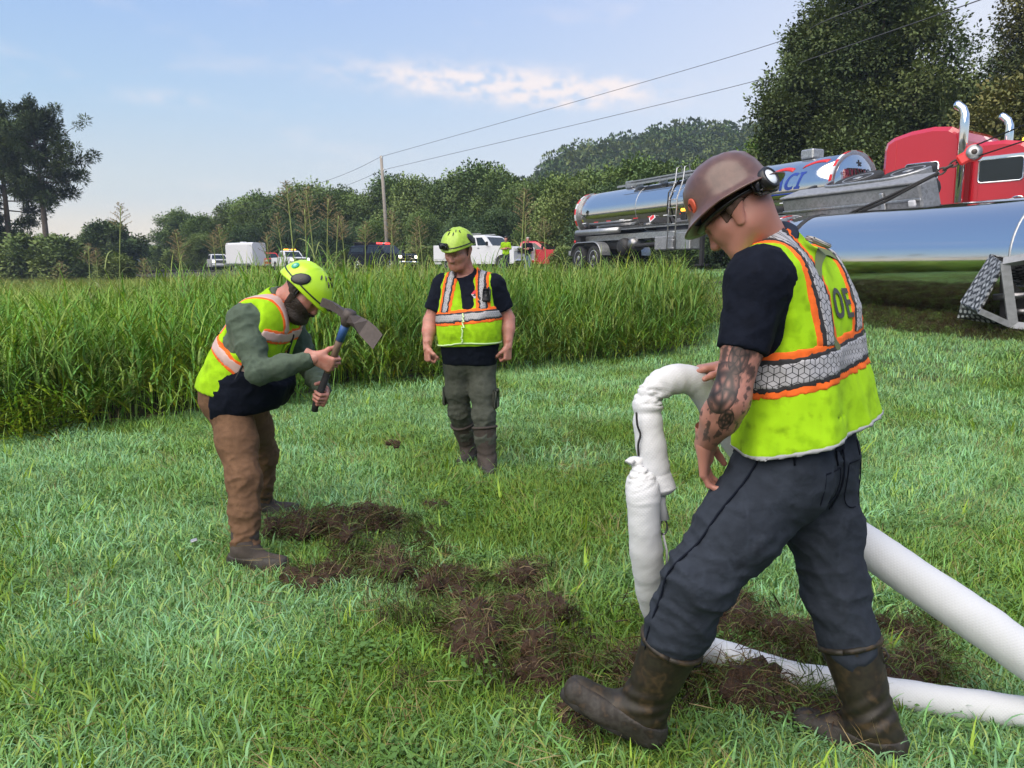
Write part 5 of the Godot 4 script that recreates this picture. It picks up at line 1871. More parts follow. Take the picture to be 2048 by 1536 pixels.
# body, trousers, boots, shirt and vest from joints; C holds the man's own measures
func dress_man(o: Node3D, C: Dictionary) -> Dictionary:
	var f: Vector3 = C.f
	var l: Vector3 = C.l
	var cell: float = C.cell
	var J: Dictionary = C.j
	var up: Vector3 = C.up                               # along the spine
	var pts := J.values()
	var big: float = C.get("big", 1.0)
	var F := new_field(pts, 0.22, cell)
	torso(F, C.spine, l, f, -0.012)
	F.cap(J.lsh, J.rsh, 0.062, 0.062, 0.06)
	F.cap(C.spine[-1][0], J.neck, 0.08, 0.062, 0.05)
	for s in ["l", "r"]:
		var sh: Vector3 = J[s + "sh"]
		var el: Vector3 = J[s + "el"]
		var wr: Vector3 = J[s + "wr"]
		limb(F, [sh, sh.lerp(el, 0.5), el, el.lerp(wr, 0.35), wr], [0.064 * big, 0.057 * big, 0.049 * big, 0.049 * big, 0.032])
		limb(F, [J[s + "hip"], J[s + "kn"], J[s + "an"]], [0.09, 0.058, 0.04], 0.0, 0.05)
	var hxf: Transform3D = C.head
	var nk: Vector3 = hxf.affine_inverse() * (J.neck + up * -0.01)
	var hd := head_net(nk, C.get("jaw", 1.0), C.get("hcell", 0.004))
	var sk := Shell.new().add(F.net())
	sk.relax(1, 0.5)
	sk.add(hd[0], hxf)
	for hnd in C.hands: sk.add(hand_net(hnd[0], hnd[1], hnd[2], 0.03), hnd[3])
	put("body", sk.done(), M.skin, o)
	# shirt
	var S := new_field([J.lsh, J.rsh, J.neck, J.lel, J.rel, J.lwr, J.rwr, C.spine[0][0]], 0.24, cell)
	torso(S, C.spine, l, f, 0.004)
	S.cap(J.lsh, J.rsh, 0.074, 0.074, 0.06)
	S.cap(C.spine[-1][0], J.neck, 0.092, 0.074, 0.05)
	var cuts := [[C.spine[0][0] + up * C.shirt_hem, -up, 9.0], [J.neck + (hxf.origin - J.neck).normalized() * 0.012, (hxf.origin - J.neck).normalized(), 0.12]]
	for s in ["l", "r"]:
		var sh: Vector3 = J[s + "sh"]
		var el: Vector3 = J[s + "el"]
		var wr: Vector3 = J[s + "wr"]
		if C.long_sleeve:
			limb(S, [sh, sh.lerp(el, 0.5), el, el.lerp(wr, 0.4), wr], [0.076, 0.067, 0.056, 0.053, 0.041], 0.0, 0.04)
			cuts.append([wr - (wr - el).normalized() * 0.012, (wr - el).normalized(), 0.07])
		else:
			S.cap(sh, sh.lerp(el, 0.75), 0.084, 0.078, 0.04)
			cuts.append([sh.lerp(el, 0.72), (el - sh).normalized(), 0.12])
	var G := trimmed(S, 0.03, cuts)
	put("shirt", Shell.new().add(G.net()).push(func(p, n): return C.get("shirt_folds", 0.007) * folds(p, 8.0, 10.0, 3.0)).relax(1, 0.3).done(), C.shirt_m, o)
	# trousers
	var T := new_field([J.lhip, J.rhip, J.lkn, J.rkn, J.lan, J.ran, C.waist], 0.22, cell)
	T.cap(C.waist + l * 0.075, C.waist - l * 0.075, C.waist_r, C.waist_r, 0.05, f, 1.0)
	for s in ["l", "r"]:
		var a: Vector3 = J[s + "hip"]
		var b: Vector3 = J[s + "kn"]
		var c: Vector3 = J[s + "an"]
		limb(T, [a, a.lerp(b, 0.5), b, b.lerp(c, 0.5), b.lerp(c, C.cuff)], [C.leg[0], C.leg[1], C.leg[2], C.leg[3], C.leg[4]], 0.0, 0.045)
	var tcut := [[C.waist + Vector3(0, 0.10, 0), Vector3.UP, 9.0]]
	if C.cuff > 0.8:
		for s in ["l", "r"]: tcut.append([J[s + "kn"].lerp(J[s + "an"], C.cuff), (J[s + "an"] - J[s + "kn"]).normalized(), 0.12])
	var TG := trimmed(T, 0.03, tcut)
	put("trousers", Shell.new().add(TG.net()).push(func(p: Vector3, n: Vector3) -> float:
		var kn := exp(-pow(p.distance_to(J.lkn) / 0.15, 2.0)) + exp(-pow(p.distance_to(J.rkn) / 0.15, 2.0))
		var an := exp(-pow(p.distance_to(J.lan) / 0.24, 2.0)) + exp(-pow(p.distance_to(J.ran) / 0.24, 2.0))
		return (0.004 + 0.010 * kn + 0.012 * an) * folds(p, 6.0, 13.0, 1.0) + 0.005 * nz.get_noise_3dv(p * 6.0)).relax(1, 0.25).done(), C.trouser_m, o)
	for s in ["l", "r"]: boot(o, J[s + "an"], J[s + "kn"], C[s + "toe"], Vector3.UP, C.shaft, maxf(cell, 0.008), C.boot_m, C.get("boot_r", 0.058), C.cuff < 0.8)
	# vest
	var Vt := new_field([J.lsh, J.rsh, J.neck, C.spine[0][0]], 0.3, cell)
	var vs := []
	for q in C.spine: vs.append([q[0], q[1], q[2], q[3]])
	torso(Vt, vs, l, f, 0.020)
	Vt.cap(J.lsh.lerp(J.rsh, 0.12), J.rsh.lerp(J.lsh, 0.12), 0.092, 0.092, 0.05)
	Vt.cap(C.spine[-1][0], J.neck, 0.104, 0.086, 0.05)
	for s in ["l", "r"]:
		var sg := 1.0 if s == "l" else -1.0
		Vt.cap(J[s + "sh"] + l * 0.075 * sg + up * 0.03, J[s + "sh"] + l * 0.055 * sg - up * C.armhole, 0.092, 0.10, 0.02, Vector3.ZERO, 1.0, true)
	for q in C.neck_cut: Vt.cap(q[0], q[1], q[2], q[3], 0.012, Vector3.ZERO, 1.0, true)
	var Vf := trimmed(Vt, 0.10, [], func(p: Vector3, v: float) -> float: return v - 0.005 * folds(p, 6.0, 5.0, 9.0) - 0.003 * nz.get_noise_3dv(p * 6.0))
	var VG := trimmed(Vf, 0.03, C.hem)
	put("vest", Shell.new().add(VG.net()).relax(1, 0.3).done(), M.lime, o)
	return {"vest": Vf, "shirt": S, "head": hd[1]}

# ---- the man standing in the middle, looking down
func middle_man():
	var B := Vector3(-0.27, 0, -5.75)
	var o := thing("person", "man in scuffed lime helmet and grey-green trousers standing at the meadow's edge", "person", B)
	var f := Vector3(-0.20, 0, 0.98)
	var l := Vector3(0.98, 0, 0.20)
	var P := func(x, y, z) -> Vector3: return Vector3(x, y, z) - B
	var j := {"neck": P.call(-0.335, 1.475, -5.77), "lsh": P.call(-0.135, 1.39, -5.74), "rsh": P.call(-0.510, 1.39, -5.80), "lel": P.call(-0.030, 1.135, -5.77), "lwr": P.call(-0.030, 0.935, -5.68), "rel": P.call(-0.615, 1.12, -5.78), "rwr": P.call(-0.628, 0.925, -5.68),
		"lhip": P.call(-0.225, 0.76, -5.75), "rhip": P.call(-0.415, 0.76, -5.79), "lkn": P.call(-0.211, 0.42, -5.66), "lan": P.call(-0.185, 0.09, -5.62), "rkn": P.call(-0.405, 0.42, -5.84), "ran": P.call(-0.335, 0.09, -5.96)}
	var H: Vector3 = P.call(-0.395, 1.625, -5.70)
	var hx := frame(H, Vector3(-0.10, 0.90, 0.34), Vector3(-0.42, -0.33, 0.85))
	var fist := [1.15, 1.35, 0.9]
	var th := [Vector3(0.7, 0.6, 0.4), Vector3(0.1, 0.8, 0.8), Vector3(-0.5, 0.5, 0.7)]
	var C := {"f": f, "l": l, "up": Vector3.UP, "cell": 0.011, "j": j, "head": hx, "big": 1.0, "jaw": 1.12,
		"spine": [[P.call(-0.320, 0.80, -5.77), 0.075, 0.118, 1.0], [P.call(-0.318, 0.92, -5.75), 0.075, 0.138, 1.0], [P.call(-0.318, 1.06, -5.73), 0.072, 0.152, 0.98], [P.call(-0.320, 1.20, -5.75), 0.085, 0.138, 1.05], [P.call(-0.322, 1.33, -5.77), 0.10, 0.112, 1.1]],
		"hands": [[-1.0, fist, th, frame_hand(j.lwr, Vector3(-0.05, -1, 0.1), Vector3(-0.75, 0, -0.6))], [1.0, fist, th, frame_hand(j.rwr, Vector3(0.05, -1, 0.1), Vector3(0.8, 0, -0.5))]],
		"shirt_hem": 0.0, "long_sleeve": false, "shirt_m": M.navy, "waist": P.call(-0.32, 0.83, -5.77), "waist_r": 0.126, "cuff": 0.72, "leg": [0.104, 0.094, 0.080, 0.073, 0.062], "trouser_m": M.greygreen,
		"ltoe": Vector3(0.1, 0, 1), "rtoe": Vector3(-0.25, 0, 1), "shaft": 0.25, "boot_m": M.mudboot, "boot_r": 0.066, "armhole": 0.13,
		"neck_cut": [[P.call(-0.345, 1.50, -5.72), P.call(-0.375, 1.60, -5.72), 0.092, 0.10], [P.call(-0.35, 1.48, -5.59), P.call(-0.335, 1.285, -5.555), 0.122, 0.090]],
		"hem": [[P.call(-0.32, 0.955, -5.75), Vector3(0.06, -1, -0.05).normalized(), 9.0]]}
	var R := dress_man(o, C)
	var V: Field = R.vest
	var hem: Array = C.hem
	var wn := Vector3(-0.10, 0.99, 0.0).normalized()
	var axis: Vector3 = P.call(-0.32, 1.2, -5.75)
	var uv := func(p: Vector3) -> Vector2:
		var q := p - axis
		return Vector2(atan2(q.dot(l), q.dot(f)) * 0.19 * 34.0, q.y * 34.0)
	band(o, V, P.call(-0.32, 1.165, -5.75), wn, 0.028, "hex", hem, uv)
	for s in [-1.0, 1.0]:
		var uv2 := func(p: Vector3) -> Vector2:
			var q := p - axis
			return Vector2(q.dot(l) * 34.0, (q.y + q.dot(f)) * 34.0)
		band(o, V, P.call(-0.32, 1.2, -5.75) + l * 0.145 * s, (l + Vector3(0, 0.12 * s, 0)).normalized(), 0.024, "hex", [[P.call(-0.32, 1.212, -5.75), -wn, 9.0]], uv2)
	var zip := drape(V, spline([P.call(-0.365, 1.21, -5.50), P.call(-0.372, 1.10, -5.45), P.call(-0.378, 1.0, -5.45), P.call(-0.38, 0.962, -5.47)], 8), 0.012)
	put("zip", MB.new().tube(zip, 0.006, 5).done(), flat(0.55, 0.72, 0.35, 0.6), o)
	var hm := []
	for k in 49:
		var a := TAU * k / 48.0
		var c0: Vector3 = P.call(-0.32, 0.958, -5.75)
		var d := l * cos(a) + f * sin(a)
		hm.append(c0 + d * 0.25 + Vector3(0, 0.06 * d.x * 0.25, 0))
	put("hem_tape", MB.new().tube(drape(V, hm, 0.003), 0.006, 5).done(), flat(0.45, 0.6, 0.3, 0.7), o)
	# crest printed on the shirt: a diamond, red above, grey below, with a dark tent in it
	var cb: Vector3 = P.call(-0.275, 1.335, -5.60)
	var dm := [[0.0, 0.036, flat(0.55, 0.03, 0.05, 0.7)], [0.0, -0.036, flat(0.42, 0.42, 0.44, 0.7)]]
	for d in dm:
		var q := drape(R.shirt, [cb + l * -0.027, cb + l * 0.027, cb + Vector3(0, d[1], 0)], 0.010)
		var mb := MB.new(false)
		if d[1] > 0: mb.tri(q[0], q[1], q[2])
		else: mb.tri(q[1], q[0], q[2])
		put("chest_print", mb.done(), d[2], o)
	for t in [[-0.010, 0.004, 0.004], [0.004, 0.010, 0.0]]:
		var q := drape(R.shirt, [cb + l * (t[0] - 0.006) + Vector3(0, -0.014, 0), cb + l * (t[0] + 0.010) + Vector3(0, -0.014, 0), cb + l * t[1] + Vector3(0, 0.012, 0)], 0.0115)
		put("chest_print", MB.new(false).tri2(q[0], q[1], q[2]).done(), M.black_trim, o)
	# hand-held radio clipped to the left strap
	var rd := Node3D.new()
	rd.name = "radio"
	o.add_child(rd)
	rd.transform = frame(drape(V, [P.call(-0.17, 1.335, -5.55)], 0.018)[0], Vector3(0.05, 1, -0.15), f)
	put("case", MB.new().box(at(Vector3.ZERO), Vector3(0.058, 0.095, 0.032), 0.007).done(), M.black_plastic, rd)
	put("antenna", MB.new().tube([Vector3(-0.018, 0.04, 0), Vector3(-0.018, 0.085, 0)], 0.006, 8).done(), M.black_plastic, rd)
	put("knob", MB.new().lathe(at(Vector3(0.012, 0.046, 0)), [Vector2(0.007, 0), Vector2(0.007, 0.012), Vector2(0.004, 0.014)], 10).done(), M.black_plastic, rd)
	for k in 4: put("speaker_slot", MB.new().box(at(Vector3(0, 0.025 - k * 0.012, 0.0165)), Vector3(0.034, 0.004, 0.002), 0.0005).done(), flat(0.05, 0.05, 0.055, 0.5), rd)
	climbing_helmet(o, hx * at(Vector3(0, 0.056, -0.012), Vector3(-0.08, 0, 0)) * Transform3D(Basis.from_scale(Vector3.ONE * 0.97), Vector3.ZERO), M.helmet_worn, -0.16, true)
	for s in [-1.0, 1.0]:                                # cargo pockets
		var c: Vector3 = (j.lhip if s > 0 else j.rhip).lerp(j.lkn if s > 0 else j.rkn, 0.62) + l * s * 0.10
		put("cargo_pocket", MB.new().box(frame(c, Vector3.UP, l * s), Vector3(0.12, 0.15, 0.03), 0.012).done(), M.greygreen, o)

# ---- the man swinging the mattock
func digging_man():
	var B := Vector3(-1.4, 0, -4.1)
	var o := thing("person", "bearded man in bright lime helmet bent over and swinging a mattock", "person", B)
	var up := Vector3(0.50, 0.86, 0.05).normalized()
	var f := Vector3(0.86, -0.50, 0.02).normalized()
	var l := up.cross(f).normalized()
	var P := func(x, y, z) -> Vector3: return Vector3(x, y, z) - B
	var j := {"neck": P.call(-1.225, 1.345, -4.10), "lsh": P.call(-1.255, 1.235, -4.28), "rsh": P.call(-1.365, 1.245, -3.93), "lel": P.call(-1.135, 0.945, -4.32), "lwr": P.call(-1.062, 0.862, -4.06), "rel": P.call(-1.262, 0.995, -3.80), "rwr": P.call(-0.985, 1.035, -3.77),
		"lhip": P.call(-1.485, 0.78, -4.24), "rhip": P.call(-1.490, 0.78, -4.02), "lkn": P.call(-1.470, 0.42, -4.44), "lan": P.call(-1.545, 0.095, -4.56), "rkn": P.call(-1.375, 0.44, -3.84), "ran": P.call(-1.352, 0.095, -3.74)}
	var H: Vector3 = P.call(-1.100, 1.375, -4.07)
	var hx := frame(H, Vector3(0.70, 0.71, 0.10), Vector3(0.68, -0.72, 0.14))
	var ax := Vector3(0.40, 0.89, 0.20).normalized()
	var grip := [1.05, 1.25, 0.75]
	var th := [Vector3(0.8, 0.5, 0.5), Vector3(0.4, 0.7, 0.8), Vector3(-0.1, 0.6, 0.8)]
	var butt: Vector3 = P.call(-1.017, 0.800, -3.905)
	var rx := Transform3D(hand_basis(ax, (j.rwr - j.rel)), Vector3.ZERO)
	var lx := Transform3D(hand_basis(-ax, (j.lwr - j.lel)), Vector3.ZERO)
	rx.origin = butt + ax * 0.27 - rx.basis * Vector3(0, 0.075, 0.034)      # palms lie on the handle
	lx.origin = butt + ax * 0.06 - lx.basis * Vector3(0, 0.075, 0.034)
	j.rwr = rx.origin
	j.lwr = lx.origin
	var C := {"f": f, "l": l, "up": up, "cell": 0.0095, "j": j, "head": hx, "big": 0.9, "hcell": 0.0036,
		"spine": [[P.call(-1.525, 0.83, -4.13), 0.075, 0.140, 1.0], [P.call(-1.460, 0.93, -4.13), 0.075, 0.157, 0.98], [P.call(-1.390, 1.06, -4.12), 0.085, 0.150, 1.0], [P.call(-1.325, 1.17, -4.11), 0.10, 0.128, 1.05], [P.call(-1.285, 1.245, -4.105), 0.105, 0.108, 1.08]],
		"hands": [[1.0, grip, th, rx], [-1.0, grip, th, lx]],
		"shirt_hem": 0.07, "long_sleeve": true, "shirt_m": M.green_shirt, "shirt_folds": 0.011, "waist": P.call(-1.515, 0.83, -4.13), "waist_r": 0.148, "cuff": 0.98, "leg": [0.114, 0.099, 0.081, 0.072, 0.068], "trouser_m": M.tan,
		"ltoe": Vector3(1, 0, -0.1), "rtoe": Vector3(0.92, 0, 0.25), "shaft": 0.11, "boot_m": M.mudboot, "armhole": 0.07,
		"neck_cut": [[j.neck + up * 0.04 + f * 0.02, j.neck + up * 0.14 + f * 0.04, 0.092, 0.10], [j.neck + f * 0.14, j.neck + f * 0.17 - up * 0.10, 0.062, 0.045]],
		"hem": [[P.call(-1.455, 0.93, -4.13) - up * 0.085, (-up + f * 0.30).normalized(), 9.0]]}
	var R := dress_man(o, C)
	var V: Field = R.vest
	# navy tail of a second shirt hanging below the vest
	var D := new_field([P.call(-1.60, 0.72, -4.3), P.call(-1.15, 1.02, -3.9)], 0.24, 0.0095)
	torso(D, [[P.call(-1.50, 0.80, -4.13), 0.075, 0.165, 1.0], [P.call(-1.425, 0.90, -4.13), 0.075, 0.186, 0.96], [P.call(-1.36, 1.02, -4.12), 0.085, 0.172, 1.0]], l, f, 0.0)
	D.cap(P.call(-1.34, 0.88, -4.13) + l * 0.06, P.call(-1.34, 0.88, -4.13) - l * 0.06, 0.13, 0.13, 0.06)
	var DG := trimmed(D, 0.03, [[P.call(-1.43, 0.745, -4.13), Vector3(0.12, -1, 0).normalized(), 9.0], [P.call(-1.36, 1.0, -4.12), up, 9.0], [P.call(-1.56, 0.80, -4.13), Vector3(-0.9, 0.1, 0).normalized(), 9.0]])
	put("shirt_tail", Shell.new().add(DG.net()).push(func(p, n): return 0.009 * folds(p, 7.0, 8.0, 5.0)).relax(1, 0.3).done(), M.navy, o)
	var hem: Array = C.hem
	band(o, V, P.call(-1.40, 1.03, -4.12), (up + f * 0.16).normalized(), 0.027, "pink", hem)
	band(o, V, P.call(-1.275, 1.20, -4.10), (up - f * 0.1).normalized(), 0.026, "pink", [[P.call(-1.275, 1.20, -4.10) + f * 0.03, -f, 9.0]])
	for s in [-1.0, 1.0]:
		band(o, V, P.call(-1.30, 1.2, -4.11) + l * 0.115 * s, (l - up * 0.04 * s).normalized(), 0.025, "pink", [[P.call(-1.39, 1.05, -4.12) + up * 0.05, -up, 9.0], [P.call(-1.275, 1.20, -4.10) + up * 0.03 + f * 0.1, (f - up * 0.8).normalized(), 9.0]])
	var zip := drape(V, spline([j.neck + f * 0.20 - up * 0.11, P.call(-1.33, 1.12, -4.12) + f * 0.22, P.call(-1.38, 1.04, -4.12) + f * 0.22], 8), 0.006)
	put("zip", MB.new().tube(zip, 0.007, 5).done(), M.black_trim, o)
	var pk := drape(V, [P.call(-1.30, 1.16, -4.11) + f * 0.2 - l * 0.07], 0.006)
	put("chest_pocket", MB.new().box(frame(pk[0], up, f), Vector3(0.075, 0.09, 0.010), 0.004).done(), M.lime, o)
	put("pocket_badge", MB.new().box(frame(pk[0] + f * 0.009, (up + l * 0.9).normalized(), f), Vector3(0.016, 0.016, 0.004), 0.001).done(), flat(0.4, 0.13, 0.04, 0.6), o)
	var seam := []
	for k in 13:
		var a := -0.9 + 1.8 * k / 12.0
		seam.append(P.call(-1.40, 1.02, -4.12) - l * 0.25 + f * 0.035 + up * (a * 0.13))
	put("vest_piping", MB.new().tube(drape(V, seam, 0.007), 0.005, 5).done(), M.black_trim, o)
	var hf: Field = R.head
	var beard := hf.layer(Vector3(-0.11, -0.16, -0.06), Vector3(0.11, 0.05, 0.13), 0.04, func(p: Vector3, v: float) -> float:
		var low := maxf(p.y + 0.040 - 0.55 * maxf(0.0, absf(p.x) - 0.03), -(p.z - 0.0) - 0.02)
		return maxf(v - 0.010 - 0.003 * nb.get_noise_3dv(p * 130.0) - 0.016 * smoothstep(-0.07, -0.11, p.y), low))
	put("beard", Shell.new().add(beard.net(), hx).done(), M.hair, o)
	var hairl := hf.layer(Vector3(-0.11, -0.1, -0.13), Vector3(0.11, 0.14, 0.1), 0.02, func(p: Vector3, v: float) -> float:
		return maxf(v - 0.006 - 0.001 * nb.get_noise_3dv(p * 160.0), maxf(p.z - 0.02 + absf(p.x) * 0.2, -p.y - 0.02 - 0.3 * p.z)))
	put("hair", Shell.new().add(hairl.net(), hx).done(), M.hair, o)
	var hel: Node3D = climbing_helmet(o, hx * at(Vector3(0, 0.040, -0.006), Vector3(0.02, 0, 0)), M.helmet, 0.0, true)
	put("sticker", MB.new().lathe(along(Vector3(-0.076, 0.062, -0.098), Vector3(-0.60, 0.45, -0.62)), [Vector2(0.021, -0.004), Vector2(0.021, 0.002), Vector2(0.012, 0.0035)], 18).done(), flat(0.02, 0.30, 0.20, 0.5), hel)
	put("sticker", MB.new().lathe(along(Vector3(-0.0768, 0.0625, -0.099), Vector3(-0.60, 0.45, -0.62)), [Vector2(0.011, 0.0), Vector2(0.011, 0.004), Vector2(0.004, 0.0045)], 5).done(), flat(0.25, 0.55, 0.42, 0.5), hel)
	# mattock, held by both hands
	var dir := ax
	var base := butt
	var mt := thing("mattock", "rusty mattock with a taped handle gripped by the bearded man", "mattock", B + base)
	var X := frame(Vector3.ZERO, dir, Vector3(0.72, -0.42, 0.35))
	var hl := 0.50
	var grip_end := 0.21
	put("grip", MB.new().tube([Vector3(0, -0.02, 0), dir * 0.02, dir * grip_end], [0.016, 0.019, 0.018], 12).done(), M.rubber, mt)
	put("handle", MB.new().tube([dir * grip_end, dir * 0.36, dir * 0.40], [0.0175, 0.0175, 0.0185], 12).done(), M.wood, mt)
	put("blue_tape", MB.new().tube([dir * 0.395, dir * 0.45, dir * 0.49], [0.0205, 0.0215, 0.022], 12).done(), M.blue_tape, mt)
	var head := Node3D.new()
	head.name = "mattock_head"
	mt.add_child(head)
	head.transform = Transform3D(X.basis.scaled(Vector3.ONE * 0.88), dir * 0.53)
	put("eye", MB.new().lathe(at(Vector3(0, -0.035, 0)), [Vector2(0.028, -0.02), Vector2(0.034, 0.0), Vector2(0.038, 0.035), Vector2(0.034, 0.07), Vector2(0.02, 0.075)], 18).done(), M.iron, head)
	var blade := []
	for q in [[0.02, 0.030, 0.024, 0.0], [0.07, 0.034, 0.016, 0.0], [0.12, 0.046, 0.009, -0.006], [0.18, 0.050, 0.006, -0.018], [0.235, 0.048, 0.003, -0.034]]:
		var Rr := PackedVector3Array()
		for c in [[-1, -1], [1, -1], [1, 1], [-1, 1]]: Rr.append(Vector3(0, q[3], q[0]) + Vector3(c[0] * q[1], c[1] * q[2] * -1.0, 0).rotated(Vector3(0, 0, 1), smoothstep(0.02, 0.12, q[0]) * 1.15))
		blade.append(Rr)
	put("adze_blade", MB.new(false).loft(blade).done(), M.iron, head)
	var pick := []
	for q in [[-0.02, 0.024, 0.022, 0.0], [-0.07, 0.016, 0.020, 0.002], [-0.13, 0.010, 0.024, 0.0], [-0.19, 0.007, 0.026, -0.012], [-0.205, 0.003, 0.024, -0.014]]:
		var Rr := PackedVector3Array()
		for c in [[-1, -1], [-1, 1], [1, 1], [1, -1]]: Rr.append(Vector3(c[0] * q[1], q[3] + c[1] * q[2] * -1.0, q[0]))
		pick.append(Rr)
	put("axe_blade", MB.new(false).loft(pick).done(), M.iron, head)

func hand_basis(thumb_axis: Vector3, arm: Vector3) -> Basis:      # the hand lies across a handle that runs along thumb_axis
	var x := thumb_axis.normalized()
	var y := (arm - x * arm.dot(x)).normalized()
	return Basis(x, y, x.cross(y))

# ---- two people by the white service truck
func far_people():
	for k in 2:
		var px: float = [1012.0, 1055.0][k]
		var d: float = [41.0, 42.0][k]
		var x := (px - 1024.0) / 1540.0 * d
		var B := Vector3(x, ground_h(x, -d), -d)
		var o := thing("person", ["person in lime shirt with arms folded before the white truck", "grey-haired person in dark navy jacket beside the red pickup"][k], "person", B)
		var l := Vector3.RIGHT
		var f := Vector3(0, 0, 1)
		var top: Material = [M.lime, M.navy][k]
		var low: Material = [M.charcoal, flat(0.16, 0.22, 0.28, 0.9)][k]
		var T := Field.new(Vector3(-0.5, -0.05, -0.35), Vector3(0.5, 1.0, 0.35), 0.022)
		for s in [-1.0, 1.0]: limb(T, [Vector3(0.09 * s, 0.88, 0), Vector3(0.11 * s, 0.48, 0.02), Vector3(0.12 * s, 0.08, 0)], [0.11, 0.085, 0.07])
		put("trousers", Shell.new().add(T.net()).done(), low, o)
		var S := Field.new(Vector3(-0.5, 0.75, -0.4), Vector3(0.5, 1.7, 0.45), 0.02)
		torso(S, [[Vector3(0, 0.90, 0), 0.07, 0.13, 1.1], [Vector3(0, 1.1, 0), 0.07, 0.13, 1.1], [Vector3(0, 1.3, 0), 0.09, 0.12, 1.1], [Vector3(0, 1.42, 0), 0.12, 0.085, 1.1]], l, f)
		for s in [-1.0, 1.0]:
			S.cap(Vector3(0.19 * s, 1.42, 0), Vector3(0.25 * s, 1.16 if k == 0 else 1.12, 0.02), 0.07, 0.06, 0.03)
			if k == 1: S.cap(Vector3(0.25 * s, 1.12, 0.02), Vector3(0.10 * s, 1.14 + 0.03 * s, 0.22), 0.055, 0.04, 0.03)
		put("top", Shell.new().add(S.net()).done(), top, o)
		var F := Field.new(Vector3(-0.45, 0.9, -0.3), Vector3(0.45, 2.0, 0.4), 0.014)
		F.cap(Vector3(0, 1.42, 0), Vector3(0, 1.58, 0.01), 0.06, 0.06, 0.03)
		F.cap(Vector3(0, 1.60, 0.03), Vector3(0, 1.70, 0.0), 0.070, 0.088, 0.03)
		F.cap(Vector3(0, 1.64, 0.09), Vector3(0, 1.62, 0.105), 0.015, 0.015, 0.02)
		for s in [-1.0, 1.0]:
			F.cap(Vector3(0.25 * s, 1.16, 0.02), Vector3(-0.02 * s, 1.17 + 0.03 * s, 0.20), 0.045, 0.04, 0.02)
			F.cap(Vector3(0.05 * s, 0.06, 0.05), Vector3(0.05 * s, 0.07, 0.05), 0.02, 0.02, 0.02)
		put("body", Shell.new().add(F.net()).done(), M.skin, o)
		if k == 0:
			put("cap", MB.new().lathe(at(Vector3(0, 1.72, 0.0)), [Vector2(0.098, 0), Vector2(0.095, 0.04), Vector2(0.07, 0.085), Vector2(0.02, 0.10)], 14).done(), M.black_plastic, o)
		else:
			put("hair", MB.new().lathe(at(Vector3(0, 1.71, -0.01)), [Vector2(0.094, 0), Vector2(0.092, 0.04), Vector2(0.065, 0.08), Vector2(0.01, 0.092)], 14).done(), flat(0.35, 0.33, 0.3, 0.8), o)
		for s in [-1.0, 1.0]: put("shoe", MB.new().box(at(Vector3(0.12 * s, 0.05, 0.05)), Vector3(0.1, 0.1, 0.28), 0.03).done(), M.black_plastic, o)

# ---------------------------------------------------------------- vehicles: x forward, y up, z to the vehicle's right
func wheel(o: Node3D, p: Vector3, r: float, w: float, rim_m: Material, twin := false) -> Node3D:
	var n := Node3D.new()
	n.name = "wheel"
	var k := 1
	while o.has_node(NodePath(n.name)):
		n.name = "wheel_%03d" % k
		k += 1
	o.add_child(n)
	var s := signf(p.z) if p.z != 0.0 else 1.0
	n.transform = Transform3D(Basis(Vector3(1, 0, 0), Vector3(0, 0, s), Vector3(0, -s, 0)), p)      # local y points outwards
	put("tyre", MB.new().lathe(Transform3D.IDENTITY, [Vector2(r * 0.62, -w * 0.5), Vector2(r * 0.9, -w * 0.5), Vector2(r * 0.985, -w * 0.4), Vector2(r, -w * 0.2), Vector2(r, w * 0.2), Vector2(r * 0.985, w * 0.4), Vector2(r * 0.9, w * 0.5), Vector2(r * 0.62, w * 0.46)], 28).done(), M.rubber, n)
	put("rim", MB.new().lathe(Transform3D.IDENTITY, [Vector2(r * 0.62, w * 0.3), Vector2(r * 0.63, w * 0.47), Vector2(r * 0.56, w * 0.46), Vector2(r * 0.50, w * 0.30), Vector2(r * 0.34, w * 0.22), Vector2(r * 0.22, w * 0.26), Vector2(r * 0.20, w * 0.46), Vector2(r * 0.12, w * 0.50)], 24).done(), rim_m, n)
	var hb := MB.new(false)
	for i in 10:
		var a := TAU * i / 10.0
		hb.lathe(at(Vector3(cos(a) * r * 0.42, w * 0.25, sin(a) * r * 0.42)), [Vector2(r * 0.05, 0), Vector2(r * 0.045, w * 0.06)], 6)
	put("hand_holes", hb.done(), M.dark_metal, n).set_meta("kind", "stuff")
	if twin:
		put("tyre", MB.new().lathe(at(Vector3(0, -w * 1.12, 0)), [Vector2(r * 0.6, -w * 0.5), Vector2(r * 0.94, -w * 0.45), Vector2(r, -w * 0.2), Vector2(r, w * 0.2), Vector2(r * 0.94, w * 0.45), Vector2(r * 0.6, w * 0.46)], 28).done(), M.rubber, n)
	return n

func pane(o: Node3D, called: String, q: Array, m: Material, th := 0.012):       # a thin plate over four or more corners, standing proud
	var c := Vector3.ZERO
	for p in q: c += p / q.size()
	var n: Vector3 = (q[1] - q[0]).cross(q[2] - q[0]).normalized()
	var a := PackedVector3Array()
	var b := PackedVector3Array()
	for p in q:
		a.append(p - n * th)
		b.append(p + n * th)
	put(called, MB.new(false).loft([a, b]).done(), m, o)

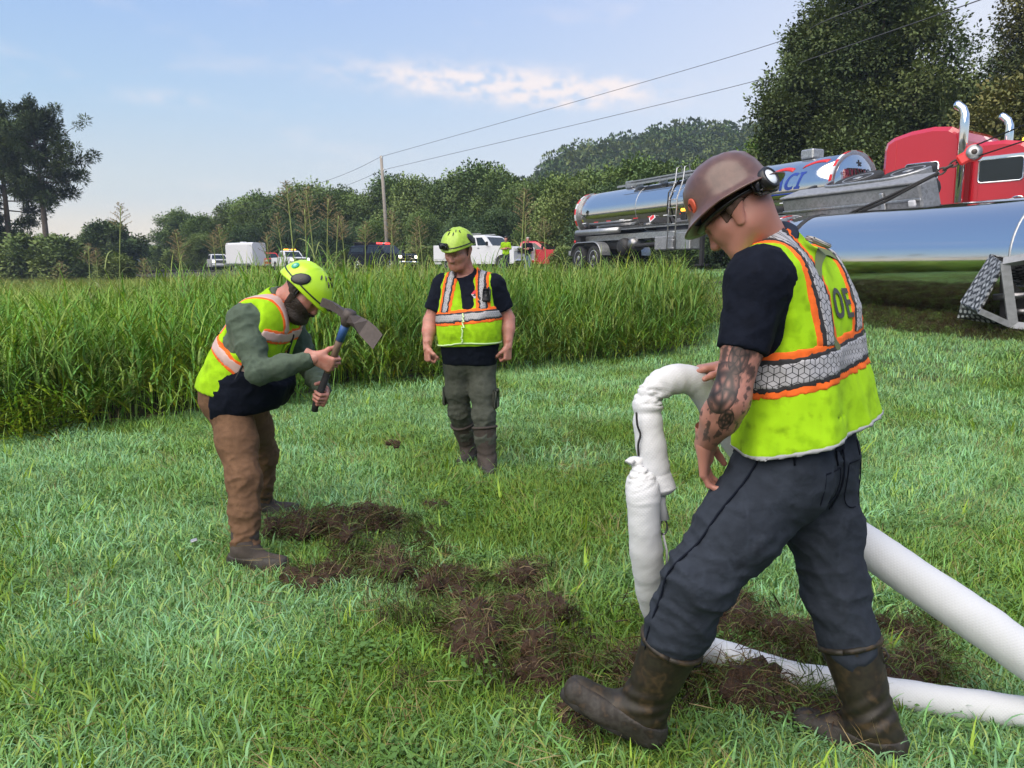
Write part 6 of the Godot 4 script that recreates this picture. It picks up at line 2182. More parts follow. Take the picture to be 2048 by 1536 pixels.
func truck(o: Node3D, K: Dictionary):
	var L: float = K.len
	var W: float = K.get("w", 2.0)
	var belt: float = K.get("belt", 1.28)
	var roof: float = K.get("roof", 1.93)
	var hood: float = K.get("hood", 1.25)
	var c1: float = L * 0.5 - hood - 0.35                # windscreen's foot
	var c0: float = c1 - K.cab                           # cab's back
	var fr := L * 0.5
	var ra: float = K.get("tyre", 0.40)
	var a1: float = fr - 0.95
	var a0: float = -fr + 1.15
	var arch := func(cx: float) -> Array:
		var o2 := []
		for i in 9: o2.append(Vector2(cx + cos(PI - PI * i / 8.0) * (ra + 0.08) * -1.0, 0.42 + sin(PI * i / 8.0) * (ra + 0.10)))
		return o2
	var pts := [Vector2(-fr, 0.55), Vector2(-fr + 0.05, 0.42)]
	var q: Array = arch.call(a0)
	q.sort_custom(func(a, b): return a.x < b.x)
	pts.append_array(q)
	q = arch.call(a1)
	q.sort_custom(func(a, b): return a.x < b.x)
	pts.append_array(q)
	pts.append_array([Vector2(fr - 0.05, 0.45), Vector2(fr, 0.60), Vector2(fr - 0.02, belt - 0.12), Vector2(fr - 0.15, belt - 0.03), Vector2(c1 - 0.05, belt + 0.04), Vector2(c0, belt + 0.02), Vector2(c0 - 0.1, belt + (0.0 if K.bed != "suv" else 0.02)), Vector2(-fr + 0.03, belt)])
	put("body", MB.new(false).slab(at(Vector3(0, 0, -W * 0.5)), PackedVector2Array(pts), W, 0.05).done(), K.paint, o)
	var under := MB.new(false).box(at(Vector3(0, 0.55, 0)), Vector3(L - 0.4, 0.3, W - 0.5))
	put("underbody", under.done(), M.dark_metal, o)
	# cab
	var slope: float = K.get("slope", 0.75)
	var b0 := c0 if K.bed != "suv" else -fr + 0.12
	var ring := func(x0: float, x1: float, y: float, hw: float) -> PackedVector3Array:
		return PackedVector3Array([Vector3(x0, y, hw), Vector3(x1, y, hw), Vector3(x1, y, -hw), Vector3(x0, y, -hw)])
	var back_in: float = 0.12 if K.bed != "suv" else 0.35
	var r0: PackedVector3Array = ring.call(b0, c1, belt, W * 0.5 - 0.06)
	var r1: PackedVector3Array = ring.call(b0 + back_in * 0.8, c1 - slope * 0.9, roof - 0.08, W * 0.5 - 0.20)
	var r2: PackedVector3Array = ring.call(b0 + back_in + 0.1, c1 - slope - 0.12, roof, W * 0.5 - 0.30)
	put("cab", MB.new(false).loft([r0, r1, r2], false, true).done(), K.paint, o)
	var L2 := func(i: int, j: int, u: float, v: float) -> Vector3: return r0[i].lerp(r0[j], u).lerp(r1[i].lerp(r1[j], u), v)
	pane(o, "windscreen", [L2.call(1, 2, 0.05, 0.08), L2.call(1, 2, 0.95, 0.08), L2.call(1, 2, 0.93, 0.93), L2.call(1, 2, 0.07, 0.93)], M.glass)
	pane(o, "rear_window", [L2.call(3, 0, 0.1, 0.2), L2.call(3, 0, 0.9, 0.2), L2.call(3, 0, 0.88, 0.9), L2.call(3, 0, 0.12, 0.9)], M.glass)
	for s in 2:
		var i := 0 if s == 0 else 3
		var j := 1 if s == 0 else 2
		var us: Array = [[0.06, 0.44], [0.50, 0.86]] if K.cab > 1.7 else [[0.1, 0.84]]
		if K.bed == "suv": us = [[0.04, 0.30], [0.34, 0.58], [0.62, 0.88]]
		for u in us:
			var w4 := [L2.call(i, j, u[0], 0.10), L2.call(i, j, u[1], 0.10), L2.call(i, j, u[1] - (0.06 if u[1] > 0.8 else 0.0), 0.90), L2.call(i, j, u[0], 0.90)]
			if s == 1: w4.reverse()
			pane(o, "side_window", w4, M.glass)
		var z := (W * 0.5 + 0.004) * (1 if s == 0 else -1)
		for u in us:
			var hx := lerpf(b0, c1, u[0]) + 0.08
			put("door_handle", MB.new(false).box(at(Vector3(hx, belt - 0.10, z)), Vector3(0.16, 0.035, 0.03)).done(), M.black_plastic, o)
		put("mirror", MB.new(false).box(at(Vector3(c1 - slope * 0.35, belt + 0.16, (W * 0.5 + 0.14) * (1 if s == 0 else -1))), Vector3(0.10, 0.26, 0.18), 0.03).done(), M.black_plastic, o)
		for x in [a0, a1]: wheel(o, Vector3(x, ra, (W * 0.5 - 0.13) * (1 if s == 0 else -1)), ra, 0.26, K.get("rim", M.alu))
		put("headlight", MB.new(false).box(at(Vector3(fr - 0.03, belt - 0.26, (W * 0.5 - 0.20) * (1 if s == 0 else -1))), Vector3(0.10, 0.20, 0.30), 0.03).done(), M.headlight if K.get("lit", false) else M.lamp_off, o)
		put("tail_light", MB.new(false).box(at(Vector3(-fr + 0.02, belt - 0.25, (W * 0.5 - 0.12) * (1 if s == 0 else -1))), Vector3(0.06, 0.34, 0.14), 0.02).done(), M.red_plain, o)
	put("grille", MB.new(false).box(at(Vector3(fr - 0.005, belt - 0.27, 0)), Vector3(0.06, 0.34, W - 0.72), 0.02).done(), M.black_plastic, o)
	for k in 3: put("grille_bar", MB.new(false).box(at(Vector3(fr + 0.03, belt - 0.16 - k * 0.11, 0)), Vector3(0.02, 0.03, W - 0.76), 0.005).done(), K.get("chrome", M.alu), o)
	put("front_bumper", MB.new(false).box(at(Vector3(fr + 0.03, 0.56, 0)), Vector3(0.18, 0.24, W - 0.05), 0.05).done(), K.get("chrome", M.alu), o)
	put("rear_bumper", MB.new(false).box(at(Vector3(-fr - 0.03, 0.56, 0)), Vector3(0.14, 0.2, W - 0.1), 0.04).done(), K.get("chrome", M.alu), o)
	if K.bed == "cap":
		var e0: PackedVector3Array = ring.call(-fr + 0.03, c0 - 0.04, belt, W * 0.5 - 0.04)
		var e1: PackedVector3Array = ring.call(-fr + 0.22, c0 - 0.02, roof - 0.10, W * 0.5 - 0.16)
		var e2: PackedVector3Array = ring.call(-fr + 0.3, c0 - 0.06, roof - 0.03, W * 0.5 - 0.26)
		put("bed_cap", MB.new(false).loft([e0, e1, e2], false, true).done(), K.paint, o)
		for s in 2:
			var i := 0 if s == 0 else 3
			var j := 1 if s == 0 else 2
			var w4 := []
			for t in [[0.12, 0.25], [0.88, 0.25], [0.88, 0.85], [0.16, 0.85]]: w4.append(e0[i].lerp(e0[j], t[0]).lerp(e1[i].lerp(e1[j], t[0]), t[1]))
			if s == 1: w4.reverse()
			pane(o, "cap_window", w4, M.glass)
		for k in 2: put("roof_rail", MB.new(false).box(at(Vector3((-fr + c0) * 0.5, roof + 0.22, 0.6 - 1.2 * k)), Vector3(1.7, 0.05, 0.05)).done(), M.dark_metal, o)
		for k in 3: put("rack_bar", MB.new(false).box(at(Vector3(lerpf(-fr + 0.4, c0 - 0.3, k * 0.5), roof + 0.10, 0)), Vector3(0.05, 0.24, 1.26)).done(), M.dark_metal, o)
	if K.bed == "service":
		var bl: float = c0 + fr
		for s in [-1, 1]:
			put("tool_locker", MB.new(false).box(at(Vector3(-fr + bl * 0.5 - 0.05, 1.12, s * (W * 0.5 - 0.12))), Vector3(bl - 0.1, 1.0, 0.46), 0.02).done(), K.paint, o)
			for k in 3: put("locker_door", MB.new(false).box(at(Vector3(-fr + bl * (0.2 + 0.3 * k), 1.14, s * (W * 0.5 + 0.115))), Vector3(bl * 0.27, 0.8, 0.02), 0.006).done(), K.paint, o)
		put("ladder_rack", MB.new(false).box(at(Vector3(-0.9, roof + 0.1, W * 0.5 - 0.35)), Vector3(2.6, 0.06, 0.06)).box(at(Vector3(-0.9, roof + 0.1, -W * 0.5 + 0.35)), Vector3(2.6, 0.06, 0.06)).done(), M.alu, o)
	if K.has("bar"):
		put("light_bar_base", MB.new(false).box(at(Vector3(c1 - slope - 0.45, roof + 0.03, 0)), Vector3(0.24, 0.05, 1.25), 0.01).done(), M.dark_metal, o)
		for k in 5: put("light_bar_lamp", MB.new(false).box(at(Vector3(c1 - slope - 0.45, roof + 0.11, -0.5 + 0.25 * k)), Vector3(0.22, 0.11, 0.22), 0.03).done(), (K.bar if k != 2 else M.lamp_off), o)

func face(o: Node3D, px: float, d: float, heading: float, lift := 0.0):          # heading: degrees the front turns from screen right towards the camera
	var x := (px - 1024.0) / 1540.0 * d
	o.position = Vector3(x, maxf(ground_h(x, -d), 1.2) + lift, -d)
	o.rotation.y = -deg_to_rad(heading)

func build_vehicles():
	var o := thing("pickup_truck", "black pickup with bed cap, roof rack and lit headlights by the utility pole", "pickup truck")
	truck(o, {"len": 5.9, "cab": 2.2, "bed": "cap", "paint": M.black_paint, "lit": true, "bar": M.red_light, "chrome": M.chrome, "rim": M.chrome, "roof": 1.95, "tyre": 0.43})
	face(o, 768, 60, 40)
	for s in [-1, 1]: put("bumper_lamp", MB.new(false).box(at(Vector3(3.0, 0.62, 0.5 * s)), Vector3(0.1, 0.16, 0.3), 0.03).done(), M.headlight, o)
	o = thing("service_truck", "white service truck with tool lockers behind the middle man", "truck")
	truck(o, {"len": 6.6, "cab": 2.3, "bed": "service", "paint": M.white_paint, "w": 2.15, "belt": 1.5, "roof": 2.2, "tyre": 0.46, "chrome": M.chrome, "rim": M.alu, "hood": 1.4})
	face(o, 968, 50, 38)
	o = thing("pickup_truck", "red pickup parked beside the white service truck", "pickup truck")
	truck(o, {"len": 5.6, "cab": 1.9, "bed": "open", "paint": M.red, "roof": 1.85, "tyre": 0.40})
	face(o, 1068, 50, 22)
	o = thing("pickup_truck", "white pickup with flashing amber light bar", "pickup truck")
	truck(o, {"len": 5.6, "cab": 2.0, "bed": "open", "paint": M.white_paint, "lit": true, "bar": M.amber, "roof": 1.95, "tyre": 0.42})
	face(o, 586, 78, 55)
	o = thing("pickup_truck", "red and white pickup with camper top between the box trailer and amber-lit pickup", "pickup truck")
	truck(o, {"len": 5.4, "cab": 1.9, "bed": "cap", "paint": M.red_plain, "roof": 1.9})
	put("white_stripe", MB.new(false).box(at(Vector3(0, 1.05, 0)), Vector3(5.2, 0.2, 2.03), 0.01).done(), M.white_paint, o)
	face(o, 543, 84, 60)
	o = thing("suv", "white sport utility vehicle with lit headlights, leftmost of the parked row", "suv")
	truck(o, {"len": 5.0, "cab": 2.6, "bed": "suv", "paint": M.white_paint, "lit": true, "roof": 1.9})
	face(o, 444, 92, 62)
	o = thing("car", "tiny white car far off beside the thin pole", "car")
	truck(o, {"len": 4.6, "cab": 2.0, "bed": "suv", "paint": M.white_paint, "roof": 1.5, "belt": 0.95, "w": 1.8, "tyre": 0.33})
	face(o, 340, 150, 10, -0.9)
	o = thing("box_trailer", "white enclosed box trailer with rounded roof in the parked row", "trailer")
	var bx := MB.new(false)
	var rr := []
	for q in [[-2.0, 0.9], [-1.9, 1.0], [1.7, 1.0], [2.15, 0.72]]:
		var R := PackedVector3Array()
		for p in rrect(2.3 * q[1], 2.35, 0.25, 4): R.append(Vector3(q[0], p.y + 1.75, -p.x))
		rr.append(R)
	bx.loft(rr)
	put("box", bx.done(), M.white_paint, o)
	for s in [-1, 1]:
		for x in [-0.4, 0.35]: wheel(o, Vector3(x, 0.36, 1.02 * s), 0.36, 0.22, M.alu)
	put("side_trim", MB.new(false).box(at(Vector3(-0.1, 0.75, 0)), Vector3(3.9, 0.12, 2.34), 0.02).done(), M.alu, o)
	put("tow_bar", MB.new(false).box(at(Vector3(2.6, 0.5, 0)), Vector3(1.1, 0.1, 0.12)).done(), M.dark_metal, o)
	put("roof_vent", MB.new(false).box(at(Vector3(-0.4, 2.98, 0)), Vector3(0.5, 0.12, 0.5), 0.04).done(), M.white_paint, o)
	face(o, 500, 82, 35)

# ---------------------------------------------------------------- tank trailers and tractor
func bent_text(text: String, height: float, serif: bool, slant: float, map: Callable) -> ArrayMesh:
	var tm := TextMesh.new()
	tm.text = text
	var sf := SystemFont.new()
	sf.font_names = PackedStringArray(["Droid Serif" if serif else "Droid Sans"])
	sf.font_weight = 700
	tm.font = sf
	tm.font_size = 100
	tm.pixel_size = 0.0137 * height
	tm.depth = 0.0
	var arr := tm.get_mesh_arrays()
	var V: PackedVector3Array = arr[Mesh.ARRAY_VERTEX]
	var I: PackedInt32Array = arr[Mesh.ARRAY_INDEX]
	var mb := MB.new(true)
	var queue := []
	for i in range(0, I.size(), 3): queue.append([V[I[i]], V[I[i + 2]], V[I[i + 1]], 0])
	while queue.size():
		var t = queue.pop_back()
		if t[3] < 3 and maxf(t[0].distance_to(t[1]), maxf(t[1].distance_to(t[2]), t[0].distance_to(t[2]))) > height * 0.35:
			var ab = (t[0] + t[1]) * 0.5
			var bc = (t[1] + t[2]) * 0.5
			var ca = (t[2] + t[0]) * 0.5
			for n in [[t[0], ab, ca], [ab, t[1], bc], [ca, bc, t[2]], [ab, bc, ca]]: queue.append([n[0], n[1], n[2], t[3] + 1])
			continue
		var q := []
		for k in 3: q.append(map.call(t[k].x + t[k].y * slant, t[k].y))
		mb.tri(q[0], q[1], q[2])
	return mb.done()

func tank(o: Node3D, L: float, R: float, cy: float, seams: Array):
	var turn := Transform3D(Basis(Vector3(0, 1, 0), Vector3(1, 0, 0), Vector3(0, 0, -1)), Vector3(0, cy, 0))        # lathe's y along x
	var prof := [Vector2(0.0, -0.24), Vector2(R * 0.3, -0.225), Vector2(R * 0.55, -0.18), Vector2(R * 0.8, -0.10), Vector2(R * 0.93, -0.04), Vector2(R, 0.03)]
	for k in 12: prof.append(Vector2(R, 0.03 + (L - 0.06) * (k + 1) / 12.0))
	prof.append_array([Vector2(R * 0.93, L + 0.04), Vector2(R * 0.8, L + 0.10), Vector2(R * 0.55, L + 0.18), Vector2(R * 0.3, L + 0.225), Vector2(0.0, L + 0.24)])
	put("tank", MB.new().lathe(turn, prof, 64).done(), M.mirror, o)
	for x in seams: put("seam", MB.new().lathe(turn * at(Vector3(0, x, 0)), [Vector2(R - 0.01, -0.02), Vector2(R + 0.006, -0.016), Vector2(R + 0.009, 0.0), Vector2(R + 0.006, 0.016), Vector2(R - 0.01, 0.02)], 64).done(), M.alu, o)
	for e in [0.0, L]:
		put("end_ring", MB.new().lathe(turn * at(Vector3(0, e, 0)), [Vector2(R - 0.02, -0.05), Vector2(R + 0.03, -0.045), Vector2(R + 0.035, 0.0), Vector2(R + 0.03, 0.045), Vector2(R - 0.02, 0.05)], 64).done(), M.alu, o)
		for c in 2:
			var mb := MB.new(false)
			for k in 48:
				if (k % 4 < 2) == (c == 0):
					var rings := []
					for j in 2:
						var a := TAU * (k + j) / 48.0
						var q := PackedVector3Array()
						for t in [[R + 0.030, -0.05], [R + 0.042, -0.05], [R + 0.042, 0.05], [R + 0.030, 0.05]]: q.append(Vector3(e + t[1], cy + sin(a) * t[0], cos(a) * t[0]))
						rings.append(q)
					mb.loft(rings)
			put("red_tape" if c == 0 else "white_tape", mb.done(), M.red_plain if c == 0 else M.white_paint, o)

func bogie(o: Node3D, x0: float, x1: float, fender: Material):
	for s in [-1, 1]:
		for x in [x0, x1]: wheel(o, Vector3(x, 0.52, 1.12 * s), 0.52, 0.28, M.alu, true)
		var pts := []
		for k in 7: pts.append(Vector2(x0 - 0.62 * cos(PI * 0.5 * k / 6.0) + 0.0, 0.62 + 0.56 * sin(PI * 0.5 * k / 6.0)))
		for k in 7: pts.append(Vector2(x1 + 0.62 * sin(PI * 0.5 * k / 6.0), 0.62 + 0.56 * cos(PI * 0.5 * k / 6.0)))
		var rings := []
		for p in pts:
			var c := Vector2((x0 + x1) * 0.5, 0.5)
			var dirn: Vector2 = (p - c).normalized() * 0.025
			rings.append(PackedVector3Array([Vector3(p.x, p.y, 0.80 * s), Vector3(p.x, p.y, 1.27 * s), Vector3(p.x + dirn.x, p.y + dirn.y, 1.27 * s), Vector3(p.x + dirn.x, p.y + dirn.y, 0.80 * s)]))
		put("fender", MB.new(false).loft(rings).done(), fender, o)
		var lip := []
		for p in pts: lip.append(Vector3(p.x, p.y, 1.275 * s))
		put("fender_lip", MB.new().tube(lip, 0.028, 6).done(), M.alu, o)
	for x in [x0, x1]: put("axle", MB.new().tube([Vector3(x, 0.52, -1.0), Vector3(x, 0.52, 1.0)], 0.075, 10).done(), M.dark_metal, o)
	put("suspension_frame", MB.new(false).box(at(Vector3((x0 + x1) * 0.5, 1.02, 0.5)), Vector3(3.2, 0.3, 0.12)).box(at(Vector3((x0 + x1) * 0.5, 1.02, -0.5)), Vector3(3.2, 0.3, 0.12)).box(at(Vector3((x0 + x1) * 0.5, 0.9, 0)), Vector3(0.3, 0.4, 1.0)).done(), M.dark_metal, o)

func build_tankers():
	M.mirror = flat(0.62, 0.62, 0.62, 0.08, 1.0)
	var im := Image.create(512, 4, false, Image.FORMAT_RF)
	var r := RandomNumberGenerator.new()
	r.seed = 9
	for x in 512:
		var v := 0.5 + 0.5 * nb.get_noise_1d(x * 0.35)
		for y in 4: im.set_pixel(x, y, Color(v, v, v))
	M.mirror.roughness_texture = noise_tex(15, 0.01, [Color(0.6, 0.6, 0.6), Color(1.6, 1.6, 1.6)], 256, 4)
	M.mirror.uv1_triplanar = true
	M.mirror.uv1_scale = Vector3.ONE * 0.3
	M.mirror.heightmap_enabled = true
	M.mirror.heightmap_texture = ImageTexture.create_from_image(im)
	M.mirror.heightmap_scale = 0.02
	# --- upright tanker on the road
	var R := 0.93
	var cy := 2.45
	var L := 14.2
	var fwd := Vector3(0.44, 0, 0.898).normalized()
	var right := fwd.cross(Vector3.UP)
	var o := thing("tank_trailer", "upright polished tank trailer with ladder standing on the road", "tank trailer")
	o.transform = Transform3D(Basis(fwd, Vector3.UP, right), Vector3(3.7, 1.50, -35.8))
	tank(o, L, R, cy, [4.6, 7.9, 11.0])
	bogie(o, 0.8, 2.05, M.alu)
	put("frame_rail", MB.new(false).box(at(Vector3(7, 1.36, 0.55)), Vector3(13.6, 0.24, 0.14)).box(at(Vector3(7, 1.36, -0.55)), Vector3(13.6, 0.24, 0.14)).done(), M.alu, o)
	put("rear_bumper", MB.new(false).box(at(Vector3(-0.15, 0.75, 0)), Vector3(0.15, 0.2, 2.3)).done(), M.alu, o)
	put("rear_box", MB.new(false).box(at(Vector3(0.15, 1.45, 0)), Vector3(0.5, 0.55, 1.9), 0.05).done(), M.dark_metal, o)
	put("hose_tube", MB.new().tube([Vector3(0.3, 1.62, 1.02), Vector3(3.6, 1.62, 1.02)], 0.13, 14).done(), M.alu, o)
	for k in 2: put("tail_light", MB.new().lathe(along(Vector3(0.05, 1.25, 0.75 + k * 0.2), Vector3(-0.3, 0, 1)), [Vector2(0.07, 0), Vector2(0.065, 0.05), Vector2(0.02, 0.06)], 12).done(), M.red_plain, o)
	for k in 14:
		var x := 0.6 + k * 0.98
		put("reflector_strip", MB.new(false).box(Transform3D(Basis(Vector3.RIGHT, -0.42), Vector3(x, cy - 0.40, sqrt(R * R - 0.16) + 0.004)), Vector3(0.32, 0.05, 0.008), 0.002).done(), M.red_plain if k % 3 else M.white_paint, o)
	put("rub_rail", MB.new(false).box(at(Vector3(7.4, cy - 0.78, 0.62)), Vector3(13.0, 0.05, 0.05)).done(), M.alu, o)
	var pl := Transform3D(Basis(Vector3.RIGHT, -0.5) * Basis(Vector3(0, 0, 1), PI * 0.25), Vector3(5.7, cy - 0.46, 0.90))
	put("placard", MB.new(false).box(pl, Vector3(0.30, 0.30, 0.015), 0.004).done(), M.white_paint, o)
	put("placard_face", MB.new(false).box(pl * at(Vector3(0.0, 0.0, 0.008)), Vector3(0.20, 0.20, 0.012), 0.003).done(), M.red_plain, o)
	var lad := Node3D.new()
	lad.name = "ladder"
	o.add_child(lad)
	for s in 2: put("rail", MB.new().tube([Vector3(7.0 + 0.45 * s, 0.75, 1.16), Vector3(7.0 + 0.45 * s, cy + 0.15, 1.10), Vector3(7.0 + 0.45 * s, cy + 0.78, 0.85), Vector3(7.0 + 0.45 * s, cy + 1.25, 0.80), Vector3(7.0 + 0.45 * s, cy + 1.35, 0.6), Vector3(7.0 + 0.45 * s, cy + 0.95, 0.5)], 0.025, 8).done(), M.alu, lad)
	for k in 9: put("rung", MB.new().tube([Vector3(7.0, 0.8 + k * 0.29, 1.16 - 0.0 * k), Vector3(7.45, 0.8 + k * 0.29, 1.16)], 0.016, 6).done(), M.alu, lad)
	put("hoop", MB.new().tube([Vector3(7.9, cy - 0.75, 0.75), Vector3(7.9, cy - 0.3, 1.0), Vector3(7.9, cy + 0.4, 0.95), Vector3(7.9, cy + 0.9, 0.45)], 0.03, 8).done(), M.dark_metal, o)
	put("hoop", MB.new().tube([Vector3(6.75, cy - 0.75, 0.75), Vector3(6.75, cy - 0.3, 1.0), Vector3(6.75, cy + 0.4, 0.95), Vector3(6.75, cy + 0.9, 0.45)], 0.03, 8).done(), M.dark_metal, o)
	put("walkway", MB.new(false).box(at(Vector3(5.8, cy + R + 0.16, 0.35)), Vector3(4.6, 0.05, 0.55)).done(), M.alu, o)
	for x in [4.0, 5.6, 7.2]: put("walkway_post", MB.new(false).box(at(Vector3(x, cy + R + 0.05, 0.35)), Vector3(0.06, 0.26, 0.4)).done(), M.alu, o)
	for x in [3.1, 6.9, 12.6]: put("hatch_box", MB.new(false).box(at(Vector3(x, cy + R + 0.14, 0.0)), Vector3(0.5, 0.28, 0.5), 0.04).done(), M.alu, o)
	put("spill_rail", MB.new(false).box(at(Vector3(7.0, cy + R + 0.02, 0.72)), Vector3(8.0, 0.08, 0.04)).done(), M.alu, o)
	put("marker_light", MB.new(false).box(at(Vector3(7.75, cy - 0.30, 1.02)), Vector3(0.24, 0.10, 0.10), 0.02).done(), M.amber, o)
	put("marker_bracket", MB.new(false).box(at(Vector3(7.75, cy - 0.5, 1.0)), Vector3(0.3, 0.3, 0.1), 0.02).done(), M.dark_metal, o)
	put("pump_box", MB.new(false).box(at(Vector3(6.6, 1.0, 0.78)), Vector3(1.1, 0.5, 0.5), 0.03).done(), M.grey_paint, o)
	put("pump_box", MB.new(false).box(at(Vector3(7.75, 1.05, 0.78)), Vector3(0.8, 0.62, 0.5), 0.03).done(), M.alu, o)
	for s in [-1, 1]: put("landing_leg", MB.new(false).box(at(Vector3(8.5, 0.85, 0.75 * s)), Vector3(0.14, 1.3, 0.14)).box(at(Vector3(8.5, 0.18, 0.75 * s)), Vector3(0.36, 0.06, 0.36)).done(), M.dark_metal, o)
	put("valve_pod", MB.new().lathe(along(Vector3(3.6, 0.95, 0.75), Vector3(0, 0, 1)), [Vector2(0.34, -0.4), Vector2(0.36, 0.0), Vector2(0.30, 0.16), Vector2(0.12, 0.2)], 20).done(), M.dark_metal, o)
	put("valve_pod", MB.new().lathe(along(Vector3(4.2, 1.05, 0.7), Vector3(0, 0, 1)), [Vector2(0.24, -0.4), Vector2(0.26, 0.0), Vector2(0.2, 0.16), Vector2(0.1, 0.2)], 20).done(), M.steel, o)
	put("pipework", MB.new().tube([Vector3(3.2, 1.2, 0.5), Vector3(4.4, 0.95, 0.7), Vector3(5.6, 1.0, 0.6), Vector3(6.4, 1.2, 0.4)], 0.09, 8).done(), M.dark_metal, o)
	put("skid_plate", MB.new(false).box(at(Vector3(12.4, 1.4, 0)), Vector3(2.0, 0.16, 1.9)).done(), M.dark_metal, o)
	# lettering on the side and the front end
	var wrap := func(x0: float, a0: float) -> Callable:
		return func(x: float, y: float) -> Vector3:
			var a := a0 + y / R
			return Vector3(x0 + x, cy + sin(a) * (R + 0.005), cos(a) * (R + 0.005))
	var blue := flat(0.02, 0.045, 0.26, 0.4)
	put("logo_letters", bent_text("ACI", 0.52, false, 0.35, wrap.call(12.55, 0.22)), blue, o)
	for q in [[11.75, 0.62, 0.0], [12.95, 0.70, 0.12]]:
		var sw := MB.new()
		var top := []
		for k in 9:
			var t := k / 8.0
			var yy: float = q[1] + 0.10 * sin(t * PI) + q[2] * t
			var w4 := PackedVector3Array()
			for e in [[0.0, 0.004], [0.13, 0.004], [0.13, 0.010], [0.0, 0.010]]:
				var a: float = (yy + e[0] - 0.1) / R
				w4.append(Vector3(q[0] + t * 0.85 + e[0] * 0.4, cy + sin(a) * (R + e[1]), cos(a) * (R + e[1])))
			top.append(w4)
		put("logo_swoosh", sw.loft(top).done(), M.red_plain, o)
	var ul := []
	for k in 5:
		var w4 := PackedVector3Array()
		for e in [[-0.02, 0.004], [0.03, 0.004], [0.03, 0.009], [-0.02, 0.009]]:
			var a: float = (-0.16 + e[0]) / R
			w4.append(Vector3(11.5 + k * 0.55, cy + sin(a) * (R + e[1]), cos(a) * (R + e[1])))
		ul.append(w4)
	put("logo_line", MB.new().loft(ul).done(), blue, o)
	var onface := func(z0: float, y0: float) -> Callable:
		return func(x: float, y: float) -> Vector3:
			var q := Vector2(z0 - x, y0 + y)
			return Vector3(L + 0.257 - 0.25 * pow(minf(1.0, q.length() / R), 2.2), cy + q.y, q.x)
	put("front_lettering", bent_text("TIMCO", 0.20, true, 0.0, onface.call(0.0, 0.34)), M.black_trim, o)
	put("front_lettering", bent_text("0073", 0.13, false, 0.0, onface.call(0.0, 0.06)), M.black_trim, o)
	put("front_logo", bent_text("*", 0.30, false, 0.0, onface.call(0.0, 0.52)), M.dark_metal, o)
	# --- overturned tanker on the verge
	var f2 := Vector3(0.37, 0, 0.93).normalized()
	var side := Vector3(-f2.z, 0, f2.x)
	var roll := deg_to_rad(20.0)
	var up2 := side * cos(roll) - Vector3.UP * sin(roll)
	var o2 := thing("tank_trailer", "overturned polished tank trailer lying on its side on the verge", "tank trailer")
	var ctr := Vector3(6.13, 0.68 + 0.98, -17.1)
	o2.transform = Transform3D(Basis(f2, up2, f2.cross(up2)), ctr - up2 * cy)
	var L3 := 13.4
	tank(o2, L3, 0.97, cy, [5.65, 7.9])
	bogie(o2, 0.35, 1.65, M.grey_paint)
	# grey under-structure that faces the camera above the tank: panels with ribs
	for s in [-1, 1]:
		put("skirt_panel", MB.new(false).box(at(Vector3(0.9, 1.28, 1.22 * s)), Vector3(3.7, 0.62, 0.05), 0.015).done(), M.grey_paint, o2)
	put("bogie_cover", MB.new(false).box(at(Vector3(0.9, 1.30, 0)), Vector3(3.7, 0.5, 2.38), 0.04).done(), M.grey_paint, o2)
	for k in 3: put("skirt_rib", MB.new(false).box(at(Vector3(0.9, 1.565, -0.9 + 0.42 * k)), Vector3(3.72, 0.035, 0.05), 0.01).done(), M.alu, o2)
	put("skirt_post", MB.new(false).box(at(Vector3(1.9, 1.58, -0.35)), Vector3(0.10, 0.05, 1.5), 0.015).done(), M.alu, o2)
	put("rear_bumper", MB.new(false).box(at(Vector3(-1.0, 0.9, 0)), Vector3(0.14, 0.9, 2.4), 0.02).done(), M.dark_metal, o2)
	for k in 2: put("tail_light", MB.new().lathe(along(Vector3(-0.94, 1.42, -0.9 + k * 0.25), Vector3(0, 1, 0)), [Vector2(0.07, 0), Vector2(0.065, 0.05), Vector2(0.02, 0.06)], 12).done(), M.red_plain, o2)
	put("frame_rail", MB.new(false).box(at(Vector3(6.5, 1.36, 0.55)), Vector3(12.6, 0.24, 0.14)).box(at(Vector3(6.5, 1.36, -0.55)), Vector3(12.6, 0.24, 0.14)).done(), M.alu, o2)
	put("white_reflector", MB.new(false).box(at(Vector3(2.6, 1.62, -0.85)), Vector3(0.16, 0.06, 0.12), 0.02).done(), M.white_paint, o2)
	# hatch guard: tread-plate wings and a cabinet on the tank's top, now facing the camera
	var gd := Node3D.new()
	gd.name = "hatch_guard"
	o2.add_child(gd)
	var plate := M.alu.duplicate() as StandardMaterial3D
	var ti := Image.create(64, 64, false, Image.FORMAT_RGB8)
	for y in 64:
		for x in 64:
			var q := Vector2(fposmod(x + (8 if (y / 16) % 2 else 0), 16) - 7.5, fposmod(y, 16) - 7.5)
			var v := 1.0 if q.length() < 5.2 else 0.25
			ti.set_pixel(x, y, Color(v, v, v))
	plate.albedo_texture = ImageTexture.create_from_image(ti)
	plate.uv1_triplanar = true
	plate.uv1_scale = Vector3.ONE * 3.2
	plate.metallic = 0.35
	plate.roughness = 0.5
	var inv := o2.transform.affine_inverse()
	var plate_of := func(c: Array):
		var q := []
		for p in c: q.append(inv * p)
		pane(gd, "tread_plate", q, plate, 0.018)
	var bar := func(p: Vector3, q: Vector3, w: float):
		put("frame_bar", MB.new(false).tube([inv * p, inv * q], w, 4).done(), M.grey_paint, gd)
	plate_of.call([Vector3(6.819, 1.012, -11.75), Vector3(6.779, 0.912, -11.2), Vector3(7.078, 1.585, -11.2), Vector3(7.21, 1.731, -11.75)])
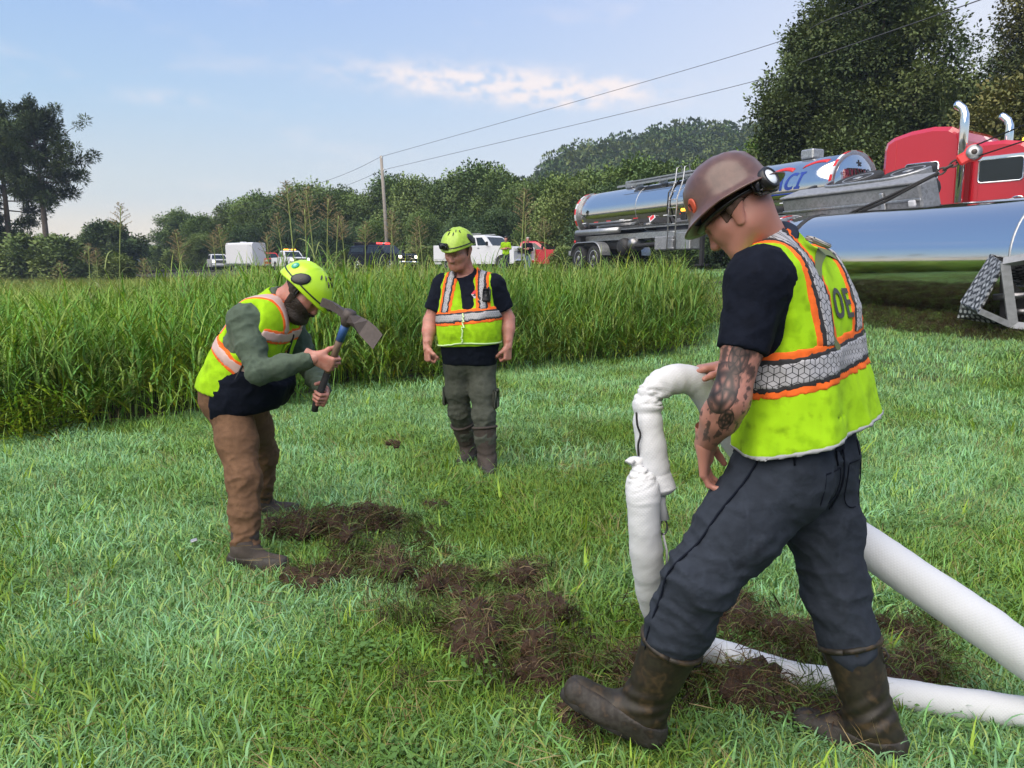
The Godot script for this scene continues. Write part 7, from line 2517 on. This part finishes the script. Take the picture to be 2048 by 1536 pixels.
	plate_of.call([Vector3(6.814, 0.789, -11.8), Vector3(7.233, 0.709, -11.2), Vector3(6.779, 0.912, -11.2), Vector3(6.819, 1.012, -11.75)])
	bar.call(Vector3(7.045, 1.606, -11.15), Vector3(7.22, 0.702, -11.1), 0.085)
	bar.call(Vector3(7.045, 1.606, -11.15), Vector3(7.469, 1.747, -10.55), 0.075)
	bar.call(Vector3(7.22, 0.702, -11.1), Vector3(7.617, 0.656, -10.5), 0.075)
	bar.call(Vector3(6.779, 0.912, -11.2), Vector3(7.22, 0.702, -11.1), 0.06)
	bar.call(Vector3(7.469, 1.747, -10.55), Vector3(7.617, 0.656, -10.5), 0.085)
	var bk := []
	for p in [Vector3(7.269, 1.537, -11.6), Vector3(7.341, 0.756, -11.6), Vector3(7.896, 0.716, -11.1), Vector3(7.796, 1.676, -11.1)]: bk.append(inv * p)
	pane(gd, "cabinet_back", bk, M.dark_metal, 0.03)
	for k in 3: put("manifold", MB.new().tube([inv * (Vector3(7.105, 1.098, -11.45) + Vector3(0.16, -0.22, 0.08) * k), inv * (Vector3(7.489, 1.142, -11.2) + Vector3(0.1, -0.22, 0.08) * k)], 0.05, 10).done(), M.steel, gd)
	var dp := []
	for p in [Vector3(7.348, 1.36, -11.0), Vector3(7.376, 1.078, -11.0), Vector3(7.507, 1.066, -10.95), Vector3(7.478, 1.347, -10.95)]: dp.append(inv * p)
	pane(gd, "data_plate", dp, M.alu, 0.008)
	# the verge was churned to mud where the tank slid to rest
	for k in 16:
		var c := ctr + f2 * (0.2 + 0.62 * k)
		for w in [0.45, 1.05]:
			var e: Vector3 = c + side * (w + 0.2 * nz.get_noise_1d(k * 3.0 + w))
			dirt.append([e.x, e.z, 0.46])
	# the black strap that circles the tank, and the recovery line up to the pulley
	var loop := thing("lifting_strap", "black double strap slung round the overturned tank and up to the pulley", "strap")
	var turn2 := o2.transform * Transform3D(Basis(Vector3(0, 1, 0), Vector3(1, 0, 0), Vector3(0, 0, -1)), Vector3(0.9, cy, 0))
	put("sling", MB.new().lathe(turn2, [Vector2(0.965, -0.06), Vector2(0.985, -0.055), Vector2(0.985, 0.055), Vector2(0.965, 0.06)], 48).done(), M.black_trim, loop)
	var a0 := Vector3(6.45, 2.50, -15.6)
	var a1 := Vector3(7.72, 3.24, -14.35)
	for k in 2: put("strap", MB.new().tube([a0 + Vector3(0.05 * k, -0.03 * k, 0.05 * k), a0.lerp(a1, 0.5) + Vector3(0.03 * k, -0.02 - 0.05 * k, 0), a1], 0.055, 6, true, Vector2.ZERO, 0.45).done(), M.black_trim, loop)
	var b1 := Vector3(8.13, 3.55, -14.0)
	var sh := thing("shackle_chain", "rusty chain and shackle between the black strap and the pulley", "chain")
	for k in 5:
		var c := a1.lerp(b1, (k + 0.4) / 5.2)
		var rg := []
		var dd := (b1 - a1).normalized()
		var sd := dd.cross(Vector3.UP).normalized() if k % 2 else dd.cross(Vector3.UP).cross(dd).normalized()
		for i in 13: rg.append(c + dd * cos(TAU * i / 12.0) * 0.085 + sd * sin(TAU * i / 12.0) * 0.05)
		put("link", MB.new().tube(rg, 0.018, 6, false).done(), M.iron, sh)
	var blk := thing("pulley_block", "red snatch block with grey sheave hanging on the recovery line", "pulley", b1)
	var bdir := Vector3(0.55, 0.42, 0.4).normalized()
	var bt := along(Vector3.ZERO, Vector3(-0.45, 0.1, 0.88), bdir)
	put("cheek", MB.new().lathe(bt * at(Vector3(0, -0.05, 0)), [Vector2(0.15, -0.012), Vector2(0.16, 0.0), Vector2(0.15, 0.012)], 22).done(), M.red_plain, blk)
	put("sheave", MB.new().lathe(bt, [Vector2(0.13, -0.035), Vector2(0.115, 0.0), Vector2(0.13, 0.035), Vector2(0.05, 0.045)], 22).done(), M.alu, blk)
	put("hub", MB.new().lathe(bt * at(Vector3(0, 0.04, 0)), [Vector2(0.05, 0), Vector2(0.045, 0.02)], 14).done(), M.iron, blk)
	put("side_plate", MB.new(false).box(Transform3D(bt.basis, -bdir * 0.13), Vector3(0.20, 0.08, 0.30), 0.03).done(), M.red_plain, blk)
	for k in 2: tag(put(numbered("wire_rope"), MB.new().tube([b1 + Vector3(0, 0.11 - 0.20 * k, 0), b1 + Vector3(1.6, 0.98 - 0.44 * k, 2.2), b1 + Vector3(4.2, 2.5 - 0.8 * k, 5.5)], 0.013, 6).done(), M.dark_metal), "%s steel wire rope rising from the pulley to the right edge" % ["upper", "lower"][k], "wire rope")
	build_tractor()
	# a dark hose on the bank below the upright tanker
	tag(put("transfer_hose", MB.new().tube(spline([Vector3(3.4, ground_h(3.4, -22) + 0.06, -22), Vector3(5.0, ground_h(5.0, -20.5) + 0.07, -20.5), Vector3(6.6, ground_h(6.6, -20.2) + 0.07, -20.2), Vector3(8.0, ground_h(8.0, -21) + 0.06, -21)], 8), 0.06, 8).done(), M.rubber), "black transfer hose lying on the bank below the upright tanker", "hose")

func build_tractor():
	var f := Vector3(0.585, 0, 0.811)
	var rt := f.cross(Vector3.UP)
	var o := thing("semi_tractor", "red long-nosed semi tractor with sleeper and chrome exhaust stacks", "truck")
	o.transform = Transform3D(Basis(f, Vector3.UP, rt), Vector3(12.36, 1.42, -20.85))
	var sl := PackedVector2Array([Vector2(-2.15, 0.95), Vector2(-0.02, 0.95), Vector2(-0.02, 3.35), Vector2(-0.12, 3.58), Vector2(-0.35, 3.72), Vector2(-0.8, 3.78), Vector2(-1.4, 3.74), Vector2(-1.85, 3.64), Vector2(-2.05, 3.52), Vector2(-2.10, 3.35)])
	put("sleeper", MB.new(false).slab(at(Vector3(0, 0, -1.16)), sl, 2.32, 0.12).done(), M.red, o)
	put("sleeper_seam", MB.new().tube([Vector3(-1.72, 1.0, 1.165), Vector3(-1.72, 3.5, 1.165)], 0.008, 5).done(), flat(0.35, 0.004, 0.008, 0.4), o)
	var frm := func(called: String, c: Vector3, w: float, h: float, rad: float, m: Material):
		var n := Node3D.new()
		n.name = called
		o.add_child(n)
		n.position = c
		put("pane", MB.new(false).slab(at(Vector3(0, 0, 0.004)), rrect(w, h, rad), 0.012).done(), m, n)
		var rg := []
		var q := rrect(w, h, rad)
		for p in q: rg.append(Vector3(p.x, p.y, 0.010))
		rg.append(Vector3(q[0].x, q[0].y, 0.010))
		put("frame", MB.new().tube(rg, 0.022, 6).done(), M.chrome, n)
	frm.call("sleeper_window", Vector3(-1.0, 2.62, 1.16), 0.86, 0.50, 0.07, M.glass)
	# cab
	var cb := PackedVector2Array([Vector2(0.12, 0.95), Vector2(1.72, 0.95), Vector2(1.78, 2.15), Vector2(1.50, 3.02), Vector2(1.30, 3.16), Vector2(0.9, 3.24), Vector2(0.12, 3.26)])
	put("cab", MB.new(false).slab(at(Vector3(0, 0, -1.02)), cb, 2.04, 0.10).done(), M.red, o)
	put("cab_gap", MB.new(false).box(at(Vector3(0.05, 2.0, 0)), Vector3(0.16, 2.1, 1.9)).done(), flat(0.2, 0.003, 0.006, 0.5), o)
	var dr := Node3D.new()
	dr.name = "door"
	o.add_child(dr)
	put("panel", MB.new(false).slab(at(Vector3(0.95, 1.80, 1.012)), rrect(1.12, 1.62, 0.06), 0.03, 0.008).done(), M.red, dr)
	put("handle", MB.new().lathe(along(Vector3(0.52, 1.58, 1.05), Vector3(0, 0, 1)), [Vector2(0.07, 0), Vector2(0.065, 0.02), Vector2(0.03, 0.03)], 14).done(), M.chrome, dr)
	frm.call("side_window", Vector3(0.88, 2.52, 1.03), 1.02, 0.56, 0.08, M.glass)
	put("vent_chrome", MB.new(false).box(at(Vector3(0.9, 2.83, 1.04)), Vector3(1.15, 0.10, 0.03), 0.01).done(), M.chrome, o)
	frm.call("peep_window", Vector3(1.32, 1.62, 1.045), 0.24, 0.46, 0.07, M.glass)
	pane(o, "windscreen", [Vector3(1.745, 2.22, 0.9), Vector3(1.745, 2.22, -0.9), Vector3(1.53, 2.96, -0.85), Vector3(1.53, 2.96, 0.85)], M.glass, 0.02)
	put("sun_visor", MB.new(false).box(Transform3D(Basis(Vector3(0, 0, 1), -0.5), Vector3(1.68, 3.06, 0)), Vector3(0.42, 0.03, 2.0), 0.01).done(), M.chrome, o)
	put("hood", MB.new(false).slab(at(Vector3(0, 0, -0.80)), PackedVector2Array([Vector2(1.8, 1.0), Vector2(4.1, 1.0), Vector2(4.1, 1.95), Vector2(3.9, 2.05), Vector2(1.8, 2.22)]), 1.6, 0.12).done(), M.red, o)
	put("grille", MB.new(false).box(at(Vector3(4.14, 1.5, 0)), Vector3(0.08, 1.0, 1.1), 0.03).done(), M.chrome, o)
	put("front_bumper", MB.new(false).box(at(Vector3(4.3, 0.65, 0)), Vector3(0.12, 0.5, 2.4), 0.04).done(), M.chrome, o)
	for s in [-1, 1]:
		put("exhaust_stack", MB.new().tube([Vector3(0.05, 1.0, 1.28 * s), Vector3(0.05, 3.7, 1.28 * s), Vector3(0.04, 3.92, 1.28 * s), Vector3(-0.02, 4.07, 1.28 * s), Vector3(-0.14, 4.18, 1.28 * s), Vector3(-0.20, 4.21, 1.28 * s)], 0.105, 20).done(), M.chrome, o)
		put("air_cleaner", MB.new().lathe(at(Vector3(1.98, 1.45, 1.05 * s)), [Vector2(0.12, -0.35), Vector2(0.20, -0.3), Vector2(0.205, 0.0), Vector2(0.215, 0.02), Vector2(0.205, 0.04), Vector2(0.20, 0.52), Vector2(0.215, 0.54), Vector2(0.20, 0.58), Vector2(0.12, 0.66)], 22).done(), M.chrome, o)
		var mr := Node3D.new()
		mr.name = "mirror" if s < 0 else "mirror_001"
		o.add_child(mr)
		put("case", MB.new().lathe(Transform3D(Basis.from_scale(Vector3(0.5, 1, 1)), Vector3(1.62, 2.52, 1.42 * s)), [Vector2(0.03, -0.3), Vector2(0.13, -0.22), Vector2(0.15, 0.0), Vector2(0.13, 0.22), Vector2(0.03, 0.3)], 16).done(), M.chrome, mr)
		put("arm", MB.new().tube([Vector3(1.55, 2.95, 1.0 * s), Vector3(1.62, 2.9, 1.40 * s), Vector3(1.62, 2.2, 1.40 * s), Vector3(1.6, 2.15, 1.0 * s)], 0.015, 6).done(), M.chrome, mr)
		wheel(o, Vector3(3.3, 0.52, 1.0 * s), 0.52, 0.30, M.chrome)
		for x in [-2.6, -3.9]: wheel(o, Vector3(x, 0.52, 1.0 * s), 0.52, 0.28, M.chrome, true)
		put("fuel_tank", MB.new().tube([Vector3(-0.9, 0.72, 0.95 * s), Vector3(0.9, 0.72, 0.95 * s)], 0.32, 18).done(), M.chrome, o)
	put("chassis", MB.new(false).box(at(Vector3(-0.3, 0.85, 0.4)), Vector3(8.2, 0.28, 0.1)).box(at(Vector3(-0.3, 0.85, -0.4)), Vector3(8.2, 0.28, 0.1)).box(at(Vector3(-3.2, 1.08, 0)), Vector3(1.1, 0.12, 0.9)).done(), M.dark_metal, o)
	put("antenna", MB.new().tube([Vector3(0.9, 3.2, -0.9), Vector3(0.92, 4.3, -0.9)], 0.008, 5).done(), M.dark_metal, o)
	for k in 5: put("roof_lamp", MB.new().lathe(at(Vector3(1.25, 3.18, -0.8 + 0.4 * k)), [Vector2(0.05, 0), Vector2(0.045, 0.06), Vector2(0.02, 0.09)], 10).done(), M.amber, o)

# ---------------------------------------------------------------- booms, sod and stalks
func build_small_things():
	# white absorbent booms
	var b1 := thing("absorbent_boom", "white boom held in an arch by the man in the brown hard hat", "absorbent boom")
	var p1 := [Vector3(0.462, 0.800, -2.34), Vector3(0.455, 0.845, -2.345), Vector3(0.440, 0.92, -2.35), Vector3(0.425, 1.02, -2.36), Vector3(0.425, 1.09, -2.37), Vector3(0.450, 1.135, -2.38), Vector3(0.52, 1.160, -2.40), Vector3(0.60, 1.135, -2.43), Vector3(0.70, 1.00, -2.50), Vector3(0.86, 0.82, -2.56), Vector3(1.14, 0.62, -2.50), Vector3(1.50, 0.38, -2.36), Vector3(1.9, 0.12, -2.2), Vector3(2.3, 0.07, -2.0)]
	var s1 := spline(p1, 18)
	var r1 := []
	for i in s1.size():
		var t := i / (s1.size() - 1.0)
		var r := 0.047 + 0.0012 * sin(t * 47.0) + 0.0008 * sin(t * 113.0)
		if t < 0.10: r = lerpf(0.018, 0.056, sqrt(t / 0.04)) if t < 0.04 else lerpf(0.056, 0.047, (t - 0.04) / 0.06)
		r -= 0.006 * exp(-pow((t - 0.335) / 0.012, 2.0)) + 0.004 * exp(-pow((t - 0.27) / 0.01, 2.0))
		r += 0.022 * smoothstep(0.55, 0.85, t)
		r1.append(r)
	put("sleeve", boom_mesh(s1, r1, 0.30, 0.40), M.boom, b1)
	var tie := Vector3(0.470, 0.775, -2.335)
	put("end_knot", MB.new().tube([Vector3(0.462, 0.80, -2.34), tie, tie + Vector3(0.008, -0.05, 0)], [0.022, 0.012, 0.018], 10).done(), M.boom, b1)
	var ring := []
	for i in 15: ring.append(tie + Vector3(0.006 + cos(TAU * i / 14.0) * 0.012, -0.075 + sin(TAU * i / 14.0) * 0.024, 0.005))
	put("clip", MB.new().tube(ring, 0.0035, 6, false).done(), M.steel, b1)
	put("clip_cord", MB.new().tube([tie + Vector3(0.006, -0.10, 0.005), tie + Vector3(0.018, -0.15, 0.01), tie + Vector3(0.02, -0.20, 0.01)], 0.004, 6).done(), M.boom, b1)
	var b2 := thing("absorbent_boom", "white boom tied at its neck, hanging in front and trailing along the ground", "absorbent boom")
	var p2 := [Vector3(0.392, 0.900, -2.33), Vector3(0.395, 0.875, -2.32), Vector3(0.405, 0.81, -2.30), Vector3(0.412, 0.70, -2.30), Vector3(0.430, 0.58, -2.33), Vector3(0.455, 0.47, -2.38), Vector3(0.50, 0.34, -2.47), Vector3(0.58, 0.18, -2.62), Vector3(0.781, 0.078, -2.711), Vector3(0.957, 0.078, -2.569), Vector3(1.153, 0.078, -2.486), Vector3(1.358, 0.078, -2.413), Vector3(1.663, 0.078, -2.318), Vector3(2.005, 0.078, -2.235)]
	var s2 := spline(p2, 18)
	var r2 := []
	for i in s2.size():
		var t := i / (s2.size() - 1.0)
		var r := 0.051 + 0.0012 * sin(t * 50.0) + 0.0008 * sin(t * 121.0)
		if t < 0.17: r = 0.013 + 0.042 * smoothstep(-0.02, 0.15, t)
		r2.append(r)
	put("sleeve", boom_mesh(s2, r2, 0.0, 0.12), M.boom, b2)
	put("neck_tie", MB.new().tube([Vector3(0.390, 0.892, -2.332), Vector3(0.392, 0.925, -2.335)], [0.018, 0.019], 12).done(), flat(0.62, 0.63, 0.65, 0.6), b2)
	put("neck_frill", MB.new().tube([Vector3(0.390, 0.905, -2.335), Vector3(0.372, 0.918, -2.33), Vector3(0.362, 0.908, -2.325)], [0.012, 0.018, 0.022], 8, true, Vector2.ZERO, 0.5).done(), M.boom, b2)
	put("cord", MB.new().tube(spline([Vector3(0.392, 0.93, -2.33), Vector3(0.388, 0.97, -2.315), Vector3(0.394, 1.0, -2.315), Vector3(0.384, 1.03, -2.315), Vector3(0.380, 1.07, -2.315)], 5), 0.0035, 6).done(), M.dark_metal, b2)
	# dug-up sod: each clod a lump of earth with torn grass and roots
	var clods := [[0.055, 4.35, 0.15], [-1.20, 4.20, 0.17], [-0.92, 4.18, 0.19], [-0.72, 4.28, 0.13], [-0.60, 3.62, 0.15], [-0.92, 3.52, 0.13], [-0.28, 3.50, 0.13], [0.05, 3.56, 0.13], [-0.12, 2.92, 0.17], [0.10, 3.12, 0.15], [0.14, 2.72, 0.16], [0.42, 2.68, 0.14], [-0.38, 2.62, 0.07], [0.22, 2.34, 0.10], [0.93, 3.02, 0.15], [1.18, 2.88, 0.13], [0.86, 2.52, 0.16], [1.32, 2.58, 0.15], [1.52, 2.62, 0.13], [1.86, 3.05, 0.10], [1.05, 2.36, 0.13], [-0.48, 4.62, 0.08], [1.62, 2.95, 0.10]]
	clods.remove_at(0)
	var names := ["clod at the bearded man's far boot", "wide clod just right of the bearded man's near shin", "clod farther right along the trench's far end", "clod with pale dry roots in the middle of the trench", "reddish clod close to the bearded man's boot toe", "thin torn sod in the middle of the trench", "brown clod at the right end of the far trench", "big dark clod nearest the trench's near end", "clod with frayed roots on top, behind the near one", "dark clod left of the front boot's toe", "clod beside the striding man's front shin", "small torn tuft left of the big dark clod", "small clod under the raised boot toe", "clod behind the striding man's legs", "clod between the trailing boom and the rear leg", "torn roots on the ground between the two boots", "clod under the arching boom at the right", "clod right of the rear leg by the trailing boom", "small lone clod out on the grass at the right", "clod just left of the rear boot", "small clod alone on the grass behind the trench", "clod near the diagonal boom at right"]
	var r := RandomNumberGenerator.new()
	r.seed = 400
	for i in clods.size():
		var c = clods[i]
		dirt.append([c[0], -c[1], c[2] * 0.80])
		var o := thing("sod_clod", "dug-up " + names[i], "sod clod", Vector3(c[0], ground_h(c[0], -c[1]) + c[2] * 0.16, -c[1]), 0.0, "sod clods dug from the trench")
		clod(o, c[2], 410 + i)
	for q in [[-0.75, 3.8, 0.13], [0.35, 3.0, 0.12], [1.1, 2.65, 0.2], [-0.1, 3.3, 0.12], [-1.0, 4.2, 0.14], [-0.45, 3.2, 0.14], [0.55, 2.5, 0.14], [0.0, 2.55, 0.12], [-0.5, 4.0, 0.12]]: dirt.append([q[0], -q[1], q[2]])
	var earth := sheet(steps([-1.7, 0.045, 2.4]), steps([-5.0, 0.045, -2.05]), func(x, z):
		var m := dirt_at(x, z)
		return ground_h(x, z) - 0.03 + smoothstep(0.08, 0.7, m) * (0.045 + 0.035 * nz.get_noise_2d(x * 5.0, z * 5.0) + 0.02 * nz.get_noise_2d(x * 17.0, z * 17.0)))
	structure(put("bare_earth", earth, M.soil))
	for q in [[Vector3(-0.60, 0.62, -3.85), 0.032, "small clod of earth flying through the air below the mattock"]]:
		var o := thing("flying_clod", q[2], "sod clod", q[0])
		clod(o, q[1], 450)
	# seeding stalks that rise above the meadow
	var st := [[603, 372, 13.0], [640, 385, 14.0], [668, 432, 12.0], [585, 432, 13.5], [655, 400, 15.0], [622, 420, 11.5], [240, 412, 14.0], [180, 490, 12.5], [205, 500, 14.0], [385, 462, 12.0], [365, 488, 13.0], [440, 470, 15.0], [465, 455, 13.0], [545, 470, 12.0], [700, 440, 15.0], [735, 450, 14.5], [782, 428, 15.5], [800, 455, 15.0], [1040, 388, 15.5], [1052, 430, 16.0], [1095, 440, 17.0], [850, 470, 14.0], [855, 440, 15.0], [310, 520, 11.0], [120, 525, 12.0]]
	var ordinals := ["first", "second", "third", "fourth", "fifth", "sixth", "seventh", "eighth", "ninth", "tenth", "eleventh", "twelfth", "thirteenth", "fourteenth", "fifteenth", "sixteenth", "seventeenth", "eighteenth", "nineteenth", "twentieth", "twenty-first", "twenty-second", "twenty-third", "twenty-fourth", "twenty-fifth"]
	st.sort_custom(func(a, b): return a[0] < b[0])
	var proto: Node3D = null
	for i in st.size():
		var d: float = st[i][2]
		var x: float = (st[i][0] - 1024.0) / 1540.0 * d
		var gy := ground_h(x, -d)
		var h: float = 1.5 + (540.0 - st[i][1]) / 1540.0 * d - gy
		var lab := "tall seeding grass stalk rising above the meadow, %s from the left" % ordinals[i]
		if proto == null:
			proto = thing("grass_stalk", lab, "grass stalk", Vector3(x, gy, -d), 0.0, "seeding stalks above the meadow")
			var stem := MB.new()
			var sp := spline([Vector3(0, 0, 0), Vector3(0.02, 0.6, 0), Vector3(0.06, 1.3, 0.02), Vector3(0.13, 2.0, 0.04)], 5)
			stem.tube(sp, 0.0075, 5)
			for k in 5:
				var a := k * 2.3
				var p := Vector3(0.03, 0.35 + k * 0.22, 0)
				stem.tube(spline([p, p + Vector3(cos(a) * 0.12, 0.16, sin(a) * 0.12), p + Vector3(cos(a) * 0.34, 0.10, sin(a) * 0.34), p + Vector3(cos(a) * 0.46, -0.10, sin(a) * 0.46)], 4), 0.009, 4, true, Vector2.ZERO, 0.25)
			var mt := flat(0.22, 0.27, 0.08, 0.7)
			put("stem", stem.done(), mt, proto)
			var hd := MB.new()
			var r2b := RandomNumberGenerator.new()
			r2b.seed = 460
			for k in 26:
				var t := k / 25.0
				var p := Vector3(0.10 + 0.03 * t, 1.66 + 0.36 * t, 0.03)
				var a := k * 2.4
				var l := 0.20 * (1.0 - t * 0.75) * r2b.randf_range(0.7, 1.2)
				var e := p + Vector3(cos(a) * l, l * 0.55, sin(a) * l)
				hd.tube([p, p.lerp(e, 0.5) + Vector3(0, 0.015, 0), e], 0.0022, 4)
				for m in 4:
					var q := p.lerp(e, 0.4 + 0.2 * m)
					hd.tube([q, q + Vector3(r2b.randfn() * 0.012, 0.012, r2b.randfn() * 0.012), q + Vector3(r2b.randfn() * 0.012, -0.012, r2b.randfn() * 0.012)], [0.0015, 0.004, 0.001], 4)
			put("seed_head", hd.done(), flat(0.24, 0.19, 0.10, 0.8), proto)
			proto.scale = Vector3.ONE * h / 2.02
		else:
			var q := again(proto, "grass_stalk", lab, Vector3(x, gy, -d), r.randf() * TAU, Vector3(h / 2.02 * 0.9, h / 2.02, h / 2.02 * 0.9))
			q.rotation.x = r.randfn() * 0.04
	# a scrap of white on the grass
	tag(put("paper_scrap", MB.new(false).box(Transform3D(Basis.from_euler(Vector3(0.3, 0.5, 0.2)), Vector3(-1.70, 0.07, -3.95)), Vector3(0.035, 0.010, 0.025), 0.003).done(), M.alu), "small white scrap lying in the grass left of the bearded man's boot", "scrap")

func clod(o: Node3D, rad: float, sd: int):
	var r := RandomNumberGenerator.new()
	r.seed = sd
	var off := Vector3(r.randf() * 50, r.randf() * 50, r.randf() * 50)
	var F := Field.new(Vector3.ONE * -rad * 1.5, Vector3.ONE * rad * 1.5, rad / 9.0)
	for k in 6: F.cap(Vector3(r.randfn() * 0.35, r.randfn() * 0.12 + 0.1, r.randfn() * 0.35) * rad, Vector3(r.randfn() * 0.45, r.randfn() * 0.12 + 0.1, r.randfn() * 0.45) * rad, rad * r.randf_range(0.25, 0.45), rad * r.randf_range(0.2, 0.4), rad * 0.2)
	var sh := Shell.new().add(F.net()).push(func(p, n): return rad * (0.22 * nz.get_noise_3dv(p / rad * 1.6 + off) + 0.16 * nz.get_noise_3dv(p / rad * 5.0 + off)))
	put("earth", sh.done(), M.soil, o)
	# roots and torn grass that hang from every side of the lump
	var v := PackedVector3Array()
	var nn := PackedVector3Array()
	var cc := PackedColorArray()
	var ix := PackedInt32Array()
	var nrm := sh.normals()
	var cols := [Color(0.105, 0.06, 0.032), Color(0.07, 0.038, 0.02), Color(0.20, 0.15, 0.085), Color(0.12, 0.17, 0.045), Color(0.05, 0.027, 0.015), Color(0.11, 0.17, 0.05), Color(0.14, 0.20, 0.055)]
	for k in int(900.0 * rad / 0.15):
		var q := r.randi() % sh.V.size()
		var p := sh.V[q]
		if p.y < -rad * 0.1: continue
		var d := (nrm[q] + Vector3(r.randfn(), r.randfn() * 0.6 - 0.1, r.randfn()) * 0.75).normalized()
		var sd2 := d.cross(Vector3(r.randfn(), r.randfn(), r.randfn())).normalized()
		var len := rad * r.randf_range(0.25, 0.85)
		var w := r.randf_range(0.0008, 0.0024)
		var c: Color = cols[r.randi() % cols.size()]
		var b0 := v.size()
		for g in 4:
			var t := g / 3.0
			v.append(p - sd2 * w * (1.0 - 0.8 * t))
			v.append(p + sd2 * w * (1.0 - 0.8 * t))
			var n2 := (d.cross(sd2)).normalized()
			nn.append(n2)
			nn.append(n2)
			cc.append(c)
			cc.append(c)
			if g < 3:
				var e := b0 + g * 2
				ix.append_array([e, e + 1, e + 3, e, e + 3, e + 2])
			p += d * len / 3.0
			d = (d + Vector3(0, -0.45, 0)).normalized()
	var arr := []
	arr.resize(Mesh.ARRAY_MAX)
	arr[Mesh.ARRAY_VERTEX] = v
	arr[Mesh.ARRAY_NORMAL] = nn
	arr[Mesh.ARRAY_COLOR] = cc
	arr[Mesh.ARRAY_INDEX] = ix
	var am := ArrayMesh.new()
	am.add_surface_from_arrays(Mesh.PRIMITIVE_TRIANGLES, arr)
	put("torn_grass", am, M.grass, o).set_meta("kind", "stuff")
	var roots := MB.new()
	for k in 16:
		var a := r.randf() * TAU
		var p := Vector3(cos(a) * rad * 0.5, rad * r.randf_range(0.1, 0.45), sin(a) * rad * 0.5)
		var q := p + Vector3(cos(a) * rad * r.randf_range(0.3, 0.8), r.randf_range(-0.2, 0.35) * rad, sin(a) * rad * r.randf_range(0.3, 0.8))
		roots.tube([p, p.lerp(q, 0.5) + Vector3(r.randfn(), r.randfn(), r.randfn()) * rad * 0.12, q], [0.0022, 0.0015, 0.0007], 4)
	put("roots", roots.done(), flat(0.13, 0.08, 0.048, 0.9), o).set_meta("kind", "stuff")

# a knitted sleeve stuffed unevenly, creased where it bends
func boom_mesh(pts: Array, radii: Array, c0: float, c1: float) -> ArrayMesh:
	var rings := []
	var side := Vector3.ZERO
	var n := 28
	for i in pts.size():
		var d: Vector3 = (pts[mini(i + 1, pts.size() - 1)] - pts[maxi(i - 1, 0)]).normalized()
		if side == Vector3.ZERO: side = d.cross(Vector3.UP if absf(d.y) < 0.9 else Vector3.RIGHT).normalized()
		side = (side - d * side.dot(d)).normalized()
		var up := d.cross(side)
		var t := i / (pts.size() - 1.0)
		var crease := exp(-pow((t - (c0 + c1) * 0.5) / maxf(0.02, (c1 - c0) * 0.5), 2.0))
		var R := PackedVector3Array()
		for k in n:
			var a := TAU * k / n
			var q := side * cos(a) + up * sin(a)
			var w: Vector3 = pts[i] + q * radii[i]
			var r: float = radii[i] * (1.0 + 0.05 * nz.get_noise_3dv(w * 9.0) + 0.018 * nb.get_noise_3dv(w * 40.0))
			r -= radii[i] * crease * 0.34 * pow(1.0 - absf(nb.get_noise_3d(w.x * 14.0, w.y * 34.0, w.z * 14.0)), 4.0)
			R.append(pts[i] + q * r)
		rings.append(R)
	return MB.new().loft(rings, true, true, true, Vector2(7, 22)).done()

const OS_SKIP := false
